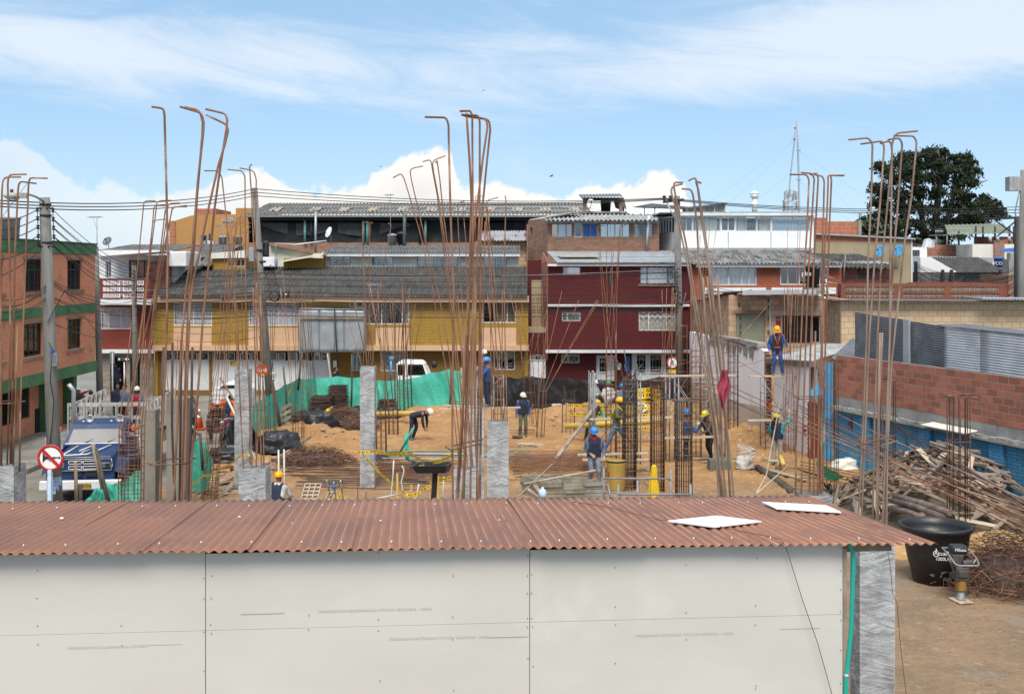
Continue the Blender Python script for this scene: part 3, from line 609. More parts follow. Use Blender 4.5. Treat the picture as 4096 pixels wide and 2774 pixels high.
mb=MB(); mb.beam(W(1310,1412,Y_-.1),W(1332,1560,FY-1.2),.12,.03); tag(mb.build('leaning_plank',M['white']),'pale plank leaning below the galvanised sheet hoarding','plank')
# upper white row behind the mustard roof
UY=67.6
uw=thing('white_upper_house','low white upper storey with grey windows behind the mustard house roof','house',(wx(1680,UY),UY,0))
hs=[(1319,1026,1403,1061),(1488,1026,1572,1061),(1668,1025,1832,1070),(1934,1024,2028,1072)]
mb=MB(); wallpx(mb,1293,1020,2075,1085,UY,hs,zb=5); shell(mb,1293,2075,1010,UY,6,zb=0); mb.build('wall',M['cream'],uw)
for i,h in enumerate(hs):window(uw,*h,UY,'tube',vd=[(.33,.66),(.33,.66),(.2,.4,.6,.8),(.25,.5,.75)][i],hd=(.35,.7),cur=['cloth_green','cloth_white','cloth_grey','cloth_grey'][i],gap=.6 if i<2 else None,fw=.03)
mb=MB(); pxbox(mb,1288,1007,2080,1025,UY-.5,.45); mb.build('fascia',M['white'],uw)
mb=MB(); A,B=W(1290,1009,UY-.6),W(2082,1009,UY-.6); mb.corr(A,B-A,V((0,5.5,.5)),.177,.035,2,.03,6); mb.build('roof',M['fib'],uw)
mb=MB(); pxtube(mb,[(1848,1025),(1849,1075)],UY-.1,.05); pxtube(mb,[(1856,1025),(1857,1078)],UY-.1,.05); mb.build('downpipe',M['white'],uw)
# cream walls, small annexes left of it
def simple_house(name,label,x0,x1,yt,Y,depth,m_,holes=(),cat='house',zb=0,wk=()):
 o=thing(name,label,cat,(wx((x0+x1)/2,Y),Y,zb)); mb=MB(); wallpx(mb,x0,yt,x1,1300,Y,holes,zb=zb); shell(mb,x0,x1,yt,Y,depth,zb=zb); mb.build('wall',M[m_],o)
 return o
an_=simple_house('mustard_annex','mustard brick annex with a cream parapet behind the mustard house roof',848,985,1032,66.5,3,'br_yellow',[(908,1036,980,1066)])
window(an_,908,1036,980,1066,66.5,'alu',(.4,.75),glass='glass'); mb=MB(); mb.prism([W(842,1034,66.3),W(842,1012,66.3),W(985,1000,66.3),W(985,1030,66.3)],(0,.2,0)); mb.build('parapet',M['cream'],an_)
mb=MB(); A,B=W(785,1062,66),W(845,1062,66); mb.corr(A,B-A,V((0,3,.7)),.177,.03,1); mb.build('roof',M['fib'],an_)
an2=simple_house('canopy_annex','mustard brick annex under a sloping cream canopy behind the mustard roof',1134,1292,1032,66.8,3,'br_yellow')
mb=MB(); mb.prism([W(1120,1044,65.9),W(1292,1012,65.9),W(1292,1020,65.9),W(1126,1048,65.9)],(0,2.5,.1)); mb.build('canopy',M['cream'],an2)
gw_=thing('cream_gable_wall','cream sloping gable wall between the power pole and the white upper storey','wall',(wx(1150,69),69,0)); mb=MB(); mb.prism([(wx(1078,69),69,0),W(1078,984,69),W(1085,985,69),W(1245,1013,69),W(1300,1013,69),(wx(1300,69),69,0)],(0,.3,0)); mb.build('wall',M['cream'],gw_)
mb=MB(); mb.beam(W(1080,982,68.9),W(1250,1012,68.9),.5,.06); mb.build('coping',M['fib'],gw_)
bx=MB(); pxbox(bx,1030,1028,1098,1066,66,1.0); tag(bx.build('meter_hut',M['white'],bevel=.03),'pale box hut beside the power pole on the mustard roof','hut')
bx=MB(); pxbox(bx,995,990,1016,1045,65.8,.6); tag(bx.build('grey_cabinet',M['zinc'],bevel=.02),'tall grey cabinet left of the power pole above the mustard roof','cabinet')
def tank(px,y0,y1,r_px,Y,label,m_='black',lid=True,text=None,tm='white',prof=None,base=True):
 c_=W(px,y1,Y); h=wz(y0,Y)-c_.z; r=r_px/F*Y; o=thing('water_tank',label,'water tank',c_)
 MB().lathe(c_,[(r*.86,0),(r*.97,h*.88),(r*1.03,h*.89),(r*1.03,h*.95),(r*.98,h*.96)]+([(r*.9,h*.98),(r*.3,h*1.06),(.01,h*1.07)]if lid else[(r*.9,h*.94),(.01,h*.5)]),24).build('tank_body',M[m_],o)
 if base and c_.z>1:MB().box(c_.x-r,Y-r,c_.z-.9,c_.x+r,Y+r,c_.z-.005).build('plinth',M['conc'],o)
 return o
def text(s,size,M44,m_,name='lettering',par=None,ext=.004,al='CENTER',font_sx=1):
 cu=bpy.data.curves.new(name,'FONT'); cu.body=s; cu.size=size; cu.align_x=al; cu.align_y='CENTER'; cu.extrude=ext; cu.resolution_u=3
 q=bpy.data.objects.new('tmp',cu); COL.objects.link(q); dg=bpy.context.evaluated_depsgraph_get(); me=bpy.data.meshes.new_from_object(q.evaluated_get(dg)); bpy.data.objects.remove(q); me.name=name
 me.transform(M44@Matrix.Diagonal((font_sx,1,1,1))); off=WL(par)if par is not None else V((0,0,0)); me.transform(Matrix.Translation(-off)); me.materials.clear(); me.materials.append(M[m_])
 o=bpy.data.objects.new(name,me); COL.objects.link(o)
 if par is not None:o.parent=par
 return o
def face_m(p,right=(1,0,0),up=(0,0,1)):
 r_,u_=V(right).normalized(),V(up).normalized(); n_=r_.cross(u_)
 return Matrix(((r_.x,u_.x,n_.x,p[0]),(r_.y,u_.y,n_.y,p[1]),(r_.z,u_.z,n_.z,p[2]),(0,0,0,1)))
text('P',.22,face_m(W(925,1453,FY+.41)),'iron','lettering',sg)
tank(1063,966,1027,14,67,'black plastic water tank standing right of the power pole',text=None)
tank(1569,937,986,20,73,'dented pale metal tank beside a black one on the upper white roof','conc',base=True)
tank(1608,930,986,20,73,'black water tank beside the pale metal tank on the upper white roof','black')
mb=MB(); pxtube(mb,[(1617,985),(1619,862),(1626,852)],72,.10,8); tag(mb.build('vent_pipe',M['conc_pole']),'pale vent pipe rising behind the black roof tank','pipe')
dish(1318,930,70,.33,'white satellite dish tilted up on the upper white roof','white_clean',(-.75,-.55,.35),base=.75)
yagi(1562,776,985,71,'tall thin television antenna above the pale roof tank',20)
mb=MB(); pxtube(mb,[(1262,1010),(1263,840)],71,.07,8); mb.box(wx(1257,71),70.9,wz(842,71),wx(1270,71),71.1,wz(836,71)); tag(mb.build('flue_pipe',M['zinc']),'grey flue pipe standing before the black shade net','pipe')
mb=MB(); pxtube(mb,[(1104,1045),(1104,973),(1180,978),(1305,962),(1305,980)],68.5,.03,6); tag(mb.build('roof_railing',M['alu']),'thin metal railing over the cream gable wall','railing')
# roof beyond, brown clay tanks
rb=simple_house('corrugated_roof_house','house with a grey corrugated roof between the balcony house and the ochre block',700,1000,1020,72,5,'br_rough')
mb=MB(); A,B=W(690,1030,71),W(880,1012,71); mb.corr(W(700,1030,71),V((wx(875,71)-wx(700,71),0,0)),V((0,7,.95)),.177,.035,2); mb.build('roof',M['fib'],rb)
tank(892,945,985,18,78,'left one of two grey concrete tanks below the ochre block','conc'); tank(951,945,985,19,78,'right one of two grey concrete tanks below the ochre block','conc')
yagi(893,900,1015,74,'television antenna in front of the ochre block',34)
# ochre block far behind
OY=92
ob=thing('ochre_block','tall ochre painted block rising behind the corrugated roofs','building',(wx(840,OY),OY,0))
mb=MB(); pl=[(678,884),(700,884),(704,881),(764,862),(842,857),(943,857),(943,832),(1010,832)]
mb.prism([(wx(678,OY),OY,0)]+[W(a,b_,OY)for a,b_ in pl]+[(wx(1010,OY),OY,0)],(0,12,0)); mb.build('wall',M['ochre'],ob)
mb=MB(); pxbox(mb,677,883,700,1300,OY-.1,.1); mb.build('brick_edge',M['br_blockorange'],ob)
window(ob,889,872,932,886,OY-.14,'alu',(.25,.5,.75),(.5,),glass='glass_dark'); window(ob,834,935,846,962,OY-.14,'iron',(),(),glass='glass_dark')
mb=MB(); pxbox(mb,789,834,864,866,OY+1,5); mb.build('roof_box',M['br_blockred'],ob)
tank(815,940,962,12,88,'blue plastic tank before the ochre block','blue',lid=False); mb=MB(); pxbox(mb,829,962,853,980,88,1); tag(mb.build('roof_crate',M['white']),'white crate beside the blue tank below the ochre block','crate')
# warehouse with shade net
WY=82
wh=thing('warehouse','long warehouse with a grey corrugated roof above black shade netting','building',(wx(1600,WY),WY,0))
mb=MB(); A,B=W(985,860,WY-.6),W(2370,860,WY-.6); mb.corr(A,B-A,V((0,8,1.25)),.25,.045,3,.05,6); mb.build('roof',M['fib'],wh)
M['panel']=mk('translucent_roof_panel',(.42,.36,.27),.6,(.30,.26,.2),3)
for x in(1070,1235,1355,1475,1595,1715,1835,1955,2070,2185,2305):
 a=W(x-20,845,WY-.6); mb=MB(); mb.corr(V((a.x,A.y+8*.25,A.z+1.25*.25+.075)),V((.72,0,0)),V((0,2.4,.375)),.25,.045,1); mb.build('roof_panel',M['panel'],wh)
mb=MB(); pxbox(mb,990,860,2366,868,WY-.65,.2); mb.build('gutter',mk('dull_gutter',(.20,.22,.21),.7),wh)
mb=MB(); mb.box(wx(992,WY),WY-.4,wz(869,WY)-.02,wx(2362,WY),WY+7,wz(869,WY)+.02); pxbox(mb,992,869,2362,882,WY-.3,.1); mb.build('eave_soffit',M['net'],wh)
mb=MB()
mb.grid(lambda u,v:W(1042+(2110-1042)*u,972-(972-884)*v,WY+.3)+V((0,.1*sin(u*40),-.12*abs(sin(u*9.4))*v)),160,6); mb.build('shade_net',M['net'],wh)
M['net2']=mk('pale_shade_net',(.085,.085,.088),.9,(.06,.06,.063),3,bump=.1)
mb=MB(); mb.grid(lambda u,v:W(1042+(1640-1042)*u,885+(8+40*u*(1-u)*2.4+24*abs(sin(u*6.6)))*(v)+6,WY+.22),80,3); mb.build('torn_net',M['net2'],wh)
mb=MB(); pxbox(mb,990,970,2110,1100,WY+.1,.3); mb.box(wx(990,WY),WY+.1,0,wx(2366,WY),WY+.4,wz(1101,WY)); mb.build('brick_base',M['br_rough'],wh)
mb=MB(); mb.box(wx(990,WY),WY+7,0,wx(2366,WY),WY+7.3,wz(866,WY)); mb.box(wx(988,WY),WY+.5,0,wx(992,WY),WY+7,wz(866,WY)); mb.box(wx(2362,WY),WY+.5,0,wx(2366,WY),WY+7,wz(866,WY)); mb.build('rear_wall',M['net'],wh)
M['teal']=mk('teal_paint',(.16,.38,.34),.6)
for x in(1220,1245,1453,1469,1680,1702,1890,2105):
 mb=MB(); pxtube(mb,[(x,870),(x,972)],WY-.1,.09,8); mb.build('post',M['teal' if x in(1220,1469,1702,1453)else 'iron'],wh)
rr=thing('rusty_roof_shed','low shed with a striped rusty roof before the warehouse','shed',(wx(2000,75),75,0)); mb=MB(); pxbox(mb,1900,965,2112,1200,75.2,3); mb.build('wall',M['br_block'],rr)
mb=MB(); A,B=W(1915,963,74.6),W(2112,963,74.6); mb.corr(A,B-A,V((0,4,.75)),.2,.03,2)
M['rustzinc']=mk('rust_streaked_zinc',(.34,.34,.35),.6,(.15,.06,.045),1.6,(1.2,.12,.1),lo=.48,hi=.54,metal=.2); mb.build('roof',M['rustzinc'],rr)
# brick house with glazed gallery
PY=68.5
ph=thing('brick_gallery_house','rough brick house with a glazed gallery under a pale corrugated roof','house',(wx(2360,PY),PY,0))
gl_h=[(2201,893,2290,950),(2297,893,2330,950),(2332,893,2392,950),(2400,893,2520,950),(2535,893,2612,950)]
mb=MB(); wallpx(mb,2192,880,2637,1010,PY,gl_h,zb=0); mb.box(wx(2637,PY)-.2,PY+.22,0,wx(2637,PY),PY+6,wz(880,PY)); mb.box(wx(2110,PY+3),PY+6,0,wx(2637,PY),PY+6.2,wz(880,PY))
A0,B0=V((wx(2112,PY+3.2),PY+3.2,0)),V((wx(2192,PY),PY,0)); ln=(B0-A0).length; ud=(B0-A0).normalized()
wallg(mb,A0,ud,V((ud.y,-ud.x,0)),ln,0,wz(872,PY),[(.35,wz(945,PY+2.6),.75,wz(910,PY+2.6))],.25); mb.build('wall',M['br_rough'],ph)
window(ph,*gl_h[0],PY,'tube',(.35,.72),(),glass='glass',cur='cloth_white',cfill=(.3,.9)); window(ph,*gl_h[1],PY,'white',glass='glass_dark'); window(ph,*gl_h[2],PY,'tube',(.5,),opaque='blue'); window(ph,*gl_h[3],PY,'tube',(.25,.5,.75),glass='glass_pale',cur='cloth_white'); window(ph,*gl_h[4],PY,'tube',(.3,),grille='bricks',gm='white',cur='cloth_grey')
mb=MB(); pxbox(mb,2185,882,2632,892,PY-.35,.3); mb.build('fascia',M['fib_light'],ph)
mb=MB(); A,B=W(2178,880,PY-.7),W(2634,880,PY-.7); mb.corr(A,B-A,V((.4,5,.55)),.25,.05,1,seg=8); mb.corr(W(2118,880,PY+3),V((wx(2180,PY)-wx(2118,PY+3),-2.4,0)),V((2.5,1.6,.5)),.25,.045,1); mb.build('roof',M['fib_light'],ph)
mb=MB(); pxtube(mb,[(2586,1003),(2592,900),(2596,862)],PY-.3,.07,8); mb.build('downpipe',M['white'],ph)
pl_=thing('potted_plant','bushy green plant inside the glazed gallery','plant',W(2304,950,PY+.4)); mb=MB()
for i in range(60):a=rnd(0,6.28); q=W(2304,952,PY+.4); mb.tube([q,q+V((cos(a)*.12,sin(a)*.1,.2)),q+V((cos(a)*rnd(.15,.3),sin(a)*.2,rnd(.1,.4)))],[.01,.02,.004],4)
mb.build('foliage',M['leaf2'],pl_)
# wrecked tank shed on top
tw=thing('tank_shed','ruined rooftop shed with torn sheets round a big black tank','shed',(wx(2420,76),76,wz(850,76))); Y_=76; mb=MB()
for x in(2340,2484):pxbox(mb,x-7,792,x+6,850,Y_,.35)
mb.build('brick_pier',M['br_rough'],tw); mb=MB(); pxbox(mb,2320,845,2510,852,Y_-.2,3); pxbox(mb,2300,852,2520,960,Y_,3); mb.build('slab',M['conc'],tw)
mb=MB(); mb.corr(W(2320,789,Y_-.4),V((wx(2490,Y_)-wx(2320,Y_),0,.05)),V((0,2.6,.35)),.2,.03,1); mb.build('roof_sheet',M['zinc_dark'],tw)
mb=MB(); mb.prism([W(2325,790,Y_+2.2),W(2496,790,Y_+2.2),W(2498,846,Y_+2.2),W(2462,832,Y_+2.2),W(2455,805,Y_+2.2),W(2380,800,Y_+2.2),W(2372,822,Y_+2.2),W(2340,812,Y_+2.2)],(0,.05,0)); mb.build('torn_sheet',M['black'],tw)
mb=MB(); mb.prism([W(2490,792,Y_),W(2496,794,Y_),W(2508,842,Y_),W(2490,825,Y_)],(0,.04,0)); mb.build('hanging_sheet',M['zinc_dark'],tw)
tank(2423,797,846,22,77,'big black tank inside the ruined rooftop shed','black',base=False); dish(2363,811,75.5,.24,'round white dish on the pier of the ruined rooftop shed','white_clean',(.1,-1,.25))
# maroon house
mh=thing('maroon_house','three storey maroon brick house with thin white ledges and a pale metal roof','house',(wx(2470,FY),FY,0))
hs=[(2251,1066,2323,1101),(2436,1066,2449,1137),(2559,1066,2702,1137),(2248,1246,2323,1284),(2555,1246,2704,1322)]
mb=MB(); wallpx(mb,2192,1052,2757,1411,FY,hs); shell(mb,2192,2757,1052,FY,5,zb=wz(1411,FY))
gh_=[(2245,1417,2318,1452),(2385,1420,2458,1580),(2527,1412,2707,1580)]
wallpx(mb,2187,1411,2757,1590,FY+.5,gh_,zb=0); shell(mb,2187,2757,1411,FY+.5,4.5); mb.build('wall',M['br_maroon'],mh)
mb=MB(); pxbox(mb,2191,1055,2760,1064,FY-.3,.29); pxbox(mb,2191,1217,2758,1226,FY-.16,.155); pxbox(mb,2183,1400,2759,1411,FY-.35,.34); mb.build('white_ledge',M['white'],mh)
window(mh,*hs[0],FY,'tube',(),(),glass='glass_pale',cur='cloth_grey'); window(mh,*hs[1],FY,'iron',glass='glass_dark'); window(mh,*hs[2],FY,'iron',(.21,.79),cur='cloth_white',grille='diamond',sill='br_rough',gm='white'); window(mh,*hs[3],FY,'alu',(.3,),(),glass='glass_pale',cur='cloth_grey'); window(mh,*hs[4],FY,'white',(.27,.74),(.25,),cur='cloth_lace',grille='diamond',gm='white')
window(mh,*gh_[0],FY+.5,'white',(.38,),grille='diamond',glass='glass_dark');
for a,b_ in((2385,2458),):d_=door_panel(mh,a,1421,b_,FY+.5,ribs=3);
window(mh,2394,1428,2428,1490,FY+.45,'white',(),(),grille='bars',glass='glass_dark'); door_panel(mh,2527,1413,2707,FY+.5,ribs=3)
for a,b_ in((2543,2587),(2598,2650),(2660,2703)):window(mh,a,1415,b_,1492,FY+.45,'white',(),(.85,),grille='bars',glass='glass_dark')
mb=MB(); A,B=W(2228,1050,FY-.45),W(2762,1050,FY-.45); zr_=wz(1006,FY+4.4); mb.corr(A,B-A,V((-.4,4.9,zr_-A.z)),.11,.016,2,.02,5); mb.build('roof',M['zinc'],mh)
mb=MB(); mb.corr(W(2240,1032,FY+.9)+V((0,0,.06)),V((2.1,0,0)),V((-.1,1.2,.16)),.11,.02,1,seg=5); mb.build('roof_panel',M['panel'],mh)
# recessed side part
mb=MB(); wallpx(mb,2113,1040,2192,1590,FY+2.2,(),zb=0); mb.box(wx(2113,FY+2.2),FY+2.42,0,wx(2192,FY+2.2),FY+5,wz(1040,FY+2.2)); mb.build('side_wall',M['br_maroon'],mh)
mb=MB(); wallpx(mb,2113,1330,2187,1590,FY+.7,[(2119,1417,2183,1580)],zb=0); mb.build('porch_wall',M['br_maroon'],mh)
mb=MB(); pxbox(mb,2113,1310,2185,1330,FY+.68,1.5); pxbox(mb,2126,1120,2170,1316,FY+2.1,.095); mb.build('render_panel',M['tan'],mh)
window(mh,2119,1417,2183,1442,FY+.7,'white',(),(),grille='ornate',glass='glass_dark'); door_panel(mh,2119,1443,2183,FY+.7,ribs=6)
mb=MB(); A0,B0=W(2160,1060,FY+3),W(2192,1050,FY); mb.prism([(A0.x,A0.y,2),A0,W(2175,1010,FY+2.8),W(2192,1042,FY+.05),(B0.x,FY+.05,2)],(-.05,-.02,0)); mb.build('gable',M['br_blockred'],mh)
pq=MB(); pxbox(pq,2139,1398,2155,1405,FY+.66,.03); tag(pq.build('address_plaque',M['iron']),'small dark address plaque beside the narrow white door','plaque')
pq=thing('price_board','tall blue painted notice board beside the glazed maroon shop doors','sign',W(2508,1455,FY+.4)); mb=MB(); pxbox(mb,2499,1424,2519,1485,FY+.44,.04); mb.build('board',M['blue'],pq)
bx=MB(); pxbox(bx,2470,1452,2485,1478,FY+.42,.07); tag(bx.build('meter_box',M['white']),'white meter box on the maroon ground floor','meter box')
# lanterns / red knob ornaments
# white glazed penthouse
QY=68
pw=thing('white_penthouse','white panelled top floor with a long strip of windows above the orange house','house',(wx(2950,QY),QY,0))
gs=[(2722,864,2770,924),(2772,864,2882,924),(2885,864,2942,924),(2944,864,3027,924),(3029,864,3083,924),(3088,864,3240,924)]
mb=MB(); wallpx(mb,2705,856,3255,1000,QY,gs,zb=0); mb.box(wx(3255,QY)-.2,QY+.22,0,wx(3255,QY),QY+5,wz(856,QY)); mb.box(wx(2640,QY+2.5),QY+5,0,wx(3255,QY),QY+5.2,wz(856,QY))
A0,B0=V((wx(2638,QY+2.6),QY+2.6,0)),V((wx(2705,QY),QY,0)); ud=(B0-A0).normalized(); ln=(B0-A0).length
wallg(mb,A0,ud,V((ud.y,-ud.x,0)),ln,0,wz(866,QY+1.3),[(.15,wz(930,QY+1.3),ln-.25,wz(872,QY+1.3))],.2); mb.build('wall',M['white_clean'],pw)
fr=MB()
for i in range(6):
 for q in(A0+ud*(.15+(ln-.4)*i/5),):fr.box(q.x-.03,q.y-.03,wz(930,QY+1.3),q.x+.03,q.y+.03,wz(872,QY+1.3))
w_=fr.build('window',M['alu'],pw); gb=MB(); a_,b2=A0+ud*.15,A0+ud*(ln-.25); gb.quad((a_.x,a_.y+.05,wz(930,QY+1.3)),(b2.x,b2.y+.05,wz(930,QY+1.3)),(b2.x,b2.y+.05,wz(872,QY+1.3)),(a_.x,a_.y+.05,wz(872,QY+1.3))); gb.build('pane',M['glass'],w_)
for i,h in enumerate(gs):window(pw,*h,QY,'alu' if i!=2 else 'white',[(.5,),(.5,),(.5,),(.5,),(),(.55,)][i],(),cur=[None,'cloth_lace',None,'cloth_lace','cloth_lace','cloth_pink'][i],cfill=[(0,1),(.1,.9),(0,1),(.1,.55),(.2,.9),(.03,.9)][i],glass='glass_pale' if i==5 else 'glass')
M['cloth_pink']=mk('rose_curtain',(.55,.47,.48),.9,(.42,.35,.36),2,(6,6,.4));
mb=MB(); pxbox(mb,2698,851,3262,862,QY-.3,.29); mb.build('fascia',M['white'],pw)
for x in(2913,3084):mb=MB(); pxbox(mb,x-1,926,x+1,994,QY-.012,.01); mb.build('panel_joint',M['fib'],pw)
mb=MB(); mb.box(wx(2640,QY),QY-.3,wz(850,QY)-.03,wx(3262,QY),QY+5.2,wz(850,QY)+.03); mb.build('roof',M['fib_light'],pw)
mb=MB(); pxbox(mb,2700,991,3258,1003,QY-.55,.5); mb.build('gutter',M['zinc'],pw)
bh=simple_house('glazed_lookout','slanted grey glazed lookout behind the white top floor',2748,2908,846,76,3,'zinc'); mb=MB(); mb.prism([W(2752,846,75.9),W(2752,830,75.9),W(2902,815,75.9),W(2902,846,75.9)],(0,2.5,0)); mb.build('glazing',M['fib_light'],bh)
mb=MB(); mb.beam(W(2750,830,75.7),W(2908,813,75.7),.3,.07); mb.build('verge',M['zinc_dark'],bh); mb=MB();
for x in(2775,2816,2858,2900):pxbox(mb,x-2,818,x+2,846,75.8,.08)
mb.build('mullion',M['white'],bh)
cpy=thing('dark_canopy','dark sloping canopy roof behind the pole on the white top floor','canopy',(wx(2650,77),77,wz(850,77))); mb=MB(); mb.prism([W(2546,825,77),W(2605,813,77),W(2763,828,77),W(2760,833,77),W(2620,828,77)],(0,3.5,.1)); mb.build('roof',M['zinc_dark'],cpy); mb=MB()
for x in(2579,2620,2740):pxbox(mb,x-2,826,x+2,870,77.2,.12)
mb.build('post',M['tube'],cpy)
wr=simple_house('white_roofed_hall','far hall with a pale blue white ribbed roof behind the penthouse',2480,2970,855,90,8,'white'); mb=MB(); A,B=W(2480,856,89),W(2970,856,89); mb.corr(A,B-A,V((-2,8,.9)),.5,.04,1); mb.build('roof',M['white_clean'],wr)
mb=MB(); pxtube(mb,[(3018,852),(3019,790)],74,.17,10); pxtube(mb,[(3018,790),(3018,772)],74,.26,10); c_=W(3018,774,74); mb.lathe(c_,[(.3,0),(.28,.03),(.02,.2)],12); tag(mb.build('roof_vent',M['white_clean']),'white capped vent pipe on the white top floor','vent')
# orange brick house
orh=thing('orange_brick_house','orange brick house with white trim and a grey corrugated roof beside the maroon house','house',(wx(3070,FY),FY,0))
hs=[(2837,1068,3028,1141),(3121,1066,3315,1139)]
mb=MB(); wallpx(mb,2760,1055,3366,1590,FY+.05,hs,zb=0); shell(mb,2760,3366,1055,FY+.05,5.5); mb.build('wall',M['br_house'],orh)
mb=MB(); pxbox(mb,2786,1056,3368,1069,FY-.35,.36); pxbox(mb,2810,1150,3064,1175,FY-.02,.06); pxbox(mb,3086,1150,3344,1175,FY-.02,.06); mb.build('white_trim',M['white_clean'],orh)
window(orh,*hs[0],FY+.05,'white',(.15,.4,.42,.68,.84),(),cur='cloth_grey',glass='glass',fw=.06); window(orh,*hs[1],FY+.05,'white',(.16,.4,.82),(.2,),cur='cloth_grey',cfill=(.03,.15),glass='glass_dark',fw=.06)
mb=MB(); A,B=W(2768,1056,FY-.5),W(3372,1056,FY-.5); zr_=wz(1004,FY+5); mb.corr(A,B-A,V((-1.2,5.6,zr_-A.z)),.2,.042,2,.03,8)
M['fib_streak']=mk('streaked_fibre_cement',(.27,.265,.255),.9,(.10,.098,.09),1.8,(3,.4,.4),lo=.35,hi=.6,c3=(.36,.35,.33),s3=1.2); mb.build('roof',M['fib_streak'],orh)
mb=MB(); pxbox(mb,3058,1072,3066,1086,FY-.05,.2); mb.build('bracket',M['br_house'],orh)
# block shed house
BY=52.5
bs_=thing('clay_block_house','unfinished clay block house with a sheet metal roof behind the white party wall','house',(wx(3100,BY),BY,0))
hs=[(2943,1253,3060,1400),(3100,1262,3283,1372)]
mb=MB(); wallpx(mb,2915,1182,3296,1500,BY,hs,zb=0); A0,B0=V((wx(2762,60.5),60.5,0)),V((wx(2915,BY),BY,0)); ud=(B0-A0).normalized(); ln=(B0-A0).length
wallg(mb,A0,ud,V((ud.y,-ud.x,0)),ln,0,5.5,(),.22,top=lambda u:5.0+.62*u/ln); mb.box(wx(3296,BY)-.2,BY+.22,0,wx(3296,BY),60.5,5.5); mb.build('wall',M['br_block'],bs_)
M['olive']=mk('olive_door',(.27,.27,.19),.7,(.23,.23,.165),1); mb=MB(); pxbox(mb,2943,1253,3060,1400,BY+.12,.05); mb.build('door',M['olive'],bs_)
mb=MB(); pxbox(mb,2930,1240,3066,1252,BY-.03,.028); mb.build('lintel',M['br_rough'],bs_); mb=MB()
for x0,ys in((2957-5,(1210,)),(2958,(1262,1295,1325)),(3070,(1192,1216,1265,1320))):
 for y0 in ys:
  for i in range(3):
   for j in range(4):pxbox(mb,x0+i*3,y0+j*5,x0+i*3+2,y0+j*5+3.5,BY-.012,.01)
mb.build('vent_hole',M['darkin'],bs_)
window(bs_,3100,1262,3130,1372,BY,'zinc',(),(.15,),opaque='red'); M['redbrown']=mk('red_brown_door',(.16,.06,.05),.7); window(bs_,3133,1262,3245,1372,BY,'iron',(.25,.5,.75),(.5,),glass='glass_dark'); window(bs_,3248,1262,3283,1372,BY,'zinc',(),(),glass='glass_dark',cur='cloth_gold')
mb=MB(); pxbox(mb,3168,1342,3190,1372,BY+.6,.4); mb.build('green_crate',M['tarp'],bs_)
mb=MB(); mb.corr(W(2965,1172,BY-.9),V((wx(3300,BY)-wx(2965,BY),0,.06)),V((-.6,6,-.05)),.12,.02,1); mb.corr(V((wx(2762,60.5)-.3,60.3,5.05)),B0-A0+V((0,0,.62)),V((1.4,.5,.15)),.12,.02,1); mb.build('roof',M['zinc_dark'],bs_)
mb=MB(); mb.beam(W(2968,1170,BY-.95),W(3262,1166,BY-.95),.2,.2); mb.build('rolled_sheet',M['alu'],bs_); mb=MB(); pxtube(mb,[(3080,1185),(3081,1400)],BY-.05,.025); mb.build('conduit',M['white'],bs_)
tk=tank(3250,1062,1150,30,57,'big black tank in front of the orange house window','black',base=True)
text('plas',.3,face_m(W(3226,1094,57-.42)),'white_clean','lettering',tk)
# stack of stuff at the roof edge: antenna arms and pipes
mb=MB(); pxtube(mb,[(3275,1178),(3337,1212),(3345,1230),(3366,1400)],49.5,.045,8); tag(mb.build('drain_pipe',M['pvc']),'bent white drain pipe on the clay block corner','pipe')
mb=MB(); pxtube(mb,[(3268,1075),(3280,1060),(3300,1170)],51,.02); pxtube(mb,[(3270,1140),(3350,1165)],51,.015); pxtube(mb,[(3300,1100),(3340,1116)],51,.012); pxtube(mb,[(3300,1125),(3352,1134)],51,.012); pxtube(mb,[(3303,1115),(3316,1190)],51,.03); tag(mb.build('fallen_antenna',M['alu']),'tangled fallen antenna beside the big black tank','antenna')
# corner wall and yellow block wall
cw=thing('block_corner_wall','narrow clay block corner wall left of the zinc fence','wall',(wx(3340,48),48,0)); mb=MB(); A0,B0=V((wx(3300,51),51,0)),V((wx(3378,46.2),46.2,0)); ud=(B0-A0).normalized(); wallg(mb,A0,ud,V((ud.y,-ud.x,0)),(B0-A0).length,0,5.55,(),.22); mb.build('wall',M['br_block'],cw)
M['br_blockyel']=mkbrick('pale_clay_block',(.58,.42,.26),(.52,.35,.21),(.30,.275,.24),.36,.235,.014,.5,.4,(.25,.14,.09),dl=.55,dh=.8)
yw=thing('pale_block_wall','long pale clay block wall with ragged mortar above the zinc fence','wall',(wx(3750,46),46,0)); mb=MB(); pxbox(mb,3366,1205,4300,1700,46,.22); mb.box(wx(3366,46),46.001,0,wx(4300,46),46.22,wz(1701,46)); mb.build('wall',M['br_blockyel'],yw)
mb=MB(); mb.corr(W(3330,1200,45.6),V((wx(4300,46)-wx(3330,46),0,-.06)),V((.5,5,-.08)),.12,.02,1); mb.build('roof',M['zinc_dark'],yw); mb=MB(); mb.corr(W(3930,1194,45.3),V((2.6,0,-.02)),V((0,2.2,.0)),.12,.02,1); mb.build('roof_patch',M['zinc'],yw)
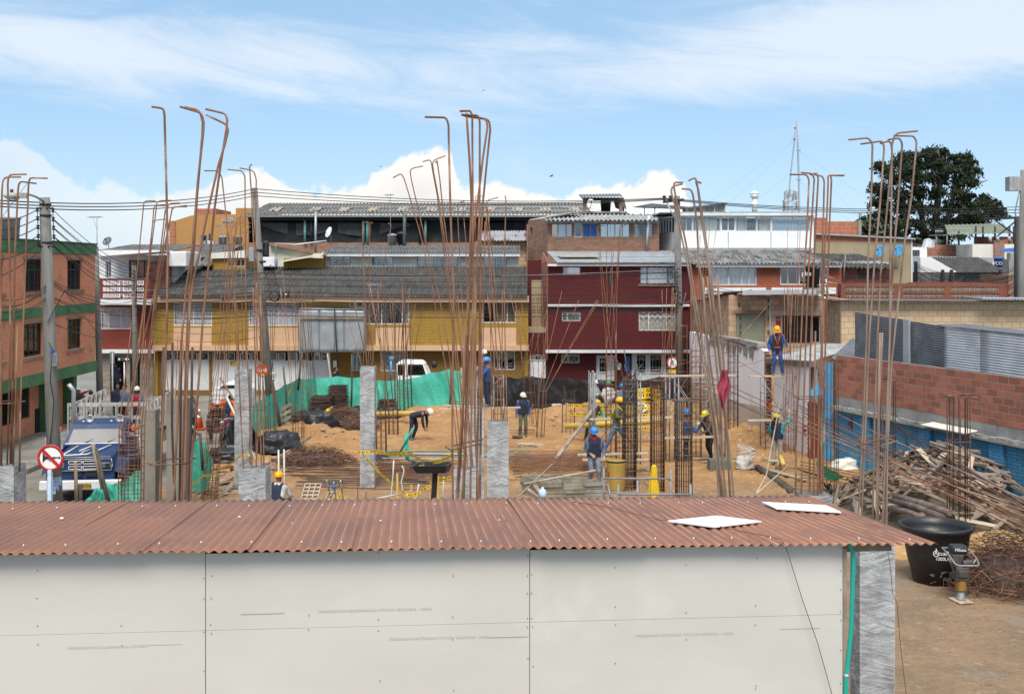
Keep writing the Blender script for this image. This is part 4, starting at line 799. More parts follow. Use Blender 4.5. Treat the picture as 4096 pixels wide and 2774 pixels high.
# right: balustrade terrace, pinwheel house, tan wall
TY=58
bt=thing('balustrade_terrace','orange brick terrace wall with two rows of pinwheel blocks','wall',(wx(3700,TY),TY,0)); mb=MB()
for a,b_ in((1133,1147),(1163,1174),(1188,1205)):pxbox(mb,3364,a,4030,b_,TY,.16)
for a,b_ in((3364,3382),(3578,3612),(3778,3802),(3996,4030)):pxbox(mb,a,1147,b_,1163,TY+.003,.154); pxbox(mb,a,1174,b_,1188,TY+.003,.154)
mb.prism([W(3624,1134,TY+.002),W(3640,1128,TY+.002),W(3850,1128,TY+.002),W(4018,1134,TY+.002)],(0,.15,0))
mb.box(wx(3364,TY),TY+.01,0,wx(4030,TY),TY+.2,wz(1205,TY)); mb.build('wall',mkbrick('terrace_brick',(.27,.085,.05),(.21,.068,.042),(.12,.07,.05),.30,.10,.01,.4,.5),bt)
def pinwheel(mb,c_,r,y):
 for j in range(4):
  a=j*pi/2+.3; pts_=[(c_.x+r*q*cos(a+q*1.2),y,c_.z+r*q*sin(a+q*1.2))for q in(.05,.35,.65,1.0)]
  for i in range(3):mb.beam(pts_[i],pts_[i+1],.035,.08,up=(0,1,0))
 for s_ in(-1,1):mb.beam((c_.x+s_*r,y,c_.z-r),(c_.x+s_*r,y,c_.z+r),.03,.08,up=(0,1,0))
mb=MB()
for a,b_ in((3382,3578),(3612,3778),(3802,3996)):
 k=round((b_-a)/20)
 for i in range(k):
  for zc in(1155,1181):pinwheel(mb,W(a+(b_-a)*(i+.5)/k,zc,TY),.105,TY+.08)
M['blockgrey']=mk('pale_pinwheel_block',(.42,.38,.31),.9,(.3,.27,.22),4); mb.build('pierced_blocks',M['blockgrey'],bt)
mb=MB(); mb.box(wx(3366,TY),TY+.55,3.5,wx(4028,TY),TY+.7,wz(1135,TY)); mb.box(wx(3366,TY),TY+.16,wz(1205,TY)-.1,wx(4028,TY),TY+.55,wz(1205,TY)); mb.build('shade_backing',mk('terrace_shade',(.07,.05,.04),.95),bt)  # added backing; the terrace's shade behind the pierced blocks put into its colour
hY=63.5
sw=thing('pinwheel_block_house','red block room with pinwheel vents under a dark wavy roof','house',(wx(3470,hY),hY,0)); mb=MB(); wallpx(mb,3366,1068,3572,1140,hY,[(3432,1078,3492,1112)],zb=0); shell(mb,3366,3572,1068,hY,3); mb.build('wall',M['br_blockred'],sw)
mb=MB()
for r_,n_,o_ in((1087,3,3447),(1104,4,3434)):
 for i in range(n_):pinwheel(mb,W(o_+i*16,r_,hY),.1,hY+.08)
mb.build('pierced_blocks',M['blockgrey'],sw)
mb=MB(); mb.corr(W(3352,1072,hY-.7),V((wx(3590,hY)-wx(3352,hY),0,-.05)),V((-1.1,3.4,.8)),.22,.05,2,.04,8); mb.build('roof',M['fib_dark'],sw); mb=MB(); mb.corr(W(3385,1055,hY+.3),V((2.3,0,0)),V((-.5,1.4,.25)),.22,.05,1); mb.build('roof_panel',M['fib_light'],sw)
mb=MB(); pxtube(mb,[(3373,1135),(3382,1015)],62,.03,6); pxtube(mb,[(3382,1016),(3425,1020)],62,.012,4)
for i in range(6):pxtube(mb,[(3390+i*6,1004),(3390+i*6,1024)],62,.008,4)
tag(mb.build('tv_antenna',M['tube']),'comb shaped television antenna on a white mast beside the pinwheel block room','antenna')
tY=70
tw_=thing('tan_gable_wall','tall tan rendered side wall with an orange brick crest behind the rebar','house',(wx(3450,tY),tY,0)); mb=MB(); mb.prism([(wx(3200,tY),tY,0),W(3200,968,tY),W(3648,968,tY),(wx(3648,tY),tY,0)],(0,6,0)); mb.build('wall',M['tan'],tw_)
mb=MB(); mb.prism([W(3200,968,tY),W(3200,934,tY),W(3648,957,tY),W(3648,968,tY)],(0,.3,0)); mb.build('brick_crest',M['br_blockorange'],tw_); mb=MB(); mb.beam(W(3200,932,tY-.05),W(3658,955,tY-.05),.35,.09); mb.build('coping',M['zinc'],tw_)
mb=MB(); pxbox(mb,3645,960,3650,1150,tY-.03,.3); mb.build('edge',M['white'],tw_)
ow=thing('orange_block_parapet','stepped orange clay block parapet left of the cypress','wall',(wx(3350,74),74,0)); mb=MB(); mb.prism([(wx(3257,74),74,0),W(3257,870,74),W(3308,870,74),W(3308,885,74),W(3440,885,74),(wx(3440,74),74,0)],(0,.4,0)); mb.build('wall',M['br_blockorange'],ow); mb=MB(); pxbox(mb,3434,880,3446,960,73.9,.5); mb.build('concrete_pier',M['conc'],ow)
for x in(3437,3444):mb=MB(); pxtube(mb,[(x,885),(x,853)],74.1,.03,4); mb.build('starter_bar',M['rust_dark'],ow)
for px_,py_,n_ in((3522,1005,'left'),(3594,1003,'right')):
 d_=dish(px_,py_,69.4,.36,n_+' one of two sky blue dishes on the tan wall','skyblue',(-.72,-.6,.35),base=.4)
def blk(name,label,x0,x1,y0,Y,depth,m_,cat='house',zb=0):
 o=thing(name,label,cat,(wx((x0+x1)/2,Y),Y,zb)); mb=MB(); mb.box(wx(x0,Y),Y,zb,wx(x1,Y),Y+depth,wz(y0,Y)); mb.build('wall',M[m_],o); return o
h1=blk('white_house','small white house with a dark green window right of the tan wall',3650,3708,988,82,5,'white'); window(h1,3651,1000,3680,1024,81.85,'iron',(.5,),glass='glass_dark')
h2=blk('red_block_house','dark red block house under the cypress with a dark tank on top',3706,3892,978,83,6,'br_blockred'); mb=MB(); pxbox(mb,3706,1022,3892,1030,82.9,.09); mb.build('concrete_band',M['conc'],h2)
h3=blk('blank_white_house','blank bright white wall below the dark red block house',3682,3827,1027,78,4,'white_clean');
h4=blk('stained_white_house','white house with black rain stains and an orange chimney stack',3890,4110,976,80,6,'cream'); mb=MB(); pxbox(mb,3978,962,4018,1030,79.8,.19); mb.build('chimney',M['br_rough'],h4); mb=MB(); mb.corr(W(3900,1068,79.7),V((wx(3970,79.7)-wx(3900,79.7),0,0)),V((0,0,wz(1030,79.7)-wz(1068,79.7))),.12,.02,1); mb.build('shutter',M['zinc'],h4)
h5=blk('low_grey_house','low grey house with tangled wires before the white walls',3652,4000,1088,72,4,'fib'); mb=MB(); mb.corr(W(3830,1090,71.5),V((wx(4030,71.5)-wx(3830,71.5),0,0)),V((0,4.5,.95)),.177,.03,2); mb.build('roof',M['fib_dark'],h5)
for x in(3665,3773,3808,4004):mb=MB(); pxbox(mb,x-5,1078 if x>3700 else 1045,x+5,1130,71.6,.18); tag(mb.build('service_mast',M['iron']),{3665:'thick wired service mast beside the tan wall corner',3773:'short dark service mast before the low grey house wall',3808:'second dark service mast before the low grey house wall',4004:'dark service mast at the right end of the low grey house'}[x],'mast')
tb=tank(3996,1030,1070,21,77,'bright blue plastic tank before the stained white house','blue'); text('VCO',.3,face_m(W(3990,1053,76.55)),'white_clean','lettering',tb)
tb=tank(3757,915,938,17,79,'small black tank on a frame below the cypress','black',base=False); text('PAVCO',.16,face_m(W(3757,924,78.6)),'white_clean','lettering',tb)
rf=thing('rooftop_frame','pale steel frame carrying the small black tank','frame',W(3765,975,79)); mb=MB()
for x in(3746,3788):pxtube(mb,[(x,978),(x,938)],79,.06,6); pxtube(mb,[(x,978),(x,938)],80.2,.06,6)
mb.box(wx(3742,79),78.9,wz(941,79),wx(3792,79),80.3,wz(938,79)); mb.build('frame',M['tube'],rf)
mb=MB(); mb.obox(W(3704,972,80),V((.12,0,.03)),V((0,.3,0)),V((.09,0,.28))); mb.obox(W(3722,974,80),V((.2,0,0)),V((0,.3,0)),V((.06,0,.27))); tag(mb.build('leaning_sheets',M['white']),'white sheets leaning on the dark red block house','sheet')
vr=thing('veranda_roof','mossy striped veranda roof on posts over the far right houses','canopy',(wx(3930,81),81,0)); mb=MB(); mb.corr(W(3792,938,80),V((wx(4040,80)-wx(3792,80),0,.1)),V((1.6,5,.85)),.3,.03,1)
M['moss']=mk('mossy_sheet',(.23,.25,.19),.85,(.11,.12,.09),.9,(.3,4,1)); mb.build('roof',M['moss'],vr); mb=MB()
for x in(3835,3903,3932,3980,4038,4055):pxtube(mb,[(x,980),(x,905 if x>3850 else 925)],80.5,.07,6)
mb.build('post',M['iron'],vr); mb=MB(); pxbox(mb,3900,946,4060,976,83,.2); mb.build('rear_wall',M['br_house'],vr)
aw=thing('blue_awning','small blue awning at the far right edge','awning',W(4080,1000,76)); mb=MB(); mb.prism([W(4040,1006,76),W(4065,992,76),W(4110,988,76),W(4110,1006,76)],(0,2,0)); mb.build('canvas',M['blue'],aw); mb=MB(); pxbox(mb,4036,1036,4100,1130,75,1); pxbox(mb,4042,1010,4056,1036,75.5,.6); mb.build('grey_counter',M['conc'],aw)
h6=blk('brown_block_house','brown block house with draped wires at the far right',4034,4140,1098,66,4,'br_rough')
# ==== THE SITE
# white party wall with its broken end
A0,A1,A2=V((8.62,57.6,0)),V((9.98,46.6,0)),V((10.62,42.2,0))
def partwall(mb,a,b_,z0a,z1a,z0b,z1b,th=.24,nseg=24,seed=0,mi=0,rag=.0):
 d_=(b_-a); l=d_.length; u=d_/l; n_=V((u.y,-u.x,0))
 if n_.x>0:n_=-n_
 top=lambda s:z1a+(z1b-z1a)*s+rag*noise.noise(V((s*14+seed,2,1)))
 for i in range(nseg):
  s,e=i/nseg,(i+1)/nseg; p,q=a+d_*s,a+d_*e; z0=z0a+(z0b-z0a)*s
  f=[p+n_*0+V((0,0,z0)),q+V((0,0,z0)),q+V((0,0,top(e))),p+V((0,0,top(s)))]; k=[x-n_*th for x in f]
  mb.quad(*f,mi); mb.quad(k[1],k[0],k[3],k[2],mi); mb.quad(f[3],f[2],k[2],k[3],mi)
 return mb,n_
M['partywall']=mk('lilac_white_plaster',(.80,.78,.81),.8,(.74,.72,.75),.8,c3=(.42,.36,.33),s3=.9,lo3=.62,hi3=.75,bump=.15)
pw_=thing('party_wall','long white plaster party wall with a broken brick end on the site boundary','wall',A1)
mb=MB(); _,n_=partwall(mb,A0,A1+(A0-A1)*.02,0,3.72,0,3.5,rag=.12); mb.build('plaster',M['partywall'],pw_)
mb=MB(); u_=(A1-A0).normalized()
for i in range(46):
 z=.05+i*.075; l_=.12+.16*abs(noise.noise(V((i*.37,1,2))))+.07*(i%2); p=A1+(A0-A1)*.02
 mb.obox(p+u_*l_/2-n_*.12+V((0,0,z)),u_*l_/2,n_*-.11,V((0,0,.033)))
mb.build('broken_brick_end',M['br_rough'],pw_)
mb=MB(); mb.prism([A0+V((0,0,1.2)),A1+(A0-A1)*.3+V((0,0,1.15)),A1+(A0-A1)*.02+V((0,0,1.3)),A1+(A0-A1)*.02+V((0,0,.05)),A0+V((0,0,.05))],n_*.012); mb.build('beige_dado',mk('beige_dado_paint',(.52,.43,.36),.8,(.46,.38,.32),1),pw_)
mb=MB()
for i in range(9):
 s=.25+.07*i; p=A0+(A1-A0)*s; h_=rnd(.25,.5); mb.prism([p+V((0,0,3.55))+n_*.006,p+u_*.7+V((0,0,3.5))+n_*.006,p+u_*.45+V((0,0,3.5-h_))+n_*.006,p+u_*.3+V((0,0,3.42-h_*.4))+n_*.006,p+u_*.12+V((0,0,3.5-h_*.8))+n_*.006],n_*.02)
mb.build('cement_scar',M['conc'],pw_)
mb=MB(); mb.obox((A0+(A1-A0)*.62)+V((0,0,3.72))-n_*.15,u_*3.4,n_*.22,V((0,0,.07))+u_*-.04*0); mb.build('broken_coping',M['conc'],pw_)
lw_=thing('party_wall','lower white plaster wall with a lean to roof beyond the broken brick end','wall',A2)
mb=MB(); partwall(mb,A1+(A2-A1)*.06+V((.22,0,0)),A2,0,3.15,0,3.3); mb.build('plaster',M['partywall'],lw_)
mb=MB(); q=A1+V((.3,.0,3.2)); mb.corr(A1+V((.15,.3,3.2)),A2+V((.15,.4,3.42))-(A1+V((.15,.3,3.2))),V((2.2,1.0,.55)),.12,.018,1); mb.build('lean_to_roof',M['fib_light'],lw_)
mb=MB(); mb.beam(A1+V((.1,0,3.14)),A2+V((.1,0,3.36)),.3,.2); mb.build('roof_edge',M['fib'],lw_)
mb=MB();
for a,b_,s in(((3215,1700),(3222,1745),0),((3213,1722),(3235,1720),1),((3245,1705),(3242,1735),2),((3236,1722),(3252,1718),3)):
 p,q=W(*a,42.4),W(*b_,42.4); mb.beam(p,q,.05,.01,up=(0,1,0))
mb.build('red_paint_mark',M['red'],lw_)
mb=MB(); mb.beam(W(3070,1605,45.7),W(3072,1635,45.7),.10,.02,up=(0,1,0)); mb.beam(W(3062,1612,45.7),W(3080,1612,45.7),.10,.02,up=(0,1,0)); mb.build('red_paint_spot',M['red'],lw_)
bp=MB(); bp.prism([W(3291,1445,41.3),W(3331,1452,40.9),(wx(3331,40.9),40.9,.05),(wx(3291,41.3),41.3,.05)],(0,.12,0)); tag(bp.build('blue_gate_panel',M['skyblue']),'tall sky blue panel between the white wall and the red block wall','panel')
bp=thing('brick_pier','stub of red brick pier with a torn blue scrap beside the white wall','pier',W(3250,1850,41.8)); mb=MB()
for i in range(24):mb.box(wx(3238,41.8)+.02*(i%2),41.8,.02+i*.085,wx(3275,41.8)-.03*((i*7)%3),42.1,.02+i*.085+.078)
mb.build('brickwork',M['br_redwall'],bp); mb=MB(); mb.prism([W(3236,1570,41.7),W(3275,1530,41.7),W(3278,1570,41.7),W(3262,1600,41.7)],(0,.03,0)); mb.build('blue_scrap',M['skyblue'],bp)
# red block over blue brick boundary wall
B0,B1=V((11.05,40.6,0)),V((14.9,27.9,0))
bw=thing('boundary_wall','boundary wall of red clay blocks above blue painted brick','wall',(12.5,35.5,0))
u_=(B1-B0).normalized(); n_=V((u_.y,-u_.x,0)); ln=(B1-B0).length
M['br_bluepaint']=M['br_blue']
mb=MB(); wallg(mb,B0,u_,n_,ln,0,1.98,(),.26); mb.build('blue_base',M['br_blue'],bw)
mb=MB()
for i in range(4):p=B0+u_*(1.9+i*3.15); mb.obox(p+n_*.05+V((0,0,1.0)),u_*.28,n_*.06,V((0,0,1.0)))
mb.build('blue_pilaster',M['br_blue'],bw)
mb=MB(); wallg(mb,B0-n_*.07,u_,n_,ln,2.02,2.42,(),.2); mb.obox(B0+u_*ln/2+n_*.02+V((0,0,2.0)),u_*ln/2,n_*.2,V((0,0,.035))); mb.build('concrete_beam',M['conc'],bw)
mb=MB(); wallg(mb,B0-n_*.06,u_,n_,ln,2.42,3.80,(),.16); mb.build('block_wall',M['br_blockred'],bw)
mb=MB(); k=70
for i in range(k):
 p=B0+u_*(ln*i/k); mb.obox(p+n_*(.03+.04*rnd(0,1))+V((0,0,2.06+.02*rnd(-1,1))),u_*rnd(.05,.14),n_*rnd(.06,.16),V((0,0,rnd(.015,.04))))
mb.build('mortar_debris',M['conc'],bw)
mb=MB(); p=B0+u_*6.3; mb.obox(p+n_*.2+V((0,0,2.12)),u_*1.0,n_*.22+V((0,0,-.03)),V((0,0,.02))); tag(mb.build('old_plank',M['cream'],bevel=.01),'pale plank lying on the ledge of the blue wall','plank')
def wall_pt(s,z,out=.02):return B0+u_*s+n_*out+V((0,0,z))
for s,z,tx,sz in((.95,1.55,'4',.62),(7.2,1.25,'5',.66),(4.05,1.45,'L',.4)):text(tx,sz,face_m(wall_pt(s,z,.03 if tx!='5' else .03),u_),'spray' if False else 'marker2' if False else 'redbrown','painted_number',bw,ext=.006)
es=thing('exit_sign','small green emergency exit sign with a running figure on the blue wall','sign',wall_pt(10.2,1.3,.16)); mm=face_m(wall_pt(10.2,1.32,.13),u_)
mb=MB(); c_=wall_pt(10.2,1.32,.12); mb.obox(c_,u_*.17,n_*.008,V((0,0,.19))); mb.build('plate',mk('sign_green',(.0,.32,.12),.5),es)
def onp(x,z,o=.01):return c_+u_*x+V((0,0,z))+n_*(.01+o)
mb=MB()
for a,b_ in(((-.07,.03),(-.05,-.03)),((-.05,-.03),(-.10,-.07)),((-.05,-.03),(-.01,-.06)),((-.07,.03),(-.12,0)),((-.07,.03),(-.02,.0)),((.0,.0),(.1,.0)),((.05,.05),(.1,.0)),((.05,-.05),(.1,.0))):mb.beam(onp(*a,0),onp(*b_,0),.022,.006,up=n_)
mb.lathe(onp(-.065,.065,0),[(.018,-.003),(.018,.003)],10,axis=n_); mb.build('pictogram',M['white_clean'],es); text('RUTA DE EVACUACION',.028,face_m(onp(0,-.13,0),u_),'white_clean','lettering',es,ext=.001)
bx=MB(); c_=wall_pt(5.4,1.42,.08); bx.obox(c_,u_*.07,n_*.06,V((0,0,.13))); tag(bx.build('socket_box',M['iron'],bevel=.01),'small dark box fixed on the blue wall','box')
# zinc fence behind it
zf=thing('zinc_fence','corrugated zinc fence with dark and shiny sheets behind the red block wall','fence',(13,36,0))
Z0,Z1=V((11.9,41.2,0)),V((15.6,30.6,0)); zu=(Z1-Z0).normalized(); zl=(Z1-Z0).length
def zsheet(a,b_,z0,z1,m_,nm,tilt=0,off=0):
 p,q=Z0+zu*a,Z0+zu*b_; nn_=V((zu.y,-zu.x,0)); mb=MB(); hgt_=z1-z0; k=int(hgt_/.076)*6
 mb.grid(lambda u,v:p+(q-p)*u+nn_*(off+.012*cos(2*pi*v*k/6)+.02*noise.noise(V((u*3+a,v*4,2))))+V((0,0,z0+hgt_*v+tilt*u)),10,k); return mb.build(nm,M[m_],zf,solid=.004)
zsheet(.0,1.4,3.0,5.25,'zinc_dark','dark_sheet',-.1); zsheet(1.3,2.65,2.9,5.15,'zinc_dark','dark_sheet',-.05,.02); zsheet(3.0,4.7,2.9,5.05,'zinc_dark','dark_sheet',-.1,.01); M['zinc_bright']=mk('bright_zinc_sheet',(.62,.64,.66),.28,(.5,.52,.54),1.2,metal=.4,bump=.1)
zsheet(4.65,6.3,3.1,4.95,'zinc_bright','bright_sheet',-.02,.03); zsheet(6.25,11.5,3.1,4.95,'zinc_bright','bright_sheet',-.12,.05)
mb=MB(); mb.obox(Z0+zu*2.82+V((0,0,4.0)),zu*.14,V((zu.y,-zu.x,0))*.06,V((0,0,1.1))); mb.build('sheet_post',M['zinc'],zf)
mb=MB(); mb.corr(Z0+zu*4.4+V((-.1,0,5.0)),zu*7-V((0,0,.25)),V((1.2,.6,-.02)),.12,.02,1); mb.build('capping_roof',M['zinc_dark'],zf)
mb=MB(); mb.corr(B0+V((.2,1.2,3.6)),V((1.6,-1.5,-.1)),V((1.2,1.6,.6)),.2,.03,1); tag(mb.build('lean_roof_sheet',M['zinc_dark']),'dark roof sheet lying between the block corner wall and the zinc fence','roof sheet')
# tarpaulin fences
def tarp(name,label,pts,m_,wrinkle=.08,nv=14,par=None,seed=0,slack=.05):
# pts: (px, ytop, ybottom, Y)
 P_=[(W(x,yt,Y),W(x,yb,Y))for x,yt,yb,Y in pts]; n=len(P_)-1; mb=MB()
 def fn(u,v):
  s=u*n; i=min(int(s),n-1); f=s-i; a=P_[i][1].lerp(P_[i+1][1],f); b_=P_[i][0].lerp(P_[i+1][0],f)
  p=a.lerp(b_,v); sag=slack*sin(f*pi)*v**3
  w_=wrinkle*(noise.noise(V((s*1.6+seed,v*1.1,3)))*1.2+.6*noise.noise(V((s*4+v*2.5+seed,v*1.8,7)))+.35*abs(noise.noise(V((s*7-v*5,v*3,seed)))))
  return p+V((w_*.4,-w_,-sag))
 mb.grid(fn,n*16,nv); o=mb.build(name,M[m_],par)
 if par is None:tag(o,label,'tarpaulin')
 return o
gt=thing('tarpaulin_fence','long bright green tarpaulin fence along the street side of the site','fence',W(1400,1660,55));
tarp('sheet','',[(1003,1622,1755,47.2),(1060,1585,1735,48.8),(1135,1540,1712,50.6),(1190,1512,1668,53.5),(1260,1510,1660,54.6),(1350,1503,1655,55),(1440,1508,1652,55.4),(1520,1520,1650,55.7),(1600,1516,1648,56),(1640,1512,1648,56),(1720,1490,1642,56),(1792,1475,1628,55.6),(1860,1480,1615,55.2)],'tarp',.10,16,gt)
def post(px0,y0,px1,y1,Y,label,m_='bark',r=.045,name='wooden_post',cat='post'):
 mb=MB(); a,b_=W(px1,y1,Y),W(px0,y0,Y); mb.tube([a,a.lerp(b_,.5)+V((rnd(-.02,.02),0,0)),b_],[r*1.1,r,r*.85],7); return tag(mb.build(name,M[m_]),label,cat)
post(1407,1415,1405,1640,54.6,'dark wooden post standing in front of the middle of the green tarpaulin'); post(1133,1466,1150,1660,50,'thin wooden post at the corner of the green tarpaulin'); post(1088,1520,1122,1715,48,'leaning dark wooden post before the left end of the green tarpaulin','bark',.07); post(1207,1400,1192,1560,53,'slanting dark post behind the corner of the green tarpaulin')
post(1803,1470,1800,1625,55,'dark post at the right end of the green tarpaulin'); post(1845,1470,1850,1620,55.2,'pale post closing the right end of the green tarpaulin','timber')
bt_=tarp('tarpaulin_fence','long sagging black plastic fence in front of the maroon house',[(1955,1500,1640,56.6),(2040,1508,1640,56.8),(2110,1500,1640,57),(2250,1507,1640,57),(2400,1516,1640,57),(2520,1514,1640,57),(2640,1505,1640,57),(2765,1500,1640,57)],'blacktarp',.14,16,None,5,.1); bt_['category']='fence'
tarp('tarpaulin_fence','small green tarpaulin strip fence beside the bare concrete columns',[(752,1772,1960,35.5),(790,1755,1965,35),(822,1765,1960,34.8),(850,1840,1900,34.6)],'tarp',.10,12,None,9)['category']='fence'
tarp('tarpaulin_fence','low drooping green tarpaulin in front of the blue truck',[(328,2012,2030,32),(380,1950,2030,32.2),(425,1930,2030,32.4),(480,1925,2030,32.6),(545,1880,2030,33),(610,1860,2030,33)],'tarp',.12,12,None,12)['category']='fence'
tarp('tarpaulin_fence','black plastic sheet hanging beside the slim wrapped column',[(880,1800,1880,42),(925,1680,1860,42),(965,1650,1820,42.5),(1000,1690,1790,43),(1040,1745,1770,43.5)],'blacktarp',.14,12,None,20)['category']='fence'
post(302,1845,306,2030,31.5,'upright wooden stake in front of the blue truck plate','timber',.05,'wooden_stake','stake'); post(370,1773,412,1955,31.8,'tall pale slanting stake before the blue truck grille','timber',.055,'wooden_stake','stake'); post(385,1790,437,2020,31.7,'dark slanting stake beside the tall pale one','bark',.055,'wooden_stake','stake'); post(322,1936,318,2030,31.6,'short dark stake stump before the truck bumper','bark',.06,'wooden_stake','stake'); post(800,1730,812,1880,34.5,'dark stake holding the small green tarpaulin strip','bark',.045,'wooden_stake','stake'); post(758,1690,796,1740,34.5,'thin leaning board on top of the small green tarpaulin strip','timber',.035,'wooden_stake','stake')
# concrete columns and reinforcement
def fillet(pts,r=.09):
 out=[pts[0]]
 for i in range(1,len(pts)-1):
  a,b_,c_=pts[i-1],pts[i],pts[i+1]; d0,d1=(a-b_),(c_-b_)
  if d0.length<1e-4 or d1.length<1e-4:continue
  ang=d0.angle(d1)
  if ang<2.7:
   q=min(r,d0.length*.45,d1.length*.45); p,s=b_+d0.normalized()*q,b_+d1.normalized()*q
   for k in range(5):t_=k/4; out.append(p*(1-t_)**2+b_*2*t_*(1-t_)+s*t_**2)
  else:out.append(b_)
 return out+[pts[-1]]
def bars_px(par,lst,Y,r,m_='rust',z0=None,jit=.12,hook_dy=None,fr=.09):
 for i,pl_ in enumerate(lst):
  dy=((i*37)%11/10-.5)*2*jit; P_=[W(x,y,Y+dy)for x,y in pl_]
  if z0 is not None:
   b_=P_[-1]; s_=(P_[-1]-P_[-2]);
   if b_.z>z0:P_.append(V((b_.x+(s_.x/s_.z if abs(s_.z)>1e-6 else 0)*(z0-b_.z)*.3,b_.y,z0)))
  MB().tube(fillet(P_,fr),r,6).build('rebar',M[m_],par)
def column(label,x0,x1,ytop,Y,wrapped=True,w=None,name='concrete_column',m_='conc_wet',h0=0,wtop=None):
 X0,X1,zt=wx(x0,Y),wx(x1,Y),wz(ytop,Y); d_=X1-X0; o=thing(name,label,'column',((X0+X1)/2,Y+d_/2,0))
 mb=MB(); nz_=14
 mb.box(X0+.008,Y+.008,h0,X1-.008,Y+d_-.008,zt); mb.build('shaft',M[m_],o)
 if wrapped:
  mb=MB(); C_=[(X0,Y),(X1,Y),(X1,Y+d_),(X0,Y+d_)]; wt=zt+.01
  for a,b_ in zip(C_,C_[1:]+C_[:1]):
   nn_=V((b_[1]-a[1],a[0]-b_[0],0)).normalized()
   mb.grid(lambda u,v:V((a[0]+(b_[0]-a[0])*u,a[1]+(b_[1]-a[1])*u,h0+.12+(wt-h0-.12)*v))+nn_*(.004+.018*max(0,noise.noise(V((u*3+a[0],v*26+u*3,a[1]))))*sin(pi*u)),8,60)
  mb.build('plastic_wrap',M['wrap'],o)
 o['zt']=zt; return o
def tie(par,c_,w,r=.007,m_='rust',d=None,rot=0,tilt=0):
 d=d or w; mb=MB(); P_=[V((-w/2,-d/2,0)),V((w/2,-d/2,tilt)),V((w/2,d/2,tilt)),V((-w/2,d/2,0)),V((-w/2,-d/2,0)),V((-w/2-.08,-d/2-.03,.05))]
 mb.tube(P_,r,5); o=mb.build('stirrup',M[m_],par,local=True); o.location=c_-WL(par); return o
STM={}
def cage(label,xb,Y,w,xs,ys,n,tops=None,xt=None,yt=None,spread=1.0,hook=0,circ=False,m_='rust',r=.010,st=.17,z0=None,jit=.15,hookdir=None,sm='rust',name='rebar_cage',d=None,tall=None):
 B=V((wx(xb,Y),Y,gh(wx(xb,Y),Y)-.03 if z0 is None else z0)); Sp=W(xs,ys,Y); o=thing(name,label,'rebar cage',B); d=d or w
 offs=[]
 if circ:offs=[(cos(2*pi*i/n)*w/2,sin(2*pi*i/n)*w/2)for i in range(n)]
 else:
  per=4
  for i in range(n):
   q=4*i/n; k=int(q); f=q-k; c_=[(-1,-1),(1,-1),(1,1),(-1,1),(-1,-1)]; offs.append(((c_[k][0]+(c_[k+1][0]-c_[k][0])*f)*w/2,(c_[k][1]+(c_[k+1][1]-c_[k][1])*f)*d/2))
 key=(round(w,3),round(d,3),circ,sm)
 if key not in STM:
  mb=MB()
  if circ:mb.tube([V((cos(a*pi/8)*(w/2+.012),sin(a*pi/8)*(w/2+.012),0))for a in range(17)],.008,4)
  else:e,f=w/2+.012,d/2+.012; mb.tube([V((-e,-f,0)),V((e,-f,0)),V((e,f,0)),V((-e,f,0)),V((-e,-f,.01)),V((-e+.07,-f+.05,-.03))],.0085,4)
  q=mb.build('stirrup',M[sm],o,local=True); STM[key]=q; first=True
 else:q=STM[key]; first=False
 k=max(2,int((Sp.z-B.z)/st))
 for i in range(k+1):
  t_=(i+.4*rnd(-.5,.5))/k; t_=min(1,max(.02,t_)); loc=(Sp-B)*t_
  if first and i==0:q.location=loc; continue
  dup(q,o,loc);
 for i,(ox,oy)in enumerate(offs):
  P_=[B+V((ox,oy,0)),Sp+V((ox,oy,0))]
  if tops and i<len(tops):T=W(tops[i][0],tops[i][1],Y); T.y=Y+oy
  elif xt is not None:T=W(xt,yt,Y)+V((ox*spread+rnd(-jit,jit)*.8,oy*spread,rnd(-jit,jit)*1.6))
  else:T=None
  if T is not None:
   md=Sp.lerp(T,.5)+V((ox*.6+rnd(-.03,.03),oy,0)); md=(md+(Sp+T)/2)/2; P_+=[md,T]
  if hook:
   e=P_[-1]; a=rnd(0,6.28); dd=V((ox,oy,0)).normalized()if hookdir is None else(V((cos(a),sin(a)*.5,0))if hookdir=='rnd' else V(hookdir).normalized())
   P_.append(e+dd*hook*rnd(.8,1.1)+V((0,0,rnd(-.02,.04))))
  MB().tube(fillet(P_,.06),r*rnd(.9,1.1),5).build('rebar',M[m_ if i%3 else('rust' if m_=='rust_dark' else m_)],o)
 return o
c_=column('wrapped concrete column at the far left edge with four hooked bars',-70,56,1866,17.4)
bars_px(c_,[[(83,708),(12,708),(8,760),(3,1000),(3,1500),(6,1885)],[(106,697),(34,698),(31,740),(38,1000),(42,1350),(28,1885)],[(145,734),(77,725),(72,760),(60,1000),(55,1350),(46,1885)],[(190,713),(118,711),(114,740),(104,1000),(92,1350),(82,1620),(78,1885)],[(8,1290),(3,1885)],[(55,1290),(50,1500),(40,1885)],[(70,1300),(62,1600),(52,1885)]],17.6,.0135)
tie(c_,W(40,1608,17.6),.32,tilt=.0)
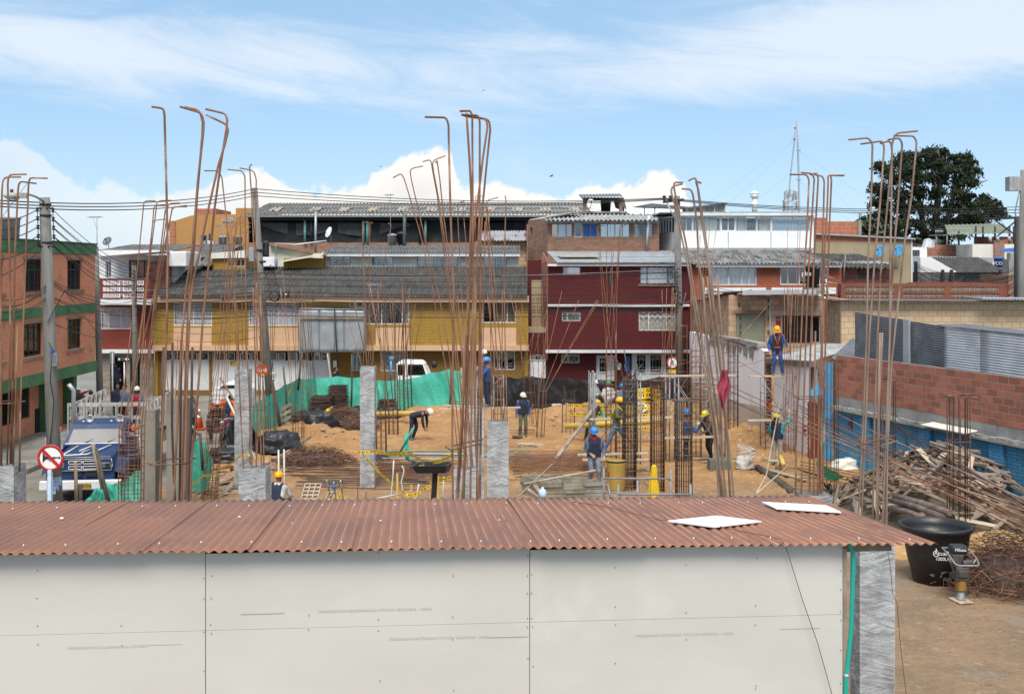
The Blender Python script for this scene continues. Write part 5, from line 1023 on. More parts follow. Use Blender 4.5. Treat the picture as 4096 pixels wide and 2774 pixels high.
# -- near row, behind the shed roof: tall thick bars
c1_=column('concrete column hidden behind the shed with a tall leaning bundle of bent bars',655,800,2200,14.4,False,m_='conc_new')
TB=[[(607,427),(654,434),(658,462),(666,765),(671,1000),(668,1250),(662,1450),(648,1750),(638,2030)],[(720,427),(806,452),(815,490),(813,530),(790,740),(769,1000),(745,1150),(727,1350),(712,1650),(692,2030)],[(738,429),(799,440),(811,490),(809,540),(788,790),(775,1000),(760,1150),(748,1350),(735,1700),(725,2030)],[(824,459),(904,497),(913,520),(900,575),(873,662),(826,868),(800,1000),(775,1110),(760,1220),(752,1400),(744,1700),(738,2030)],[(822,436),(902,455),(909,480),(907,510),(883,655),(857,842),(842,1000),(828,1115),(812,1270),(803,1400),(785,1665),(767,1820),(760,2030)]]
bars_px(c1_,TB,14.5,.0142,z0=3.2,jit=.15,fr=.12)
bars_px(c1_,[[(655,1388),(648,1700),(640,2030)],[(770,1388),(765,1650),(756,2030)],[(725,1360),(722,1700),(718,2030)],[(690,1370),(688,1700),(700,2030)]],14.6,.0155,'rust_dark',z0=3.2)
tie(c1_,W(698,1848,14.4),.42,.009,tilt=.02)
c2_=column('concrete column hidden behind the shed with the tallest central bar bundle',1800,1930,2200,14.4,False,m_='conc_new')
TB=[[(1699,468),(1785,470),(1794,500),(1795,560),(1801,807),(1808,1011),(1815,1150),(1812,1400),(1809,1700),(1812,2030)],[(1839,445),(1884,443),(1889,470),(1891,807),(1894,1150),(1880,1500),(1862,1750),(1846,2030)],[(1866,452),(1879,655),(1886,807),(1876,1150),(1868,1500),(1854,2030)],[(1845,459),(1914,462),(1919,490),(1919,655),(1918,858),(1905,1150),(1888,1500),(1881,2030)],[(1848,460),(1946,476),(1950,510),(1932,630),(1917,757),(1896,909),(1876,1150),(1862,1400),(1845,1700),(1823,2030)],[(1860,465),(1957,478),(1961,520),(1947,655),(1932,807),(1922,960),(1922,1150),(1916,1500),(1910,1800),(1907,2030)],[(1900,1100),(1898,1500),(1900,1700),(1917,2030)],[(1860,1320),(1850,1700),(1830,2030)],[(1925,1330),(1924,1600),(1920,2030)]]
bars_px(c2_,TB,14.5,.0142,z0=3.2,jit=.16,fr=.12); t_=tie(c2_,W(1868,1790,14.4),.36,.010,tilt=.08)
c3_=column('concrete column hidden behind the shed with pale bars leaning left',2880,3010,2200,15.3,False,m_='conc_new')
TB=[[(2730,736),(2690,744),(2684,765),(2706,844),(2729,960),(2748,1044),(2767,1160),(2794,1350),(2829,1535),(2859,1758),(2880,2030)],[(2732,730),(2698,729),(2695,745),(2712,834),(2735,930),(2758,1044),(2776,1160),(2806,1350),(2842,1560),(2874,1800),(2895,2030)],[(2727,755),(2764,757),(2772,780),(2788,890),(2794,1036),(2805,1112),(2816,1227),(2834,1400),(2868,1650),(2909,2030)],[(2754,723),(2780,709),(2788,730),(2812,915),(2832,1044),(2845,1172),(2874,1350),(2895,1600),(2925,1860),(2939,2030)],[(2805,733),(2782,722),(2794,760),(2819,930),(2840,1070),(2858,1250),(2884,1500),(2908,1760),(2925,2030)],[(2868,1098),(2880,1250),(2898,1500),(2922,2030)],[(2830,1105),(2850,1300),(2880,1600),(2902,2030)],[(2812,1110),(2822,1300),(2846,1600),(2888,2030)]]
bars_px(c3_,TB,15.5,.0135,'rust_pale',z0=3.2,jit=.15); tie(c3_,W(2845,1535,15.5),.42,.008,tilt=-.05)
c4_=column('concrete column at the right end of the rusty roof with seven hooked bars',3205,3330,1985,17.0,True)
TB=[[(3159,698),(3228,698),(3236,722),(3228,915),(3212,1172),(3200,1450),(3186,1700),(3182,2000)],[(3204,690),(3249,694),(3257,716),(3243,940),(3230,1169),(3222,1400),(3212,1700),(3205,2000)],[(3240,699),(3268,691),(3273,715),(3260,940),(3249,1207),(3240,1450),(3238,2000)],[(3258,699),(3292,705),(3297,730),(3290,1017),(3287,1350),(3275,1700),(3270,2000)],[(3378,701),(3311,701),(3313,725),(3306,902),(3298,1017),(3290,1250),(3284,1600),(3286,2000)],[(3372,703),(3322,701),(3326,722),(3318,900),(3303,1300),(3296,1700),(3290,2000)],[(3262,1323),(3258,1600),(3255,2000)],[(3290,1320),(3286,1600),(3280,2000)]]
bars_px(c4_,TB,17.2,.0130,z0=3.3,jit=.15); tie(c4_,W(3235,1590,17.2),.34); tie(c4_,W(3237,1920,17.2),.36); tie(c4_,W(3240,1950,17.2),.37)
c5_=column('stretch wrapped concrete column standing right of the shed wall',3438,3580,2165,15.1)
TB=[[(3394,559),(3474,551),(3490,574),(3485,786),(3472,1044),(3466,1350),(3452,1707),(3434,2070),(3432,2160)],[(3443,576),(3528,564),(3537,587),(3520,818),(3498,1044),(3477,1350),(3462,1700),(3446,2070),(3445,2160)],[(3520,574),(3564,561),(3569,620),(3538,940),(3523,1093),(3510,1350),(3498,1700),(3490,2090),(3488,2160)],[(3670,524),(3580,533),(3568,580),(3566,786),(3562,979),(3559,1350),(3543,1765),(3529,2100),(3528,2160)],[(3551,559),(3598,552),(3609,574),(3594,786),(3578,979),(3562,1250),(3552,1600),(3546,2100),(3545,2160)],[(3575,543),(3655,544),(3667,567),(3646,786),(3617,979),(3594,1200),(3566,1450),(3550,1800),(3538,2100),(3537,2160)],[(3520,1330),(3512,1700),(3505,2100),(3505,2160)],[(3530,1330),(3517,1600),(3512,2100)]]
bars_px(c5_,TB,15.4,.0130,'rust_pale',z0=3.1,jit=.16,fr=.12); tie(c5_,W(3505,1768,15.4),.38,.009,tilt=.12); tie(c5_,W(3508,1790,15.4),.40,.009,tilt=.12)
# -- second row
c_=column('wide wrapped concrete column behind the roof left of the worker in yellow helmet',954,1063,1877,20.0)
bars_px(c_,[[(817,683),(875,683),(888,713),(904,860),(919,1000),(936,1150),(948,1300),(960,1600),(974,1880)],[(911,678),(968,683),(980,705),(981,1000),(985,1350),(1000,1650),(1009,1880)],[(958,672),(1016,682),(1025,720),(1022,980),(1035,1131),(1042,1350),(1040,1600),(1023,1880)],[(1008,657),(998,664),(1004,749),(1015,979),(1023,1150),(1027,1350),(1040,1700),(1047,1880)],[(1040,1180),(1050,1400),(1052,1650),(1056,1880)],[(1012,1150),(1020,1400),(1026,1880)]],20.2,.0112,z0=3.2); tie(c_,W(1022,1632,20.2),.40,.007)
c_=column('tall slim wrapped concrete column left of the green tarpaulin',938,996,1477,35.9)
bars_px(c_,[[(985,890),(934,893),(930,1000),(936,1200),(950,1480)],[(968,930),(936,935),(944,1100),(958,1480)],[(972,838),(960,870),(966,1100),(972,1480)],[(1002,905),(985,920),(981,1100),(984,1480)]],36.1,.011,z0=3.5)
c_=column('bare grey concrete column, left of the two by the blue truck',560,622,1640,32.8,False,m_='conc_new')
bars_px(c_,[[(582,1360),(578,1500),(575,1645)],[(600,1350),(598,1500),(596,1645)],[(620,1350),(615,1500),(612,1645)]],33,.011,z0=2.5)
c_=column('bare grey concrete column, right of the two by the blue truck',664,742,1596,32.4,False,m_='conc_new')
bars_px(c_,[[(690,1330),(686,1480),(683,1600)],[(712,1340),(706,1500),(702,1600)],[(735,1370),(728,1500),(722,1600)],[(662,1380),(668,1500),(676,1600)]],32.6,.011,z0=2.8)
c_=column('tall isolated wrapped column with caution tape left of centre',1440,1498,1468,36.0)
bars_px(c_,[[(1493,893),(1483,888),(1480,900),(1476,1100),(1478,1350),(1486,1475)],[(1484,891),(1451,888),(1449,900),(1462,1200),(1466,1350),(1465,1475)],[(1460,889),(1474,888),(1478,1000),(1474,1475)],[(1552,892),(1564,898),(1555,963),(1532,1066),(1502,1284),(1488,1475)],[(1452,893),(1450,1000),(1458,1300),(1452,1475)]],36.2,.010,z0=3.5)
c_=column('wrapped concrete column right of the central bars with its whole front in view',1949,2034,1688,25.5)
bars_px(c_,[[(2020,782),(2024,800),(2021,900),(2016,1100),(2021,1400),(2029,1692)],[(1992,790),(1947,801),(1944,830),(1957,1055),(1962,1250),(1966,1692)],[(1940,828),(1948,830),(1968,1000),(1988,1246),(2004,1400),(2022,1692)],[(1985,848),(1955,848),(1958,1000),(1975,1250),(1990,1450),(1990,1692)],[(1950,1180),(1975,1400),(1980,1692)],[(2010,1160),(2008,1400),(2003,1692)],[(1975,1200),(1985,1400),(2012,1692)]],25.7,.0115,z0=3.3); tie(c_,W(1990,1470,25.7),.36,.007)
c_=column('low wrapped concrete column behind the tallest central bar bundle',1815,1907,1877,21.7)
bars_px(c_,[[(1572,711),(1605,693),(1617,716),(1645,807),(1678,924),(1724,1112),(1761,1350),(1810,1610),(1840,1880)],[(1692,664),(1638,675),(1647,726),(1673,838),(1713,1011),(1749,1150),(1788,1350),(1826,1640),(1850,1880)],[(1691,647),(1723,637),(1729,675),(1749,782),(1769,935),(1790,1150),(1815,1350),(1838,1600),(1862,1880)],[(1782,623),(1728,643),(1735,690),(1756,800),(1777,950),(1798,1150),(1822,1350),(1848,1600),(1872,1880)],[(1742,652),(1748,641),(1759,716),(1774,858),(1800,1062),(1822,1200),(1845,1400),(1886,1880)],[(1830,1180),(1860,1500),(1893,1880)]],21.9,.0112,z0=2.9); tie(c_,W(1850,1610,21.9),.38,.007)
c_=column('mid distance wrapped column half hidden behind the central bars',1867,1936,1635,31.4)
bars_px(c_,[[(1871,801),(1829,810),(1833,909),(1845,1150),(1860,1400),(1875,1640)],[(1855,803),(1851,815),(1863,960),(1870,1300),(1884,1640)],[(1930,785),(1901,781),(1903,900),(1905,1200),(1902,1640)],[(1893,870),(1890,890),(1893,1200),(1912,1640)],[(1968,840),(1946,837),(1940,1000),(1928,1300),(1924,1640)],[(1940,885),(1937,1000),(1930,1640)]],31.6,.011,z0=2.9)
c_=column('farthest wrapped column standing behind the scaffold with the blue helmet worker',1882,1929,1470,46.0)
# -- cages (not yet cast)
cage('leaning hooked bar cage beside the bare concrete columns and the truck',478+40,22.2,.36,528,1702,8,tops=[(588,806),(640,806),(628,824),(662,832),(662,812),(678,824),(600,880),(690,830)],z0=0,hook=.25,hookdir=(1,.15,.05),st=.15,r=.0115)
cage('strongly leaning square cage between the grey column and the slim wrapped one',836,34.4,.38,874,1557,8,tops=[(918,890),(930,885),(935,905),(948,885),(955,930),(940,870),(962,900),(925,950)],hook=.3,hookdir=(1,0,.1),st=.14)
cage('thin cage left of the leaning dark post by the green tarpaulin',1084,46.0,.38,1082,1663,7,tops=[(1030,1130),(1060,1110),(1092,1131),(1040,1160),(1075,1180),(1100,1200),(1020,1200)],m_='rust_dark',r=.011)
cage('upright cage in front of the left bend of the green tarpaulin',1194,43.6,.38,1193,1617,7,xt=1180,yt=1130,spread=1.3,jit=.3,m_='rust_dark')
cage('leaning cage before the green tarpaulin by the rebar stack',1258,53.0,.40,1246,1548,7,xt=1206,yt=1180,spread=.7,jit=.35,m_='rust_dark',r=.012)
cage('tall cage touching the right side of the isolated wrapped column',1526,42.0,.34,1523,1661,8,xt=1480,yt=1195,spread=3.0,jit=.4,m_='rust_dark',r=.011)
cage('second cage right of the isolated wrapped column',1574,47.6,.36,1572,1610,8,xt=1548,yt=1180,spread=2.6,jit=.4,m_='rust_dark',r=.012)
cage('third cage right of the isolated wrapped column',1600,53.0,.40,1597,1541,8,xt=1608,yt=1185,spread=2.0,jit=.4,m_='rust_dark',r=.013)
cage('cage standing before the white vehicle and the green tarpaulin',1634,55.0,.36,1628,1503,8,xt=1636,yt=1175,spread=2.0,jit=.4,m_='rust_dark',r=.013)
cage('bundle of crossing starter bars behind the worker in green trousers',2125,50.5,.45,2110,1440,7,tops=[(2040,1170),(2085,1200),(2190,1230),(2075,1240),(2160,1210),(2135,1330),(2062,1210)],st=.7,r=.012)
cage('splayed starter bars rising from bare ground right of the worker in green trousers',2160,47.0,.30,2170,1563,7,tops=[(2247,1162),(2314,1200),(2388,1198),(2395,1203),(2170,1150),(2190,1240),(2140,1160)],st=1.0,r=.0115)
cage('round heavy cage right of the camouflage jacket worker',2516,36.0,.42,2520,1516,14,xt=2524,yt=1480,spread=1,jit=.4,circ=True,m_='steel',r=.0165,st=.16)
cage('round rusty cage with hooked top behind the yellow raincoat',2629,35.6,.42,2630,1520,12,hook=.35,hookdir='rnd',circ=True,m_='rust_dark',r=.016,st=.17)
cage('round heavy cage with hooked top nearest the rusty roof',2735,33.2,.46,2735,1600,11,hook=.5,hookdir='rnd',circ=True,m_='steel',r=.0165,st=.19)
cage('tall narrow cage with long hooked bars before the white glazed doors',2443,42.0,.34,2445,1421,8,tops=[(2385,908),(2388,905),(2440,895),(2480,898),(2486,896),(2480,905),(2455,1000),(2425,1000)],hook=.25,hookdir=(1,0,.05),st=.17,r=.0105)
cage('tall slim cage in front of the far part of the white wall',2784,41.8,.34,2784,1400,8,tops=[(2798,940),(2824,905),(2836,905),(2866,912),(2820,1020),(2800,1130),(2770,1140),(2850,1060)],st=.2,r=.0105)
cage('dark cage at the foot of the far end of the white wall',2818,51.5,.36,2816,1470,8,xt=2822,yt=1180,spread=1.4,jit=.6,m_='rust_dark',r=.012)
cage('dark cage with hooked top against the middle of the white wall',2932,47.6,.38,2933,1356,9,hook=.3,hookdir='rnd',m_='rust_dark',r=.0125,st=.3)
cage('cage with two tall bent bars in front of the broken white wall end',3159,43.2,.38,3159,1641,8,tops=[(3145,910),(3188,898),(3196,899),(3152,1147),(3165,1150),(3176,1152),(3142,1150),(3170,1148)],st=.13,r=.0105)
cage('cage of dark bars with hooks behind the power pole of the maroon house',2730,52.0,.42,2728,1303,9,hook=.25,hookdir='rnd',m_='rust_dark',r=.012,st=.5)
cage('fan of thin starter bars below the maroon house windows',2660,50.0,.36,2664,1520,7,tops=[(2665,1150),(2687,1148),(2692,1150),(2708,1160),(2746,1170),(2650,1160),(2700,1170)],r=.012,st=.5)
cage('thin grey starter bars inside the yellow taped enclosure',2262+10,48.4,.5,2275,1600,6,xt=2275,yt=1560,spread=1,m_='steel',r=.011,st=.8)
cage('dark cage beside the blue gate panel',3315,35.4,.44,3316,1447,8,hook=.4,hookdir=(1,.1,.02),m_='rust_dark',r=.012,st=.9)
cage('hooked cage among the scrap timber, left of the two by the blue wall',3548,33.0,.40,3550,1520,9,hook=.45,hookdir='rnd',m_='rust_dark',r=.0135,st=.5)
cage('hooked cage rising behind the big black tub',3832,29.6,.46,3832,1583,11,hook=.42,hookdir='rnd',m_='rust_dark',r=.0135,st=.55)
cage('small short cage beside the raincoat rail',2483,39.5,.3,2486,1700,6,m_='rust_dark',r=.010)
# loose sloping bars on the right
k=0
for(xa,ya,xb_,yb_,m_)in[(2850,1512,4150,2090,'rust'),(2900,1556,4130,2075,'rust'),(2905,1558,4140,2110,'rust'),(2920,1600,4150,2060,'rust_pale'),(2926,1604,4150,2120,'rust'),(3195,1620,4160,2040,'rust_dark'),(3200,1632,4170,2060,'rust'),(3205,1645,4160,2070,'rust_dark'),(3210,1662,4170,2100,'rust'),(3200,1690,4160,2130,'rust_pale'),(3560,1680,4180,2050,'rust_dark'),(3565,1692,4180,2065,'rust_dark'),(3570,1700,4180,2080,'rust'),(3560,1770,4180,2140,'rust'),(3215,1700,4150,2150,'rust'),(3240,1600,4170,2030,'rust_pale'),(3580,1720,4180,2095,'rust_dark')]:
 Ya=41.5-(xa-2850)*.0075+rnd(-.3,.3); Yb=24.3+rnd(-.5,.5); a,b_=W(xa,ya,Ya),W(xb_,yb_,Yb); mb=MB(); mb.tube([a,a.lerp(b_,.33)+V((0,0,rnd(-.08,.0))),a.lerp(b_,.66)+V((0,0,rnd(-.1,0))),b_],.0155,5); tag(mb.build('rebar',M[m_]),'long rusty bar slanting down from the white wall to the right edge','rebar','slanting rebars over the timber heap'); k+=1
for(xa,ya,xb_,yb_)in[(3200,1845,3800,1930),(3200,1858,3790,1936),(3210,1872,3800,1950),(3215,1885,3790,1960),(3200,1895,3740,1972)]:
 a,b_=W(xa,ya,35),W(xb_,yb_,27.5); mb=MB(); mb.tube([a,a.lerp(b_,.5)+V((0,0,-.1)),b_],.012,5); tag(mb.build('rebar',M['rust']),'nearly level rusty bar crossing in front of the timber heap','rebar','level rebars before the timber heap')
for(xa,ya,xb_,yb_,Y_)in[(2870,1390,3340,1675,40),(2640,1700,3090,1200,40.5),(2610,1730,2970,1150,41),(2900,1480,3250,1380,42),(2560,1490,2900,1410,42)]:
 a,b_=W(xa,ya,Y_),W(xb_,yb_,Y_+1.5); mb=MB(); mb.tube([a,a.lerp(b_,.5)+V((0,0,-.04)),b_],.010,5); tag(mb.build('rebar',M['rust']),'thin stray bar slanting between the cages by the white wall','rebar','stray rebars by the white wall')
SA=math.atan(4750/55039); e_=V((cos(SA),sin(SA),0)); bk=V((-sin(SA),cos(SA),0)); S0=V((0,9.04,0))
def s_of(px):k=(px-CX)/F; return(k*S0.y-S0.x)/(e_.x-k*e_.y)
def sp_(s,z,d=0):return S0+e_*s+bk*d+V((0,0,z))
def zs(px,py):s=s_of(px); return H-(py-HY)/F*(S0+e_*s).y
sh=thing('site_shed','grey fibre cement board shed with a rusty corrugated roof filling the foreground','shed',sp_(0,0,1.5))
ends=[s_of(822)-2.452*1,s_of(822),s_of(2119),s_of(3372)]; ends=[ends[0]-2.45]+ends
zj=[.35,1.57,2.79,4.017]; ztop=4.62
for i in range(len(ends)-1):
 for j in range(len(zj)):
  a,b_=ends[i]+.0022,ends[i+1]-.0022; z0=zj[j]+.001; z1=(zj[j+1]-.001 if j<3 else 4.645-.063*((ends[i+1]+3.7)/7)-.020); mb=MB()
  tl=(ends[i]+1)*-.0
  mb.obox(sp_((a+b_)/2,(z0+z1)/2,.006+rnd(0,.003)),e_*(b_-a)/2,bk*.005,V((0,0,(z1-z0)/2))); o=mb.build('wall_panel',M['board'],sh,bevel=.0015)
mb=MB(); mb.obox(sp_((ends[0]+ends[-1])/2,2.3,.10),e_*(ends[-1]-ends[0]-.1)/2,bk*.05,V((0,0,2.2))); mb.obox(sp_(ends[0]+.05,2.2,1.5),e_*.05,bk*1.4,V((0,0,2.15))); mb.obox(sp_(ends[-1]-.04,2.2,1.55),e_*.04,bk*1.35,V((0,0,2.1))); mb.obox(sp_((ends[0]+ends[-1])/2,2.1,2.93),e_*(ends[-1]-ends[0]-.2)/2,bk*.04,V((0,0,2.05))); mb.build('backing',M['fib_dark'],sh)
mb=MB(); mb.obox(sp_(ends[-1]+.016,2.2,.05),e_*.0145,bk*.05,V((0,0,2.33))); mb.build('corner_post',M['timber'],sh)
mb=MB(); mb.obox(sp_((ends[0]+ends[-1])/2+.2,ztop-.09,-.0+.03),e_*(ends[-1]-ends[0]+.4)/2,bk*.012,V((0,0,.03))); mb.build('eave_batten',M['timber'],sh)
# screw heads in the boards
M['screw']=mk('screw_head',(.27,.255,.23),.6); scr=MB(); scr.lathe((0,0,0),[(.0045,0),(.0045,.0025),(.002,.003)],8,axis=-bk)
first=None
sp_px=[(355+1300,0),]
SC=[(150,2280),(148,2390),(150,2500),(152,2575),(485,2500),(488,2580),(815,2310),(815,2392),(816,2525),(816,2680),(848,2300),(845,2390),(842,2495),(845,2530),(1513,2210),(1514,2475),(1514,2520),(1236,2458),(1234,2515),(1520,2720),(1812,2300),(1811,2465),(1811,2555),(1815,2758),(2110,2220),(2110,2300),(2110,2370),(2110,2470),(2110,2505),(2112,2630),(2124,2220),(2126,2296),(2126,2370),(2126,2470),(2130,2503),(2132,2662),(2743,2258),(2744,2448),(2745,2555),(2460,2268),(2461,2425),(2462,2496),(2461,2650),(3029,2230),(3022,2420),(3021,2497),(3023,2740),(3362,2190),(3363,2280),(3362,2356),(3362,2443),(3363,2478),(3363,2597),(3362,2730),(3022,2752)]
for x,y in SC:
 s=s_of(x); loc=sp_(s,zs(x,y),-.001)-WL(sh)
 if first is None:first=scr.build('screw',M['screw'],sh,local=True); first.location=loc
 else:dup(first,sh,loc)
M['print']=mk('faded_print',(.515,.49,.445),.9,(.515,.49,.445),bump=0,fine=0)
for x,y,tx,w_ in((1500,2437,'FABRICADA POR COLOMBIANA S.A. NTC 4373  08-DIC-2018   14:09:46',1.15),(1760,2548,'FRAGUADA EN AUTOCLAVE  NTC 4373  08-DIC-2018   14:09:46',1.1),(2740,2535,'FRAGUADA EN AUTOCLAVE  NTC 4373  08-DIC-2018   14:00:42',1.2),(430,2586,'FABRICADA POR COLOMBIANA S.A. NTC 4373',1.1)):
 text(tx,.026,face_m(sp_(s_of(x),zs(x,y),-.0015),e_),'print','printed_line',sh,ext=.0004,font_sx=1.05)
for x,y in((1050,2450),(2030,2543),(3200,2510),(640,2575)):
 mb=MB(); mb.obox(sp_(s_of(x),zs(x,y),-.0008),e_*.16,bk*.0005,V((0,0,.005))); mb.build('printed_line',M['print'],sh)
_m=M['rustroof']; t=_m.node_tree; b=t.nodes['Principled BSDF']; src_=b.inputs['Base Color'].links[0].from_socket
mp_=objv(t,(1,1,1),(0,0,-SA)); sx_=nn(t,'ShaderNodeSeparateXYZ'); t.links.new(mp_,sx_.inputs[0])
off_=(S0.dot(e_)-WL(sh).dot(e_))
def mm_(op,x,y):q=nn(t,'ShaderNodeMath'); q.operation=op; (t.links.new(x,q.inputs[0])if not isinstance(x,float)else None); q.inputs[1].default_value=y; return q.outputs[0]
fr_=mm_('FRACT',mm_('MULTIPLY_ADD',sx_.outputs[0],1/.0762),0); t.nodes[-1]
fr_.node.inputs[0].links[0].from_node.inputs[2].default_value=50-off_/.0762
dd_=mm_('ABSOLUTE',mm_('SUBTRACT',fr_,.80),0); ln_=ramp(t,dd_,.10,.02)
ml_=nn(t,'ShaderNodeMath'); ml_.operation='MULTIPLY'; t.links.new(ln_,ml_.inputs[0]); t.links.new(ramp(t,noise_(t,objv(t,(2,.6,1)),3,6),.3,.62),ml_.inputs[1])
d2_=mm_('ABSOLUTE',mm_('SUBTRACT',fr_,.48),0); m2_=nn(t,'ShaderNodeMath'); m2_.operation='MULTIPLY'; t.links.new(ramp(t,d2_,.2,.03),m2_.inputs[0]); m2_.inputs[1].default_value=.3  # valleys coloured darker in place of the rib shading the soft sun lacks
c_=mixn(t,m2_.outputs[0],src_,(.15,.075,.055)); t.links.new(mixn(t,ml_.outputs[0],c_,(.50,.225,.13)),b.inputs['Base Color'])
# sheets
SLP=.068; EV=-.12
def eave(px):
 s=s_of(px)*8.92/9.04; return s
sL,sR=ends[1]-.6,None
x_t=(3753-CX)/F; S1=S0+bk*EV; sR=(x_t*S1.y-S1.x)/(e_.x-x_t*e_.y)
zE=lambda s:4.645+(4.582-4.645)*((s+3.7)/7.0)
bounds=[sR]
while bounds[-1]>sL:bounds.append(bounds[-1]-.76)
for i in range(len(bounds)-1):
 b1,b0=(round(bounds[i]/.0762)*.0762+.018 if i else bounds[i]),round(bounds[i+1]/.0762)*.0762-.018; ph_=rnd(0,1); yaw=rnd(-.004,.004)if i else .006; up=.0016*(i%2); ext=rnd(-.015,.015); wv=rnd(0,6)
 def fn(u,v,b0=b0,b1=b1,up=up,yaw=yaw,ext=ext,wv=wv):
  s=b0+(b1-b0)*u; d_=EV+ext*(1-v)+(3.05)*v; s2=s+yaw*(d_-EV)
  z=zE(s)-SLP*(d_-EV)+up+.0105*cos(2*pi*s/.0762)+.002*sin(v*5+wv)*sin(u*4+wv)+(.008 if u>.97 and 4<i<9 else 0)*(1-v)
  return sp_(s2,z,d_)
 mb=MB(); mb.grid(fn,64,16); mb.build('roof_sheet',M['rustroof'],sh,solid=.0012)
mb=MB(); mb.lathe((0,0,-.006),[(.0095,0),(.010,.003),(.005,.010),(.003,.014),(.001,.016)],8); first=None
RS=[(82,2187),(255,2184),(454,2178),(643,2174),(822,2166),(1009,2165),(1192,2164),(1376,2163),(1557,2160),(1746,2158),(1928,2156),(2110,2156),(2254,2149),(2433,2142),(2617,2137),(2791,2135),(2927,2132),(3074,2132),(3249,2135),(3453,2134),(3637,2139),(66,2052),(231,2045),(394,2041),(577,2034),(708,2032),(859,2029),(985,2030),(1164,2029),(1280,2025),(1431,2023),(1580,2020),(1728,2016),(1872,2013),(2016,2008),(2161,2008),(2301,2007),(2424,2004),(2567,2005),(2704,2002),(2821,2002),(2988,1997),(3127,1994),(3245,1994)]
for x,y in RS:
 rowz=4.615 if y>2110 else 4.615-SLP*2.45
 Yq=F*(H-rowz-.012)/(y-HY); p=V(((x-CX)/F*Yq,Yq,0)); d_=(p-S0).dot(bk); s=(p-S0).dot(e_); s=round(s/.0762)*.0762; z=zE(s)-SLP*(d_-EV)+.017; loc=sp_(s,z,d_)-WL(sh)
 if first is None:first=mb.build('roof_screw',M['alu'],sh,local=True); first.location=loc
 else:dup(first,sh,loc)
def roofpt(px,py,up=.02):
 Yq=9.5
 for _ in range(12):
  p=W(px,py,Yq); q=p-S0; d_=q.dot(bk); s=q.dot(e_); z=zE(s)-SLP*(d_-EV)+up; Yq=F*(H-z)/(py-HY)
 return W(px,py,Yq)
for pl_,lb in(([(2670,2080),(2866,2060),(3046,2082),(2858,2104)],'white ceiling tile lying askew on the rusty roof, nearer one'),([(3046,2005),(3302,2018),(3365,2046),(3104,2031)],'white ceiling tile lying on the rusty roof by its far edge')):
 P_=[roofpt(x,y,.03)for x,y in pl_]
 mb=MB(); mb.prism(P_,(0,0,-.012)); tag(mb.build('ceiling_tile',M['white_clean']),lb,'tile')
for i,(x,y,r_)in enumerate([(247,2072,.022),(958,2066,.014),(1522,2081,.012),(1997,2078,.010),(1167,2090,.008)]):
 p=roofpt(x,y,.012); mb=MB(); mb.ball(p,r_,r_*.7,r_*.6,7); tag(mb.build('pebble',M['cream']),['largest pale pebble on the left of the rusty roof','small pebble on the rusty roof near its left third','pale pebble near a seam on the rusty roof','tiny pebble right of the central roof seam','tiny pebble low on the rusty roof'][i],'pebble')
mb=MB(); P_=[roofpt(x,y,.022)for x,y in((2290,2006),(2420,2024),(2530,2052),(2640,2078),(2680,2083))]+[roofpt(x,y,.022)for x,y in((2870,2103),(3000,2130),(3080,2145),(3125,2157))]
P_+=[sp_(s_of(x),zs(x,y),-.06)for x,y in((3132,2172),(3155,2245),(3200,2390),(3260,2560),(3320,2774),(3345,2860))]; mb.tube(P_,.0032,5); tag(mb.build('thin_wire',M['redbrown']),'thin brown wire running over the rusty roof and down the shed wall','wire')
# conduit and wire at the corner
mb=MB(); P_=[(3388,2172),(3398,2185),(3408,2215),(3409,2260),(3404,2400),(3400,2510),(3390,2620),(3381,2700),(3378,2790),(3377,2900)]; P_=[sp_(s_of(x)-0,H-(y-HY)/F*9.25,.0)+V((.006,-.012,0))for x,y in P_]
mb.tube(P_,.0175,10); o=tag(mb.build('conduit_pipe',M['pvcgreen']),'bright green conduit bent down the right corner of the shed','conduit')
p=P_[7]; mb=MB(); mb.tube([p+V((0,0,.012)),p-V((0,0,.012))],.0195,10); o2=mb.build('clamp',M['alu']); o2.parent=o
mb=MB(); mb.tube([W(x,y,14.2)for x,y in((3545,2168),(3562,2270),(3570,2370),(3588,2410),(3600,2560),(3618,2720),(3625,2774),(3628,2900))],.004,5); tag(mb.build('thin_wire',M['redbrown']),'rusty wire dangling beside the stretch wrapped column','wire')
# ==== TREES, POLES, WIRES, FAR THINGS
def leafclump(mb,c_,r,n,sz,droop=.5,flat=.7):
 for _ in range(n):
  a,b_,q=rnd(0,6.283),rnd(-1,1),rnd(0,1)**.45; s_=sqrt(1-b_*b_); p=c_+V((cos(a)*s_*r*q,sin(a)*s_*r*q,b_*r*q*flat)); l=sz*rnd(.6,1.5); w_=l*rnd(.28,.5)
  d_=V((cos(a)+rnd(-.6,.6),sin(a)+rnd(-.6,.6),rnd(-1,.5)-droop*.3)).normalized(); sd_=d_.cross(V((rnd(-1,1),rnd(-1,1),rnd(-1,1)))).normalized()*w_
  mb.add([p-sd_*.3,p+d_*l*.5-sd_,p+d_*l+V((0,0,-droop*l*.25)),p+d_*l*.5+sd_],[(0,1,2,3)])
TYY=98.0
cy=thing('cypress_tree','huge dark spreading cypress rising behind the houses on the right','tree',(wx(3735,TYY),TYY,0))
tr=MB(); lf=MB(); random.seed(21)
def tpt(px,py,dy=0):return W(px,py,TYY+dy)
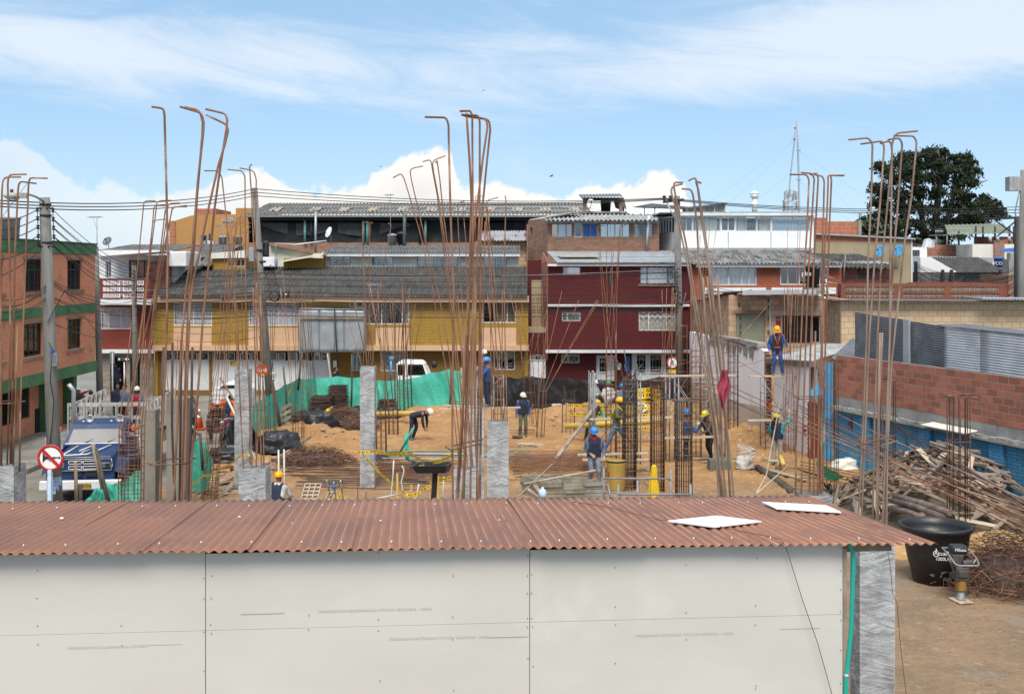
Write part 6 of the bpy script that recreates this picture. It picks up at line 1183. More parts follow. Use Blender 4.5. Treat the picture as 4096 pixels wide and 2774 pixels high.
limbs=[([(3735,1010),(3740,900),(3752,800),(3762,700),(3756,640),(3750,600)],.42,0),([(3720,1000),(3690,880),(3672,780),(3660,690),(3640,640)],.28,.8),([(3750,1000),(3790,880),(3812,790),(3822,700),(3836,640)],.30,-.8),([(3745,960),(3800,900),(3860,840),(3900,800),(3980,830)],.2,.5),([(3730,960),(3660,900),(3600,850),(3560,830),(3500,850)],.22,-.5),([(3700,850),(3620,770),(3580,720),(3520,690)],.15,1.2),([(3790,870),(3850,780),(3900,740),(3950,720)],.13,-1.2),([(3672,780),(3600,720),(3570,690)],.1,-1.6),([(3762,720),(3800,640),(3830,610)],.1,1)]
for pl_,r_,dy in limbs:
 P_=[tpt(x,y,dy*(i/len(pl_)))for i,(x,y)in enumerate(pl_)]
 if r_>.4:P_=[V((P_[0].x,TYY,0))]+P_
 tr.tube(P_,[r_*(1-.75*i/(len(P_)-1))for i in range(len(P_))],7)
clumps=[(3745,600,22),(3700,612,20),(3650,625,20),(3610,620,16),(3590,645,15),(3770,625,20),(3820,628,18),(3860,620,16),(3880,640,12),(3620,665,22),(3680,660,26),(3740,655,26),(3800,665,22),(3850,672,20),(3895,680,14),(3560,680,18),(3530,665,9),(3515,650,7),(3575,715,22),(3640,710,26),(3700,715,22),(3770,712,24),(3835,715,22),(3880,715,16),(3520,745,16),(3500,740,10),(3560,765,22),(3620,765,24),(3685,765,20),(3755,770,22),(3830,765,22),(3870,785,18),(3505,800,14),(3545,810,20),(3600,820,22),(3665,820,20),(3720,830,18),(3790,822,22),(3845,825,22),(3890,835,20),(3500,860,16),(3550,870,22),(3610,880,24),(3680,885,24),(3740,890,24),(3805,880,24),(3870,875,20),(3920,870,14),(3920,820,16),(3950,800,14),(3935,785,9),(3980,830,16),(4000,845,9),(3985,810,8),(3960,850,14),(3940,795,10),(3620,935,26),(3700,940,28),(3770,940,26),(3560,920,20),(3840,920,20),(3660,980,26),(3740,985,26),(3500,910,14)]
lf2=MB()
for i,(x,y,r_)in enumerate(clumps):
 for k in range(7):
  a=rnd(0,6.28); q=rnd(0,1.25)*r_; dy=rnd(-2.8,2.8); p=tpt(x+cos(a)*q*1.25,y+sin(a)*q*.95+4,dy)
  leafclump(lf if(i*7+k)%3 else lf2,p,r_/F*TYY*rnd(.3,.95),175,.145,1.1,.85)
  if k<6:a=k*1.05+rnd(0,.6); tip=tpt(x+cos(a)*r_*1.55,y+sin(a)*r_*.9+6,dy); leafclump(lf2 if k%3==0 else lf,tip,.32,24,.17,1.5,1.2); leafclump(lf,tip+V((cos(a)*.28,0,-.28)),.2,12,.15,1.6,1.3)
 c_=tpt(x,y); tr.tube([c_+V((0,0,-.6)).lerp(tpt(3750,900)-c_,.12),c_],[.05,.02],4)
tr.build('trunk',M['bark'],cy); lf.build('crown',M['leaf'],cy); M['leaf_light']=mk('cypress_tips',(.04,.053,.03),.9,(.056,.068,.039),2,bump=0,spec=.15); lf2.build('crown_tips',M['leaf_light'],cy)
for px_,py_,rr_,lb in((3470,905,38,'grey green palm like shrub at the left foot of the cypress'),(3700,1000,50,'dark shrub under the cypress beside the black tank')):
 o=thing('shrub',lb,'shrub',(wx(px_,90),90,0)); mb=MB(); leafclump(mb,W(px_,py_,90),rr_/F*90,500,.45,.6,1.1); mb.build('foliage',M['leaf2' if px_<3500 else 'leaf_light'],o); MB().tube([(wx(px_,90),90,0),W(px_,py_,90)],[.15,.06],6).build('trunk',M['bark'],o)
random.seed(33)
# telecom lattice and masts
KY=220
tm=thing('telecom_tower','far lattice telecom tower crowded with panel antennas','tower',(wx(3165,KY),KY,0)); mb=MB()
cx_,w_=wx(3164,KY),1.0; zt=wz(765,KY)
for sx_ in(-1,1):
 for sy_ in(-1,1):mb.tube([(cx_+sx_*w_,KY+sy_*w_,0),(cx_+sx_*w_,KY+sy_*w_,zt)],.07,4)
z=10.
while z<zt-1:
 for s_ in(-1,1):mb.tube([(cx_-w_,KY+s_*w_,z),(cx_+w_,KY+s_*w_,z+1)],.045,3); mb.tube([(cx_+w_,KY+s_*w_,z),(cx_-w_,KY+s_*w_,z+1)],.045,3)
 mb.tube([(cx_-w_,KY-w_,z),(cx_+w_,KY-w_,z)],.045,3); z+=1
mb.build('lattice',M['zinc'],tm)
for i,(x,y0,y1)in enumerate([(3140,765,800),(3148,760,790),(3162,758,785),(3176,762,795),(3185,765,800),(3135,800,845),(3142,805,838),(3195,800,845),(3188,805,836),(3172,775,800),(3155,768,795)]):
 mb=MB(); pxbox(mb,x-2.5,y0,x+2.5,y1,KY-1.5+(i%3),.4); mb.build('antenna_panel',M['fib_light'],tm)
def mast(lb,pts,Y,r,stripes=False):
 o=thing('radio_mast',lb,'mast',(wx(pts[-1][0],Y),Y,0)); mb=MB(); P_=[W(x,y,Y)for x,y in pts]; P_.append(V((P_[-1].x,Y,0)))
 for i in range(3):mb.tube([p+V((cos(i*2.1)*r*3,sin(i*2.1)*r*3,0))for p in P_],r,4)
 n_=40
 for i in range(n_):a=P_[0].lerp(P_[-2],i/n_); b_=P_[0].lerp(P_[-2],(i+1)/n_); mb.tube([a+V((r*3,0,0)),b_+V((-r*3,0,0))],r*.7,3)
 mb.build('lattice',M['zinc'],o); return o,P_
o1,P1=mast('tall guyed radio mast with a dark tip behind the white top floor',[(3187,480),(3192,600),(3195,720),(3197,850)],240,.05)
o2,P2=mast('thinner leaning lattice mast left of the tall guyed mast',[(3183,505),(3178,560),(3163,690),(3148,850)],230,.04)
for y in(512,557):mb=MB(); mb.ball(W(3180 if y<540 else 3177,y,230),.2,n=8); mb.build('warning_light',M['redbrown'],o2)
for y in(600,718):mb=MB(); mb.tube([W(3186,y,240),W(3202,y,240)],.15,5); mb.build('guy_ring',M['zinc'],o1)
for i,(a,b_)in enumerate([((3178,560),(2700,900)),((3178,560),(2850,880)),((3192,600),(3560,850)),((3195,600),(3520,960)),((3195,718),(3420,900)),((3163,690),(2960,850)),((3195,718),(3330,880))]):
 mb=MB(); mb.tube([W(*a,235),W((a[0]+b_[0])/2,(a[1]+b_[1])/2+6,235),W(*b_,235)],.014,3); mb.build('guy_wire',M['tube'],o1 if i>1 else o2)
for i,(x,y,r_,lb)in enumerate([(2206,705,.5,'dark bird gliding right of the central bars'),(1524,667,.25,'tiny far bird left of the central bars'),(1934,362,.25,'tiny high bird above the central bars')]):
 p=W(x,y,150); o=thing('bird',lb,'bird',p); mb=MB(); mb.tube([p+V((-r_*.7,0,-.05)),p,p+V((r_*.5,0,.05))],[.03*r_,.12*r_,.02*r_],6);
 for s_ in(-1,1):mb.add([p+V((-.15*r_,0,0)),p+V((.2*r_,0,0)),p+V((.15*r_+s_*.2*r_,s_*.5*r_,.3*r_)),p+V((s_*.5*r_,s_*.3*r_,.75*r_ if s_>0 else-.05))],[(0,1,2,3)])
 mb.build('body',M['iron'],o)
def pole(label,px_b,px_t,yt,Y,r0,r1,name='utility_pole',m_='conc_pole'):
 a,b_=V((wx(px_b,Y),Y,0)),W(px_t,yt,Y); o=thing(name,label,'utility pole',a); MB().tube([a,a.lerp(b_,.5),b_],[r0,(r0+r1)/2,r1],12).build('shaft',M[m_],o)
 return o,a,b_
def insul(par,p,r=.06,name='insulator'):
 MB().lathe(p,[(r*.3,-r*1.1),(r,-r*.7),(r*.55,-r*.3),(r*.55,r*.3),(r,r*.7),(r*.3,r*1.1)],10).build(name,M['iron'],par)
UPY=31.0
up,ua,ub=pole('thick concrete power pole with a street lamp left of the blue truck',226,178,790,UPY,.19,.135)
for y in(818,862,970):c_=W(180+(y-790)*.04,y,UPY); MB().lathe(c_,[(.15,-.03),(.15,.03)],12).build('band',M['iron'],up)
for sx_,ys in((149,(838,873,908,944,977)),(211,(840,876,911,947))):
 mb=MB(); pxtube(mb,[(sx_,828),(sx_+6,990)],UPY-.15,.012,5); mb.tube([W(sx_,832,UPY-.15),W(180,832,UPY-.1)],.02,5); mb.tube([W(sx_+6,985,UPY-.15),W(188,985,UPY-.1)],.02,5); mb.build('insulator_rack',M['iron'],up)
 for y in ys:insul(up,W(sx_+(y-828)*.04,y,UPY-.15),.055)
mb=MB(); mb.tube([W(176,805,UPY-.1),W(140,785,UPY-.6),W(118,778,UPY-1.0),W(88,778,UPY-1.2)],.028,7); mb.build('lamp_arm',M['zinc'],up)
mb=MB(); q=W(55,783,UPY-1.3); mb.ball(q,.27,.12,.085,14); mb.box(q.x+.12,q.y-.07,q.z-.06,q.x+.34,q.y+.07,q.z+.07); lh=mb.build('lamp_head',M['fib_light'],up); mb=MB(); mb.ball(q+V((-.02,0,-.05)),.17,.10,.085,12); mb.build('lens',M['glass_pale'],lh); mb=MB(); mb.lathe(q+V((-.05,0,.08)),[(.04,0),(.045,.08),(.01,.09)],10); mb.build('photocell',M['redbrown'],lh)
mb=MB(); pxbox(mb,206,1412,228,1463,UPY-.24,.12); mb.build('lantern_box',M['tube'],up); mb=MB(); pxbox(mb,209,1416,224,1452,UPY-.25,.008); mb.build('lantern_glass',M['glass_pale'],up); mb=MB(); pxbox(mb,198,1401,211,1411,UPY-.23,.1); mb.build('blue_clip',M['blue'],up)
mb=MB()
mb.tube([W(196,1370,UPY-.22),W(212,1400,UPY-.24)]+[W(x,y,UPY-.23)for x,y in((200,1520),(216,1600),(208,1700),(199,1780))],.012,5); mb.build('cable_run',M['wire'],up)
pst=MB(); c_=V((wx(218,UPY),UPY,0)); z0,z1=wz(1969,UPY),wz(1903,UPY)
pst.grid(lambda u,v:c_+V((.19*cos(-pi*.05-pi*.9*u),.19*sin(-pi*.05-pi*.9*u),z0+(z1-z0)*v)),14,1); tag(pst.build('poster',M['ltblue']),'blue and white paper poster pasted on the thick power pole','poster')
M['inkblue']=mk('blue_ink',(.05,.16,.42),.8,bump=0)
for i,tx in enumerate(('TALLERES','69.900','VENDO','321984')):pass
for i,tx in enumerate(('ALLES','69.9','317580','321960')):o=text(tx,.10,face_m(W(224,1912+i*15,UPY-.215),(1,.12,0)),'inkblue','lettering',None); o.parent=bpy.data.objects['poster']
p2,a2,b2=pole('tall grey pole at the corner of the left brick block',402,384,985,53.5,.16,.11);
p3,a3,b3=pole('power pole wrapped in cables before the white balcony house',541,536,1060,60,.15,.11)
p4,a4,b4=pole('leaning concrete power pole in front of the mustard roof',1082,1018,752,57.5,.20,.14)
p5,a5,b5=pole('concrete power pole with crossarm in front of the maroon house',2721,2708,784,60.5,.22,.15)
mb=MB(); mb.beam(W(2652,808,60.3),W(2735,798,60.3),.12,.12); mb.build('crossarm',M['iron'],p5); mb=MB(); mb.tube([W(2668,812,60.3),W(2702,880,60.3)],.04,5); mb.build('brace',M['zinc'],p5)
for x in(2657,2682):insul(p5,W(x,792,60.3),.12)
p6,a6,b6=pole('pale thick pole at the far right edge with a metal box',4074,4093,680,57,.18,.13); mb=MB(); pxbox(mb,4038,706,4086,762,56.4,.5); mb.build('metal_box',M['fib_light'],p6)
mb=MB(); mb.tube([W(4079,762,56.5),W(4070,800,56.5),W(4060,850,56.5),W(4064,865,56.5)],.03,5); mb.build('cable',M['tube'],p6)
p7,a7,b7=pole('dark pole with a wide crossarm rack beside the pale far right pole',4070,4070,868,60,.2,.16,m_='iron')
mb=MB(); mb.beam(W(3935,876,60),W(4075,870,60),.1,.12); mb.beam(W(3980,880,60),W(4068,945,60),.06,.06); mb.beam(W(4068,880,60),W(3985,948,60),.06,.06); mb.beam(W(3990,952,60),W(4072,952,60),.1,.1); mb.build('crossarm',M['iron'],p7)
for x in(3942,3952,3984,3996,4026,4040):insul(p7,W(x,868,60),.09)
for x in(3960,3990,4036):mb=MB(); mb.tube([W(x,945,59.8),W(x+2,968,59.8)],.09,8); mb.build('fuse',M['zinc'],p7)
def cable(pts,label,r=.014,group=None,sag=.25,m_='wire'):
 P_=[]
 for i in range(len(pts)-1):
  a,b_=W(*pts[i]),W(*pts[i+1]); n_=12
  for k in range(n_+(i==len(pts)-2)):t_=k/n_; P_.append(a.lerp(b_,t_)-V((0,0,sag*4*t_*(1-t_))))
 return tag(MB().tube(P_,r,4).build('power_cable',M[m_]),label,'cable',group)
for i in range(3):
 cable([(-60,798+i*12,33),(1020,755+i*14,57.4),(2660,792+i*3,60.3),(4140,824+i*12,62)],'high power line crossing the sky over the roofs',.018,'three high power lines',.35)
g_='cables from the thick pole to the balcony house pole'
for i,(y0,y1)in enumerate([(840,1062),(876,1070),(880,1085),(911,1095),(915,1110),(947,1120),(950,1140),(985,1150),(990,1180)]):cable([(212+(y0-828)*.04,y0,UPY),(536,y1,60)],'black cable sloping from the thick pole rack to the balcony house pole',.013,g_,.3)
for i,(y0,y1)in enumerate([(838,885),(873,920),(908,960),(944,1005),(977,1042),(1010,1115)]):cable([(150,y0,UPY),(-40,y1,28)],'black cable leaving the thick pole towards the left frame edge',.013,'cables leaving the thick pole to the left',.1)
for i,(y0,y1)in enumerate([(1130,1165),(1135,1205),(1150,1190),(1180,1215),(1185,1250)]):cable([(195,y0,UPY),(-40,y1+20,28.5)],'telephone cable leaving the thick pole low to the left',.010,'low telephone cables to the left',.25)
for i,(y0,y1)in enumerate([(1120,1180),(1128,1200),(1140,1215),(1185,1225),(1190,1240),(1128,1260),(1200,1300),(1290,1330)]):cable([(205,y0,UPY),(538,y1,59.8),(1050,y1-5+i*3,57.2)],'telephone cable running from the thick pole past the houses',.011,'telephone cables along the mustard house',.35)
for i,y0 in enumerate([1090,1112,1140,1165,1178,1192,1203,1212,1218,1226,1233,1245,1262]):
 cable([(540,y0+rnd(-6,8),59.8),(1052,y0+rnd(-4,4),57.2),(2712,y0+rnd(-10,6)-4,60.2)],'long black cable strung in front of the mustard and maroon houses',.013 if i%3 else .02,'cables in front of the painted houses',.18)
cable([(540,1160,59.8),(1052,1105,57.2),(2712,1075,60.2)],'single pale cable strung higher than the black ones',.013,None,.2,'tube')
for i,y0 in enumerate([1150,1166,1190,1215]):cable([(2714,y0,60.2),(2860,y0+rnd(-10,10),59),(3300,1172+i*5,56)],'cable running right from the maroon house pole',.013,'cables right of the maroon house pole',.2)
for i in range(16):cable([(3665,1052+i*4,71.5),(3900+rnd(-60,60),1095+i*3,69),(4072,1075+i*7,60)],'drooping cable among the tangle at the far right houses',.014,'tangled cables at the far right',rnd(.2,.8))
cable([(190,1290,UPY-.2),(260,1160,31),(410,1360,50)],'slanting service cable from the pole to the corner',.011,None,.0)
# coil of cable and junction boxes
co_=MB(); c_=W(1098,1184,56.8)
for k in range(5):co_.tube([c_+V((cos(a*pi/12)*(.20+k*.012),(k-2)*.02,sin(a*pi/12)*(.20+k*.012)))for a in range(25)],.012,4)
tag(co_.build('cable_coil',M['wire']),'round coil of black cable hanging beside the leaning power pole','cable coil')
for k in range(4):
 mb=MB(); c_=W(1066+k*6,1080+k*22,57.1)
 mb.tube([c_+V((cos(a*pi/8)*rnd(.15,.32)+.1,rnd(-.05,.05),sin(a*pi/8)*rnd(.15,.32)))for a in range(20)],.012,4); mb.build('cable_loop',M['wire'],p4)
bx=thing('junction_box','square black cable junction box hanging over the mustard house eave','junction box',W(1143,1176,56.9)); mb=MB(); pxbox(mb,1132,1165,1154,1190,56.9,.18); mb.build('box',M['iron'],bx,bevel=.02); mb=MB(); pxbox(mb,1140,1174,1148,1178,56.89,.008); mb.build('paper_label',M['white_clean'],bx)
mb=MB()
for k in range(14):y=1060+k*9; c_=W(536,y,59.7); mb.tube([c_+V((rnd(-.2,.05),0,rnd(-.1,.1))),c_+V((0,-.1,0)),c_+V((rnd(.0,.25),0,rnd(-.1,.1)))],.02,4)
mb.build('cable_clamps',M['wire'],p3)
mb=MB()
for k in range(20):y=1050+k*9; c_=W(2708,y,60.2); mb.tube([c_+V((rnd(-.35,.05),0,rnd(-.15,.15))),c_+V((0,-.2,0)),c_+V((rnd(-.1,.25),0,rnd(-.15,.15)))],.018,4)
mb.build('cable_clamps',M['wire'],p5)
for par,y,x in((p5,1160,2700),(p5,1215,2716),(p4,1000,1040),(p4,1046,1048)):MB().lathe(W(x,y,WL(par).y),[(.19,-.05),(.19,.05)],12).build('band',M['iron'],par)
# street signs
def disc_sign(name,label,px,py,Y,r,post_to=0,oct_=False):
 c_=W(px,py,Y); o=thing(name,label,'sign',(c_.x,Y,0)); MB().tube([(c_.x,Y+.05,post_to),(c_.x,Y+.05,c_.z+r*.6)],.03,8).build('post',M['white'],o); return o,c_
NH,c_=disc_sign('no_horn_sign','round red bordered sign with a crossed out horn before the truck',203,1830,30.5,.34)
mb=MB(); mb.lathe(c_,[(.001,.012),(.28,.012)],40,axis=(0,-1,0),sm=False,cap=False); mb.build('plate',M['white_clean'],NH)
mb=MB(); mb.lathe(c_,[(.275,0),(.335,0),(.345,.006),(.34,.022),(.275,.022),(.275,0)],44,axis=(0,-1,0),cap=False); q=.2; y=c_.y-.026
mb.add([(c_.x-q-.03,y,c_.z+q-.03),(c_.x-q+.03,y,c_.z+q+.03),(c_.x+q+.03,y,c_.z-q+.03),(c_.x+q-.03,y,c_.z-q-.03)],[(0,1,2,3)]); mb.build('red_ring',M['red'],NH)
mb=MB(); y=c_.y-.018; zz=c_.z+.01
mb.prism([(c_.x-.20,y,zz+.14),(c_.x-.20,y,zz-.14),(c_.x-.17,y,zz-.10),(c_.x-.13,y,zz-.05),(c_.x-.02,y,zz-.035),(c_.x+.16,y,zz-.02),(c_.x+.16,y,zz+.015),(c_.x-.02,y,zz+.015),(c_.x-.13,y,zz+.03),(c_.x-.17,y,zz+.08)],(0,-.004,0))
mb.box(c_.x+.16,y-.004,zz-.012,c_.x+.20,y,zz+.008); mb.lathe((c_.x+.225,y,zz-.002),[(.03,0),(.03,.004)],14,axis=(0,-1,0)); mb.tube([(c_.x-.05,y,zz-.05),(c_.x-.04,y,zz-.08),(c_.x+.06,y,zz-.08),(c_.x+.07,y,zz-.04)],.008,4); mb.build('horn_symbol',M['iron'],NH)
for a in(90,0,180,270):mb=MB(); mb.lathe(c_+V((.31*cos(R(a)),-.022,.31*sin(R(a)))),[(.012,0),(.008,.006)],8,axis=(0,-1,0)); mb.build('rivet',M['alu'],NH)
bs2=MB(); bs2.box(c_.x-.045,30.4,0,c_.x+.045,30.46,c_.z-.3); o=bs2.build('backing_strip',M['ltblue'],NH)
ST,c_=disc_sign('stop_sign','red octagonal stop sign by the street seen through the bars',1048,1481,52,.29)
mb=MB(); k=[(c_.x+.29*cos(R(22.5+45*i)),c_.y,c_.z+.29*sin(R(22.5+45*i)))for i in range(8)]; mb.prism(k,(0,.02,0)); mb.build('plate',mk('stop_red',(.55,.06,.02),.5),ST); text('PARE',.2,face_m((c_.x,c_.y-.008,c_.z)),'white_clean','lettering',ST); mb=MB(); mb.box(c_.x-.04,c_.y-.012,c_.z-.24,c_.x+.1,c_.y-.006,c_.z-.14); mb.build('yellow_sticker',M['yellow'],ST)
OW=thing('one_way_sign','black one way arrow sign on a white post before the stone shop','sign',(wx(497,58),58,0)); mb=MB(); pxbox(mb,469,1426,521,1444,58,.02); mb.build('plate',M['iron'],OW); mb=MB(); mb.prism([W(473,1440,57.985),W(473,1432,57.985),W(506,1432,57.985),W(506,1428,57.985),W(518,1436,57.985),W(506,1443,57.985),W(506,1440,57.985)],(0,.01,0)); mb.build('arrow',M['white_clean'],OW); mb=MB(); mb.tube([(wx(497,58),58.06,0),W(497,1446,58.06)],.035,6); mb.build('post',M['white'],OW)
mb=MB(); pxbox(mb,480,1432.5,500,1438.5,57.97,.01); mb.build('lettering',M['iron'],OW)
SS=thing('street_sign','pale sign seen edge on atop a white post by the corner','sign',(wx(449,56),56,0)); mb=MB(); mb.tube([(wx(451,56),56,0),W(449,1410,56)],.035,6); mb.build('post',M['white'],SS); mb=MB(); mb.obox(W(448,1430,56),V((.06,.14,0)),V((.01,-.008,0)),V((0,0,.28))); mb.build('plate',M['fib_light'],SS)
NP,c_=disc_sign('no_parking_sign','round red no parking sign before the white glazed doors',2690,1450,58.5,.30); mb=MB(); mb.lathe(c_,[(.001,.01),(.25,.01)],24,axis=(-.5,-1,0),sm=False,cap=False); mb.build('plate',M['white_clean'],NP); mb=MB(); mb.lathe(c_,[(.24,0),(.31,.0),(.31,.02),(.24,.02),(.24,0)],28,axis=(-.5,-1,0),cap=False); mb.build('red_ring',M['red'],NP); text('R',.34,face_m(c_+V((-.015,-.03,0)),(1,-.5,0)),'iron','lettering',NP)
mb=MB(); pxbox(mb,2674,1478,2704,1493,58.45,.02); mb.build('yellow_plate',M['yellow'],NP)
bn=MB(); bn.tube([W(1562,1520,57.8),W(1564,1436,57.8)],.06,8); bn.box(wx(1554,57.8),57.7,wz(1436,57.8),wx(1576,57.8),57.9,wz(1426,57.8)); tag(bn.build('street_post',M['skyblue']),'blue post with a pale top in front of the mustard house window','post')
# vehicles
def wheel(par,c_,r,w_,name='wheel'):
 o=MB().lathe(c_,[(r*.55,-w_/2),(r*.9,-w_/2),(r,-w_*.35),(r,w_*.35),(r*.9,w_/2),(r*.55,w_/2),(r*.55,-w_/2)],24,axis=(1,0,0),cap=False).build(name,M['black'],par); MB().lathe(c_,[(.02,-w_*.3),(r*.5,-w_*.32),(r*.56,-w_*.45),(r*.56,w_*.45),(r*.5,w_*.32),(.02,w_*.3)],18,axis=(1,0,0)).build('rim',M['tube'],o); return o
M['truckblue']=mk('truck_blue',(.022,.05,.14),.5,(.018,.04,.115),1.5,c3=(.05,.07,.14),s3=2.2,bump=.04,spec=.3)
tX,tY=wx(326,34.4),34.4
tk_=thing('stake_bed_truck','old dark blue truck with a white wooden stake bed and twin roof horns','truck',(tX,tY,0)); tk_.rotation_euler=(0,0,R(7))
def tp(x,y,z):return V((tX+x,tY+y,z))
hood=MB()
hood.grid(lambda u,v:tp((u-.5)*1.72*(1-.06*v),.12+1.65*v,1.26+.16*v+.05*sin(pi*u)-.10*(abs(u-.5)*2)**6),24,10)
hood.grid(lambda u,v:tp((u-.5)*1.78,.06+.08*v**.5,.42+.84*v+.02*sin(pi*u)),20,6);
for s_ in(-1,1):hood.grid(lambda u,v,s_=s_:tp(s_*(.86+.02*sin(pi*v)-.05*u),.1+1.7*u,.75+(.53+.13*u)*v),8,6)
hood.build('bonnet',M['truckblue'],tk_)
cabm=MB()
def cabring(z,hw,y0,y1):return[tp(-hw,y0,z),tp(hw,y0,z),tp(hw,y1,z),tp(-hw,y1,z)]
rings=[cabring(.62,.92,1.72,3.35),cabring(1.40,.93,1.70,3.35),cabring(1.44,.92,1.74,3.35),cabring(1.84,.80,2.02,3.30),cabring(1.98,.76,2.1,3.28),cabring(2.03,.66,2.2,3.2)]
for i in range(len(rings)-1):
 a,b_=rings[i],rings[i+1]
 for j in range(4):
  k=(j+1)%4
  if i==2 and j in(0,):
   l0,r0,r1,l1=a[j],a[k],b_[k],b_[j]; cabm.quad(l0,l0.lerp(r0,.07),l1.lerp(r1,.07),l1); cabm.quad(l0.lerp(r0,.93),r0,r1,l1.lerp(r1,.93)); continue
  cabm.quad(a[j],a[k],b_[k],b_[j])
cabm.quad(*rings[-1]); cabm.build('cab',M['truckblue'],tk_)
a,b_=rings[2],rings[3]; mb=MB(); y_=V((0,-.012,0)); mb.quad(a[0].lerp(a[1],.065)+y_,a[0].lerp(a[1],.935)+y_,b_[0].lerp(b_[1],.935)+y_,b_[0].lerp(b_[1],.065)+y_); mb.build('windscreen',M['windscreen'],tk_)
for s_ in(-1,1):q=a[1]if s_>0 else a[0]; mb=MB(); x=s_*.875; mb.quad(tp(s_*.915,1.95,1.46),tp(s_*.915,2.9,1.46),tp(s_*.815,2.9,1.82),tp(s_*.815,2.15,1.82)); mb.build('side_window',M['glass_dark'],tk_)
mb=MB(); mb.box(*tp(-.7,2.3,.8),*tp(.7,3.1,1.2)); mb.box(*tp(-.7,2.9,1.2),*tp(.7,3.1,1.62)); mb.build('seat',M['darkin'],tk_); mb=MB(); c_=tp(-.35,2.1,1.38); mb.tube([c_+V((.2*cos(a_*pi/8),.08*sin(a_*pi/8),.16*sin(a_*pi/8)))for a_ in range(17)],.014,5); mb.build('steering_wheel',M['iron'],tk_)
for s_ in(-1,1):
 mb=MB(); mb.grid(lambda u,v,s_=s_:tp(s_*(.84+.32*v),.15+1.5*u,.62+.52*sin(pi*min(1,max(0,u*.9+.05)))**.6*(1-.12*v)+.06*(1-v)),16,5); mb.grid(lambda u,v,s_=s_:tp(s_*1.15,.15+1.5*u,.5+(.12+.52*sin(pi*min(1,max(0,u*.9+.05)))**.6*.88)*(.72+.28*v)),16,2); mb.build('mudguard',M['truckblue'],tk_)
mb=MB(); mb.box(*tp(-1.15,-.16,.36),*tp(1.15,-.02,.64)); bm=mb.build('bumper',M['white'],tk_,bevel=.04)
mb=MB(); mb.box(*tp(-.78,.035,.92),*tp(.85,.06,1.20)); gr=mb.build('grille',M['truckblue'],tk_,bevel=.02)
for x0,x1,z0,z1 in((-.36,.0,1.09,1.17),(.04,.52,1.09,1.17),(-.36,.0,.94,1.02),(.04,.52,.94,1.02)):
 mb=MB(); mb.box(*tp(x0,.02,z0),*tp(x1,.034,z1)); q=mb.build('slot',M['darkin'],gr); mb=MB()
 for a_,b2_ in(((x0,z0),(x1,z0)),((x1,z0),(x1,z1)),((x1,z1),(x0,z1)),((x0,z1),(x0,z0))):mb.tube([tp(a_[0],.012,a_[1]),tp(b2_[0],.012,b2_[1])],.012,5)
 mb.build('slot_trim',M['white_clean'],gr)
mb=MB()
for a_,b2_ in(((-.78,.9),(.83,.9)),((-.78,1.225),(.83,1.225)),((.83,1.225),(.86,1.06)),((.86,1.06),(.83,.9))):mb.tube([tp(a_[0],.02,a_[1]),tp(b2_[0],.02,b2_[1])],.013,5)
mb.tube([tp(-.8,.08,1.275),tp(.8,.08,1.275)],.012,5); mb.build('grille_trim',M['alu'],tk_)
for x in(.68,-.62):mb=MB(); mb.box(*tp(x-.13,.0,.97),*tp(x+.13,.035,1.12)); h_=mb.build('headlight',M['tube'],tk_,bevel=.02); mb=MB(); mb.box(*tp(x-.11,-.006,.985),*tp(x+.11,.0,1.105)); mb.build('lens',M['glass_pale'],h_)
mb=MB(); mb.box(*tp(-.28,.03,.72),*tp(.0,.055,.84)); mb.box(*tp(.1,.03,.72),*tp(.42,.055,.84)); mb.build('air_vent',M['darkin'],tk_)
mb=MB(); mb.box(*tp(-.06,-.185,.40),*tp(.30,-.165,.56)); pt=mb.build('number_plate',mk('plate_yellow',(.45,.27,.03),.5),tk_); text('AUK 016',.105,face_m(tp(.12,-.19,.48)),'iron','lettering',pt)
mb=MB()
for P_ in([(-.62,.2,1.30),(-.38,1.25,1.44)],[(-.62,.2,1.31),(.12,.2,1.34),(.18,.35,1.36)],[(.25,.3,1.37),(.55,1.35,1.44)],[(-.2,.6,1.38),(.1,1.3,1.46)],[(-.85,1.62,1.45),(.85,1.62,1.45)]):mb.tube([tp(x,y,z)for x,y,z in P_],.022,5)
mb.build('hood_stripe',M['white_clean'],tk_); mb=MB(); mb.tube([tp(-.1,.22,1.33),tp(-.02,.3,1.40),tp(.12,.5,1.43),tp(.06,.7,1.42)],[.015,.03,.02,.008],6); mb.build('hood_ornament',M['alu'],tk_)
for x,z in((-.3,0),(.35,.04)):mb=MB(); mb.tube([tp(x,1.72,1.46),tp(x+.25,1.82,1.56),tp(x-.18,1.95,1.70)],.012,4); mb.build('wiper',M['iron'],tk_)
for x in(-.28,.62):c_=tp(x,2.3,2.12); o=MB().lathe(c_,[(.015,.30),(.025,.15),(.05,.06),(.12,0),(.125,-.01),(.10,0),(.04,.05),(.01,.1)],18,axis=(0,1,0)).build('air_horn',M['alu'],tk_); MB().tube([c_+V((0,.1,0)),c_+V((0,.1,-.12))],.015,5).build('bracket',M['iron'],o)
for x in(-.45,.38,.72):mb=MB(); mb.lathe(tp(x,2.22,2.02),[(.05,0),(.045,.05),(.01,.06)],10); mb.build('roof_lamp',M['alu'],tk_)
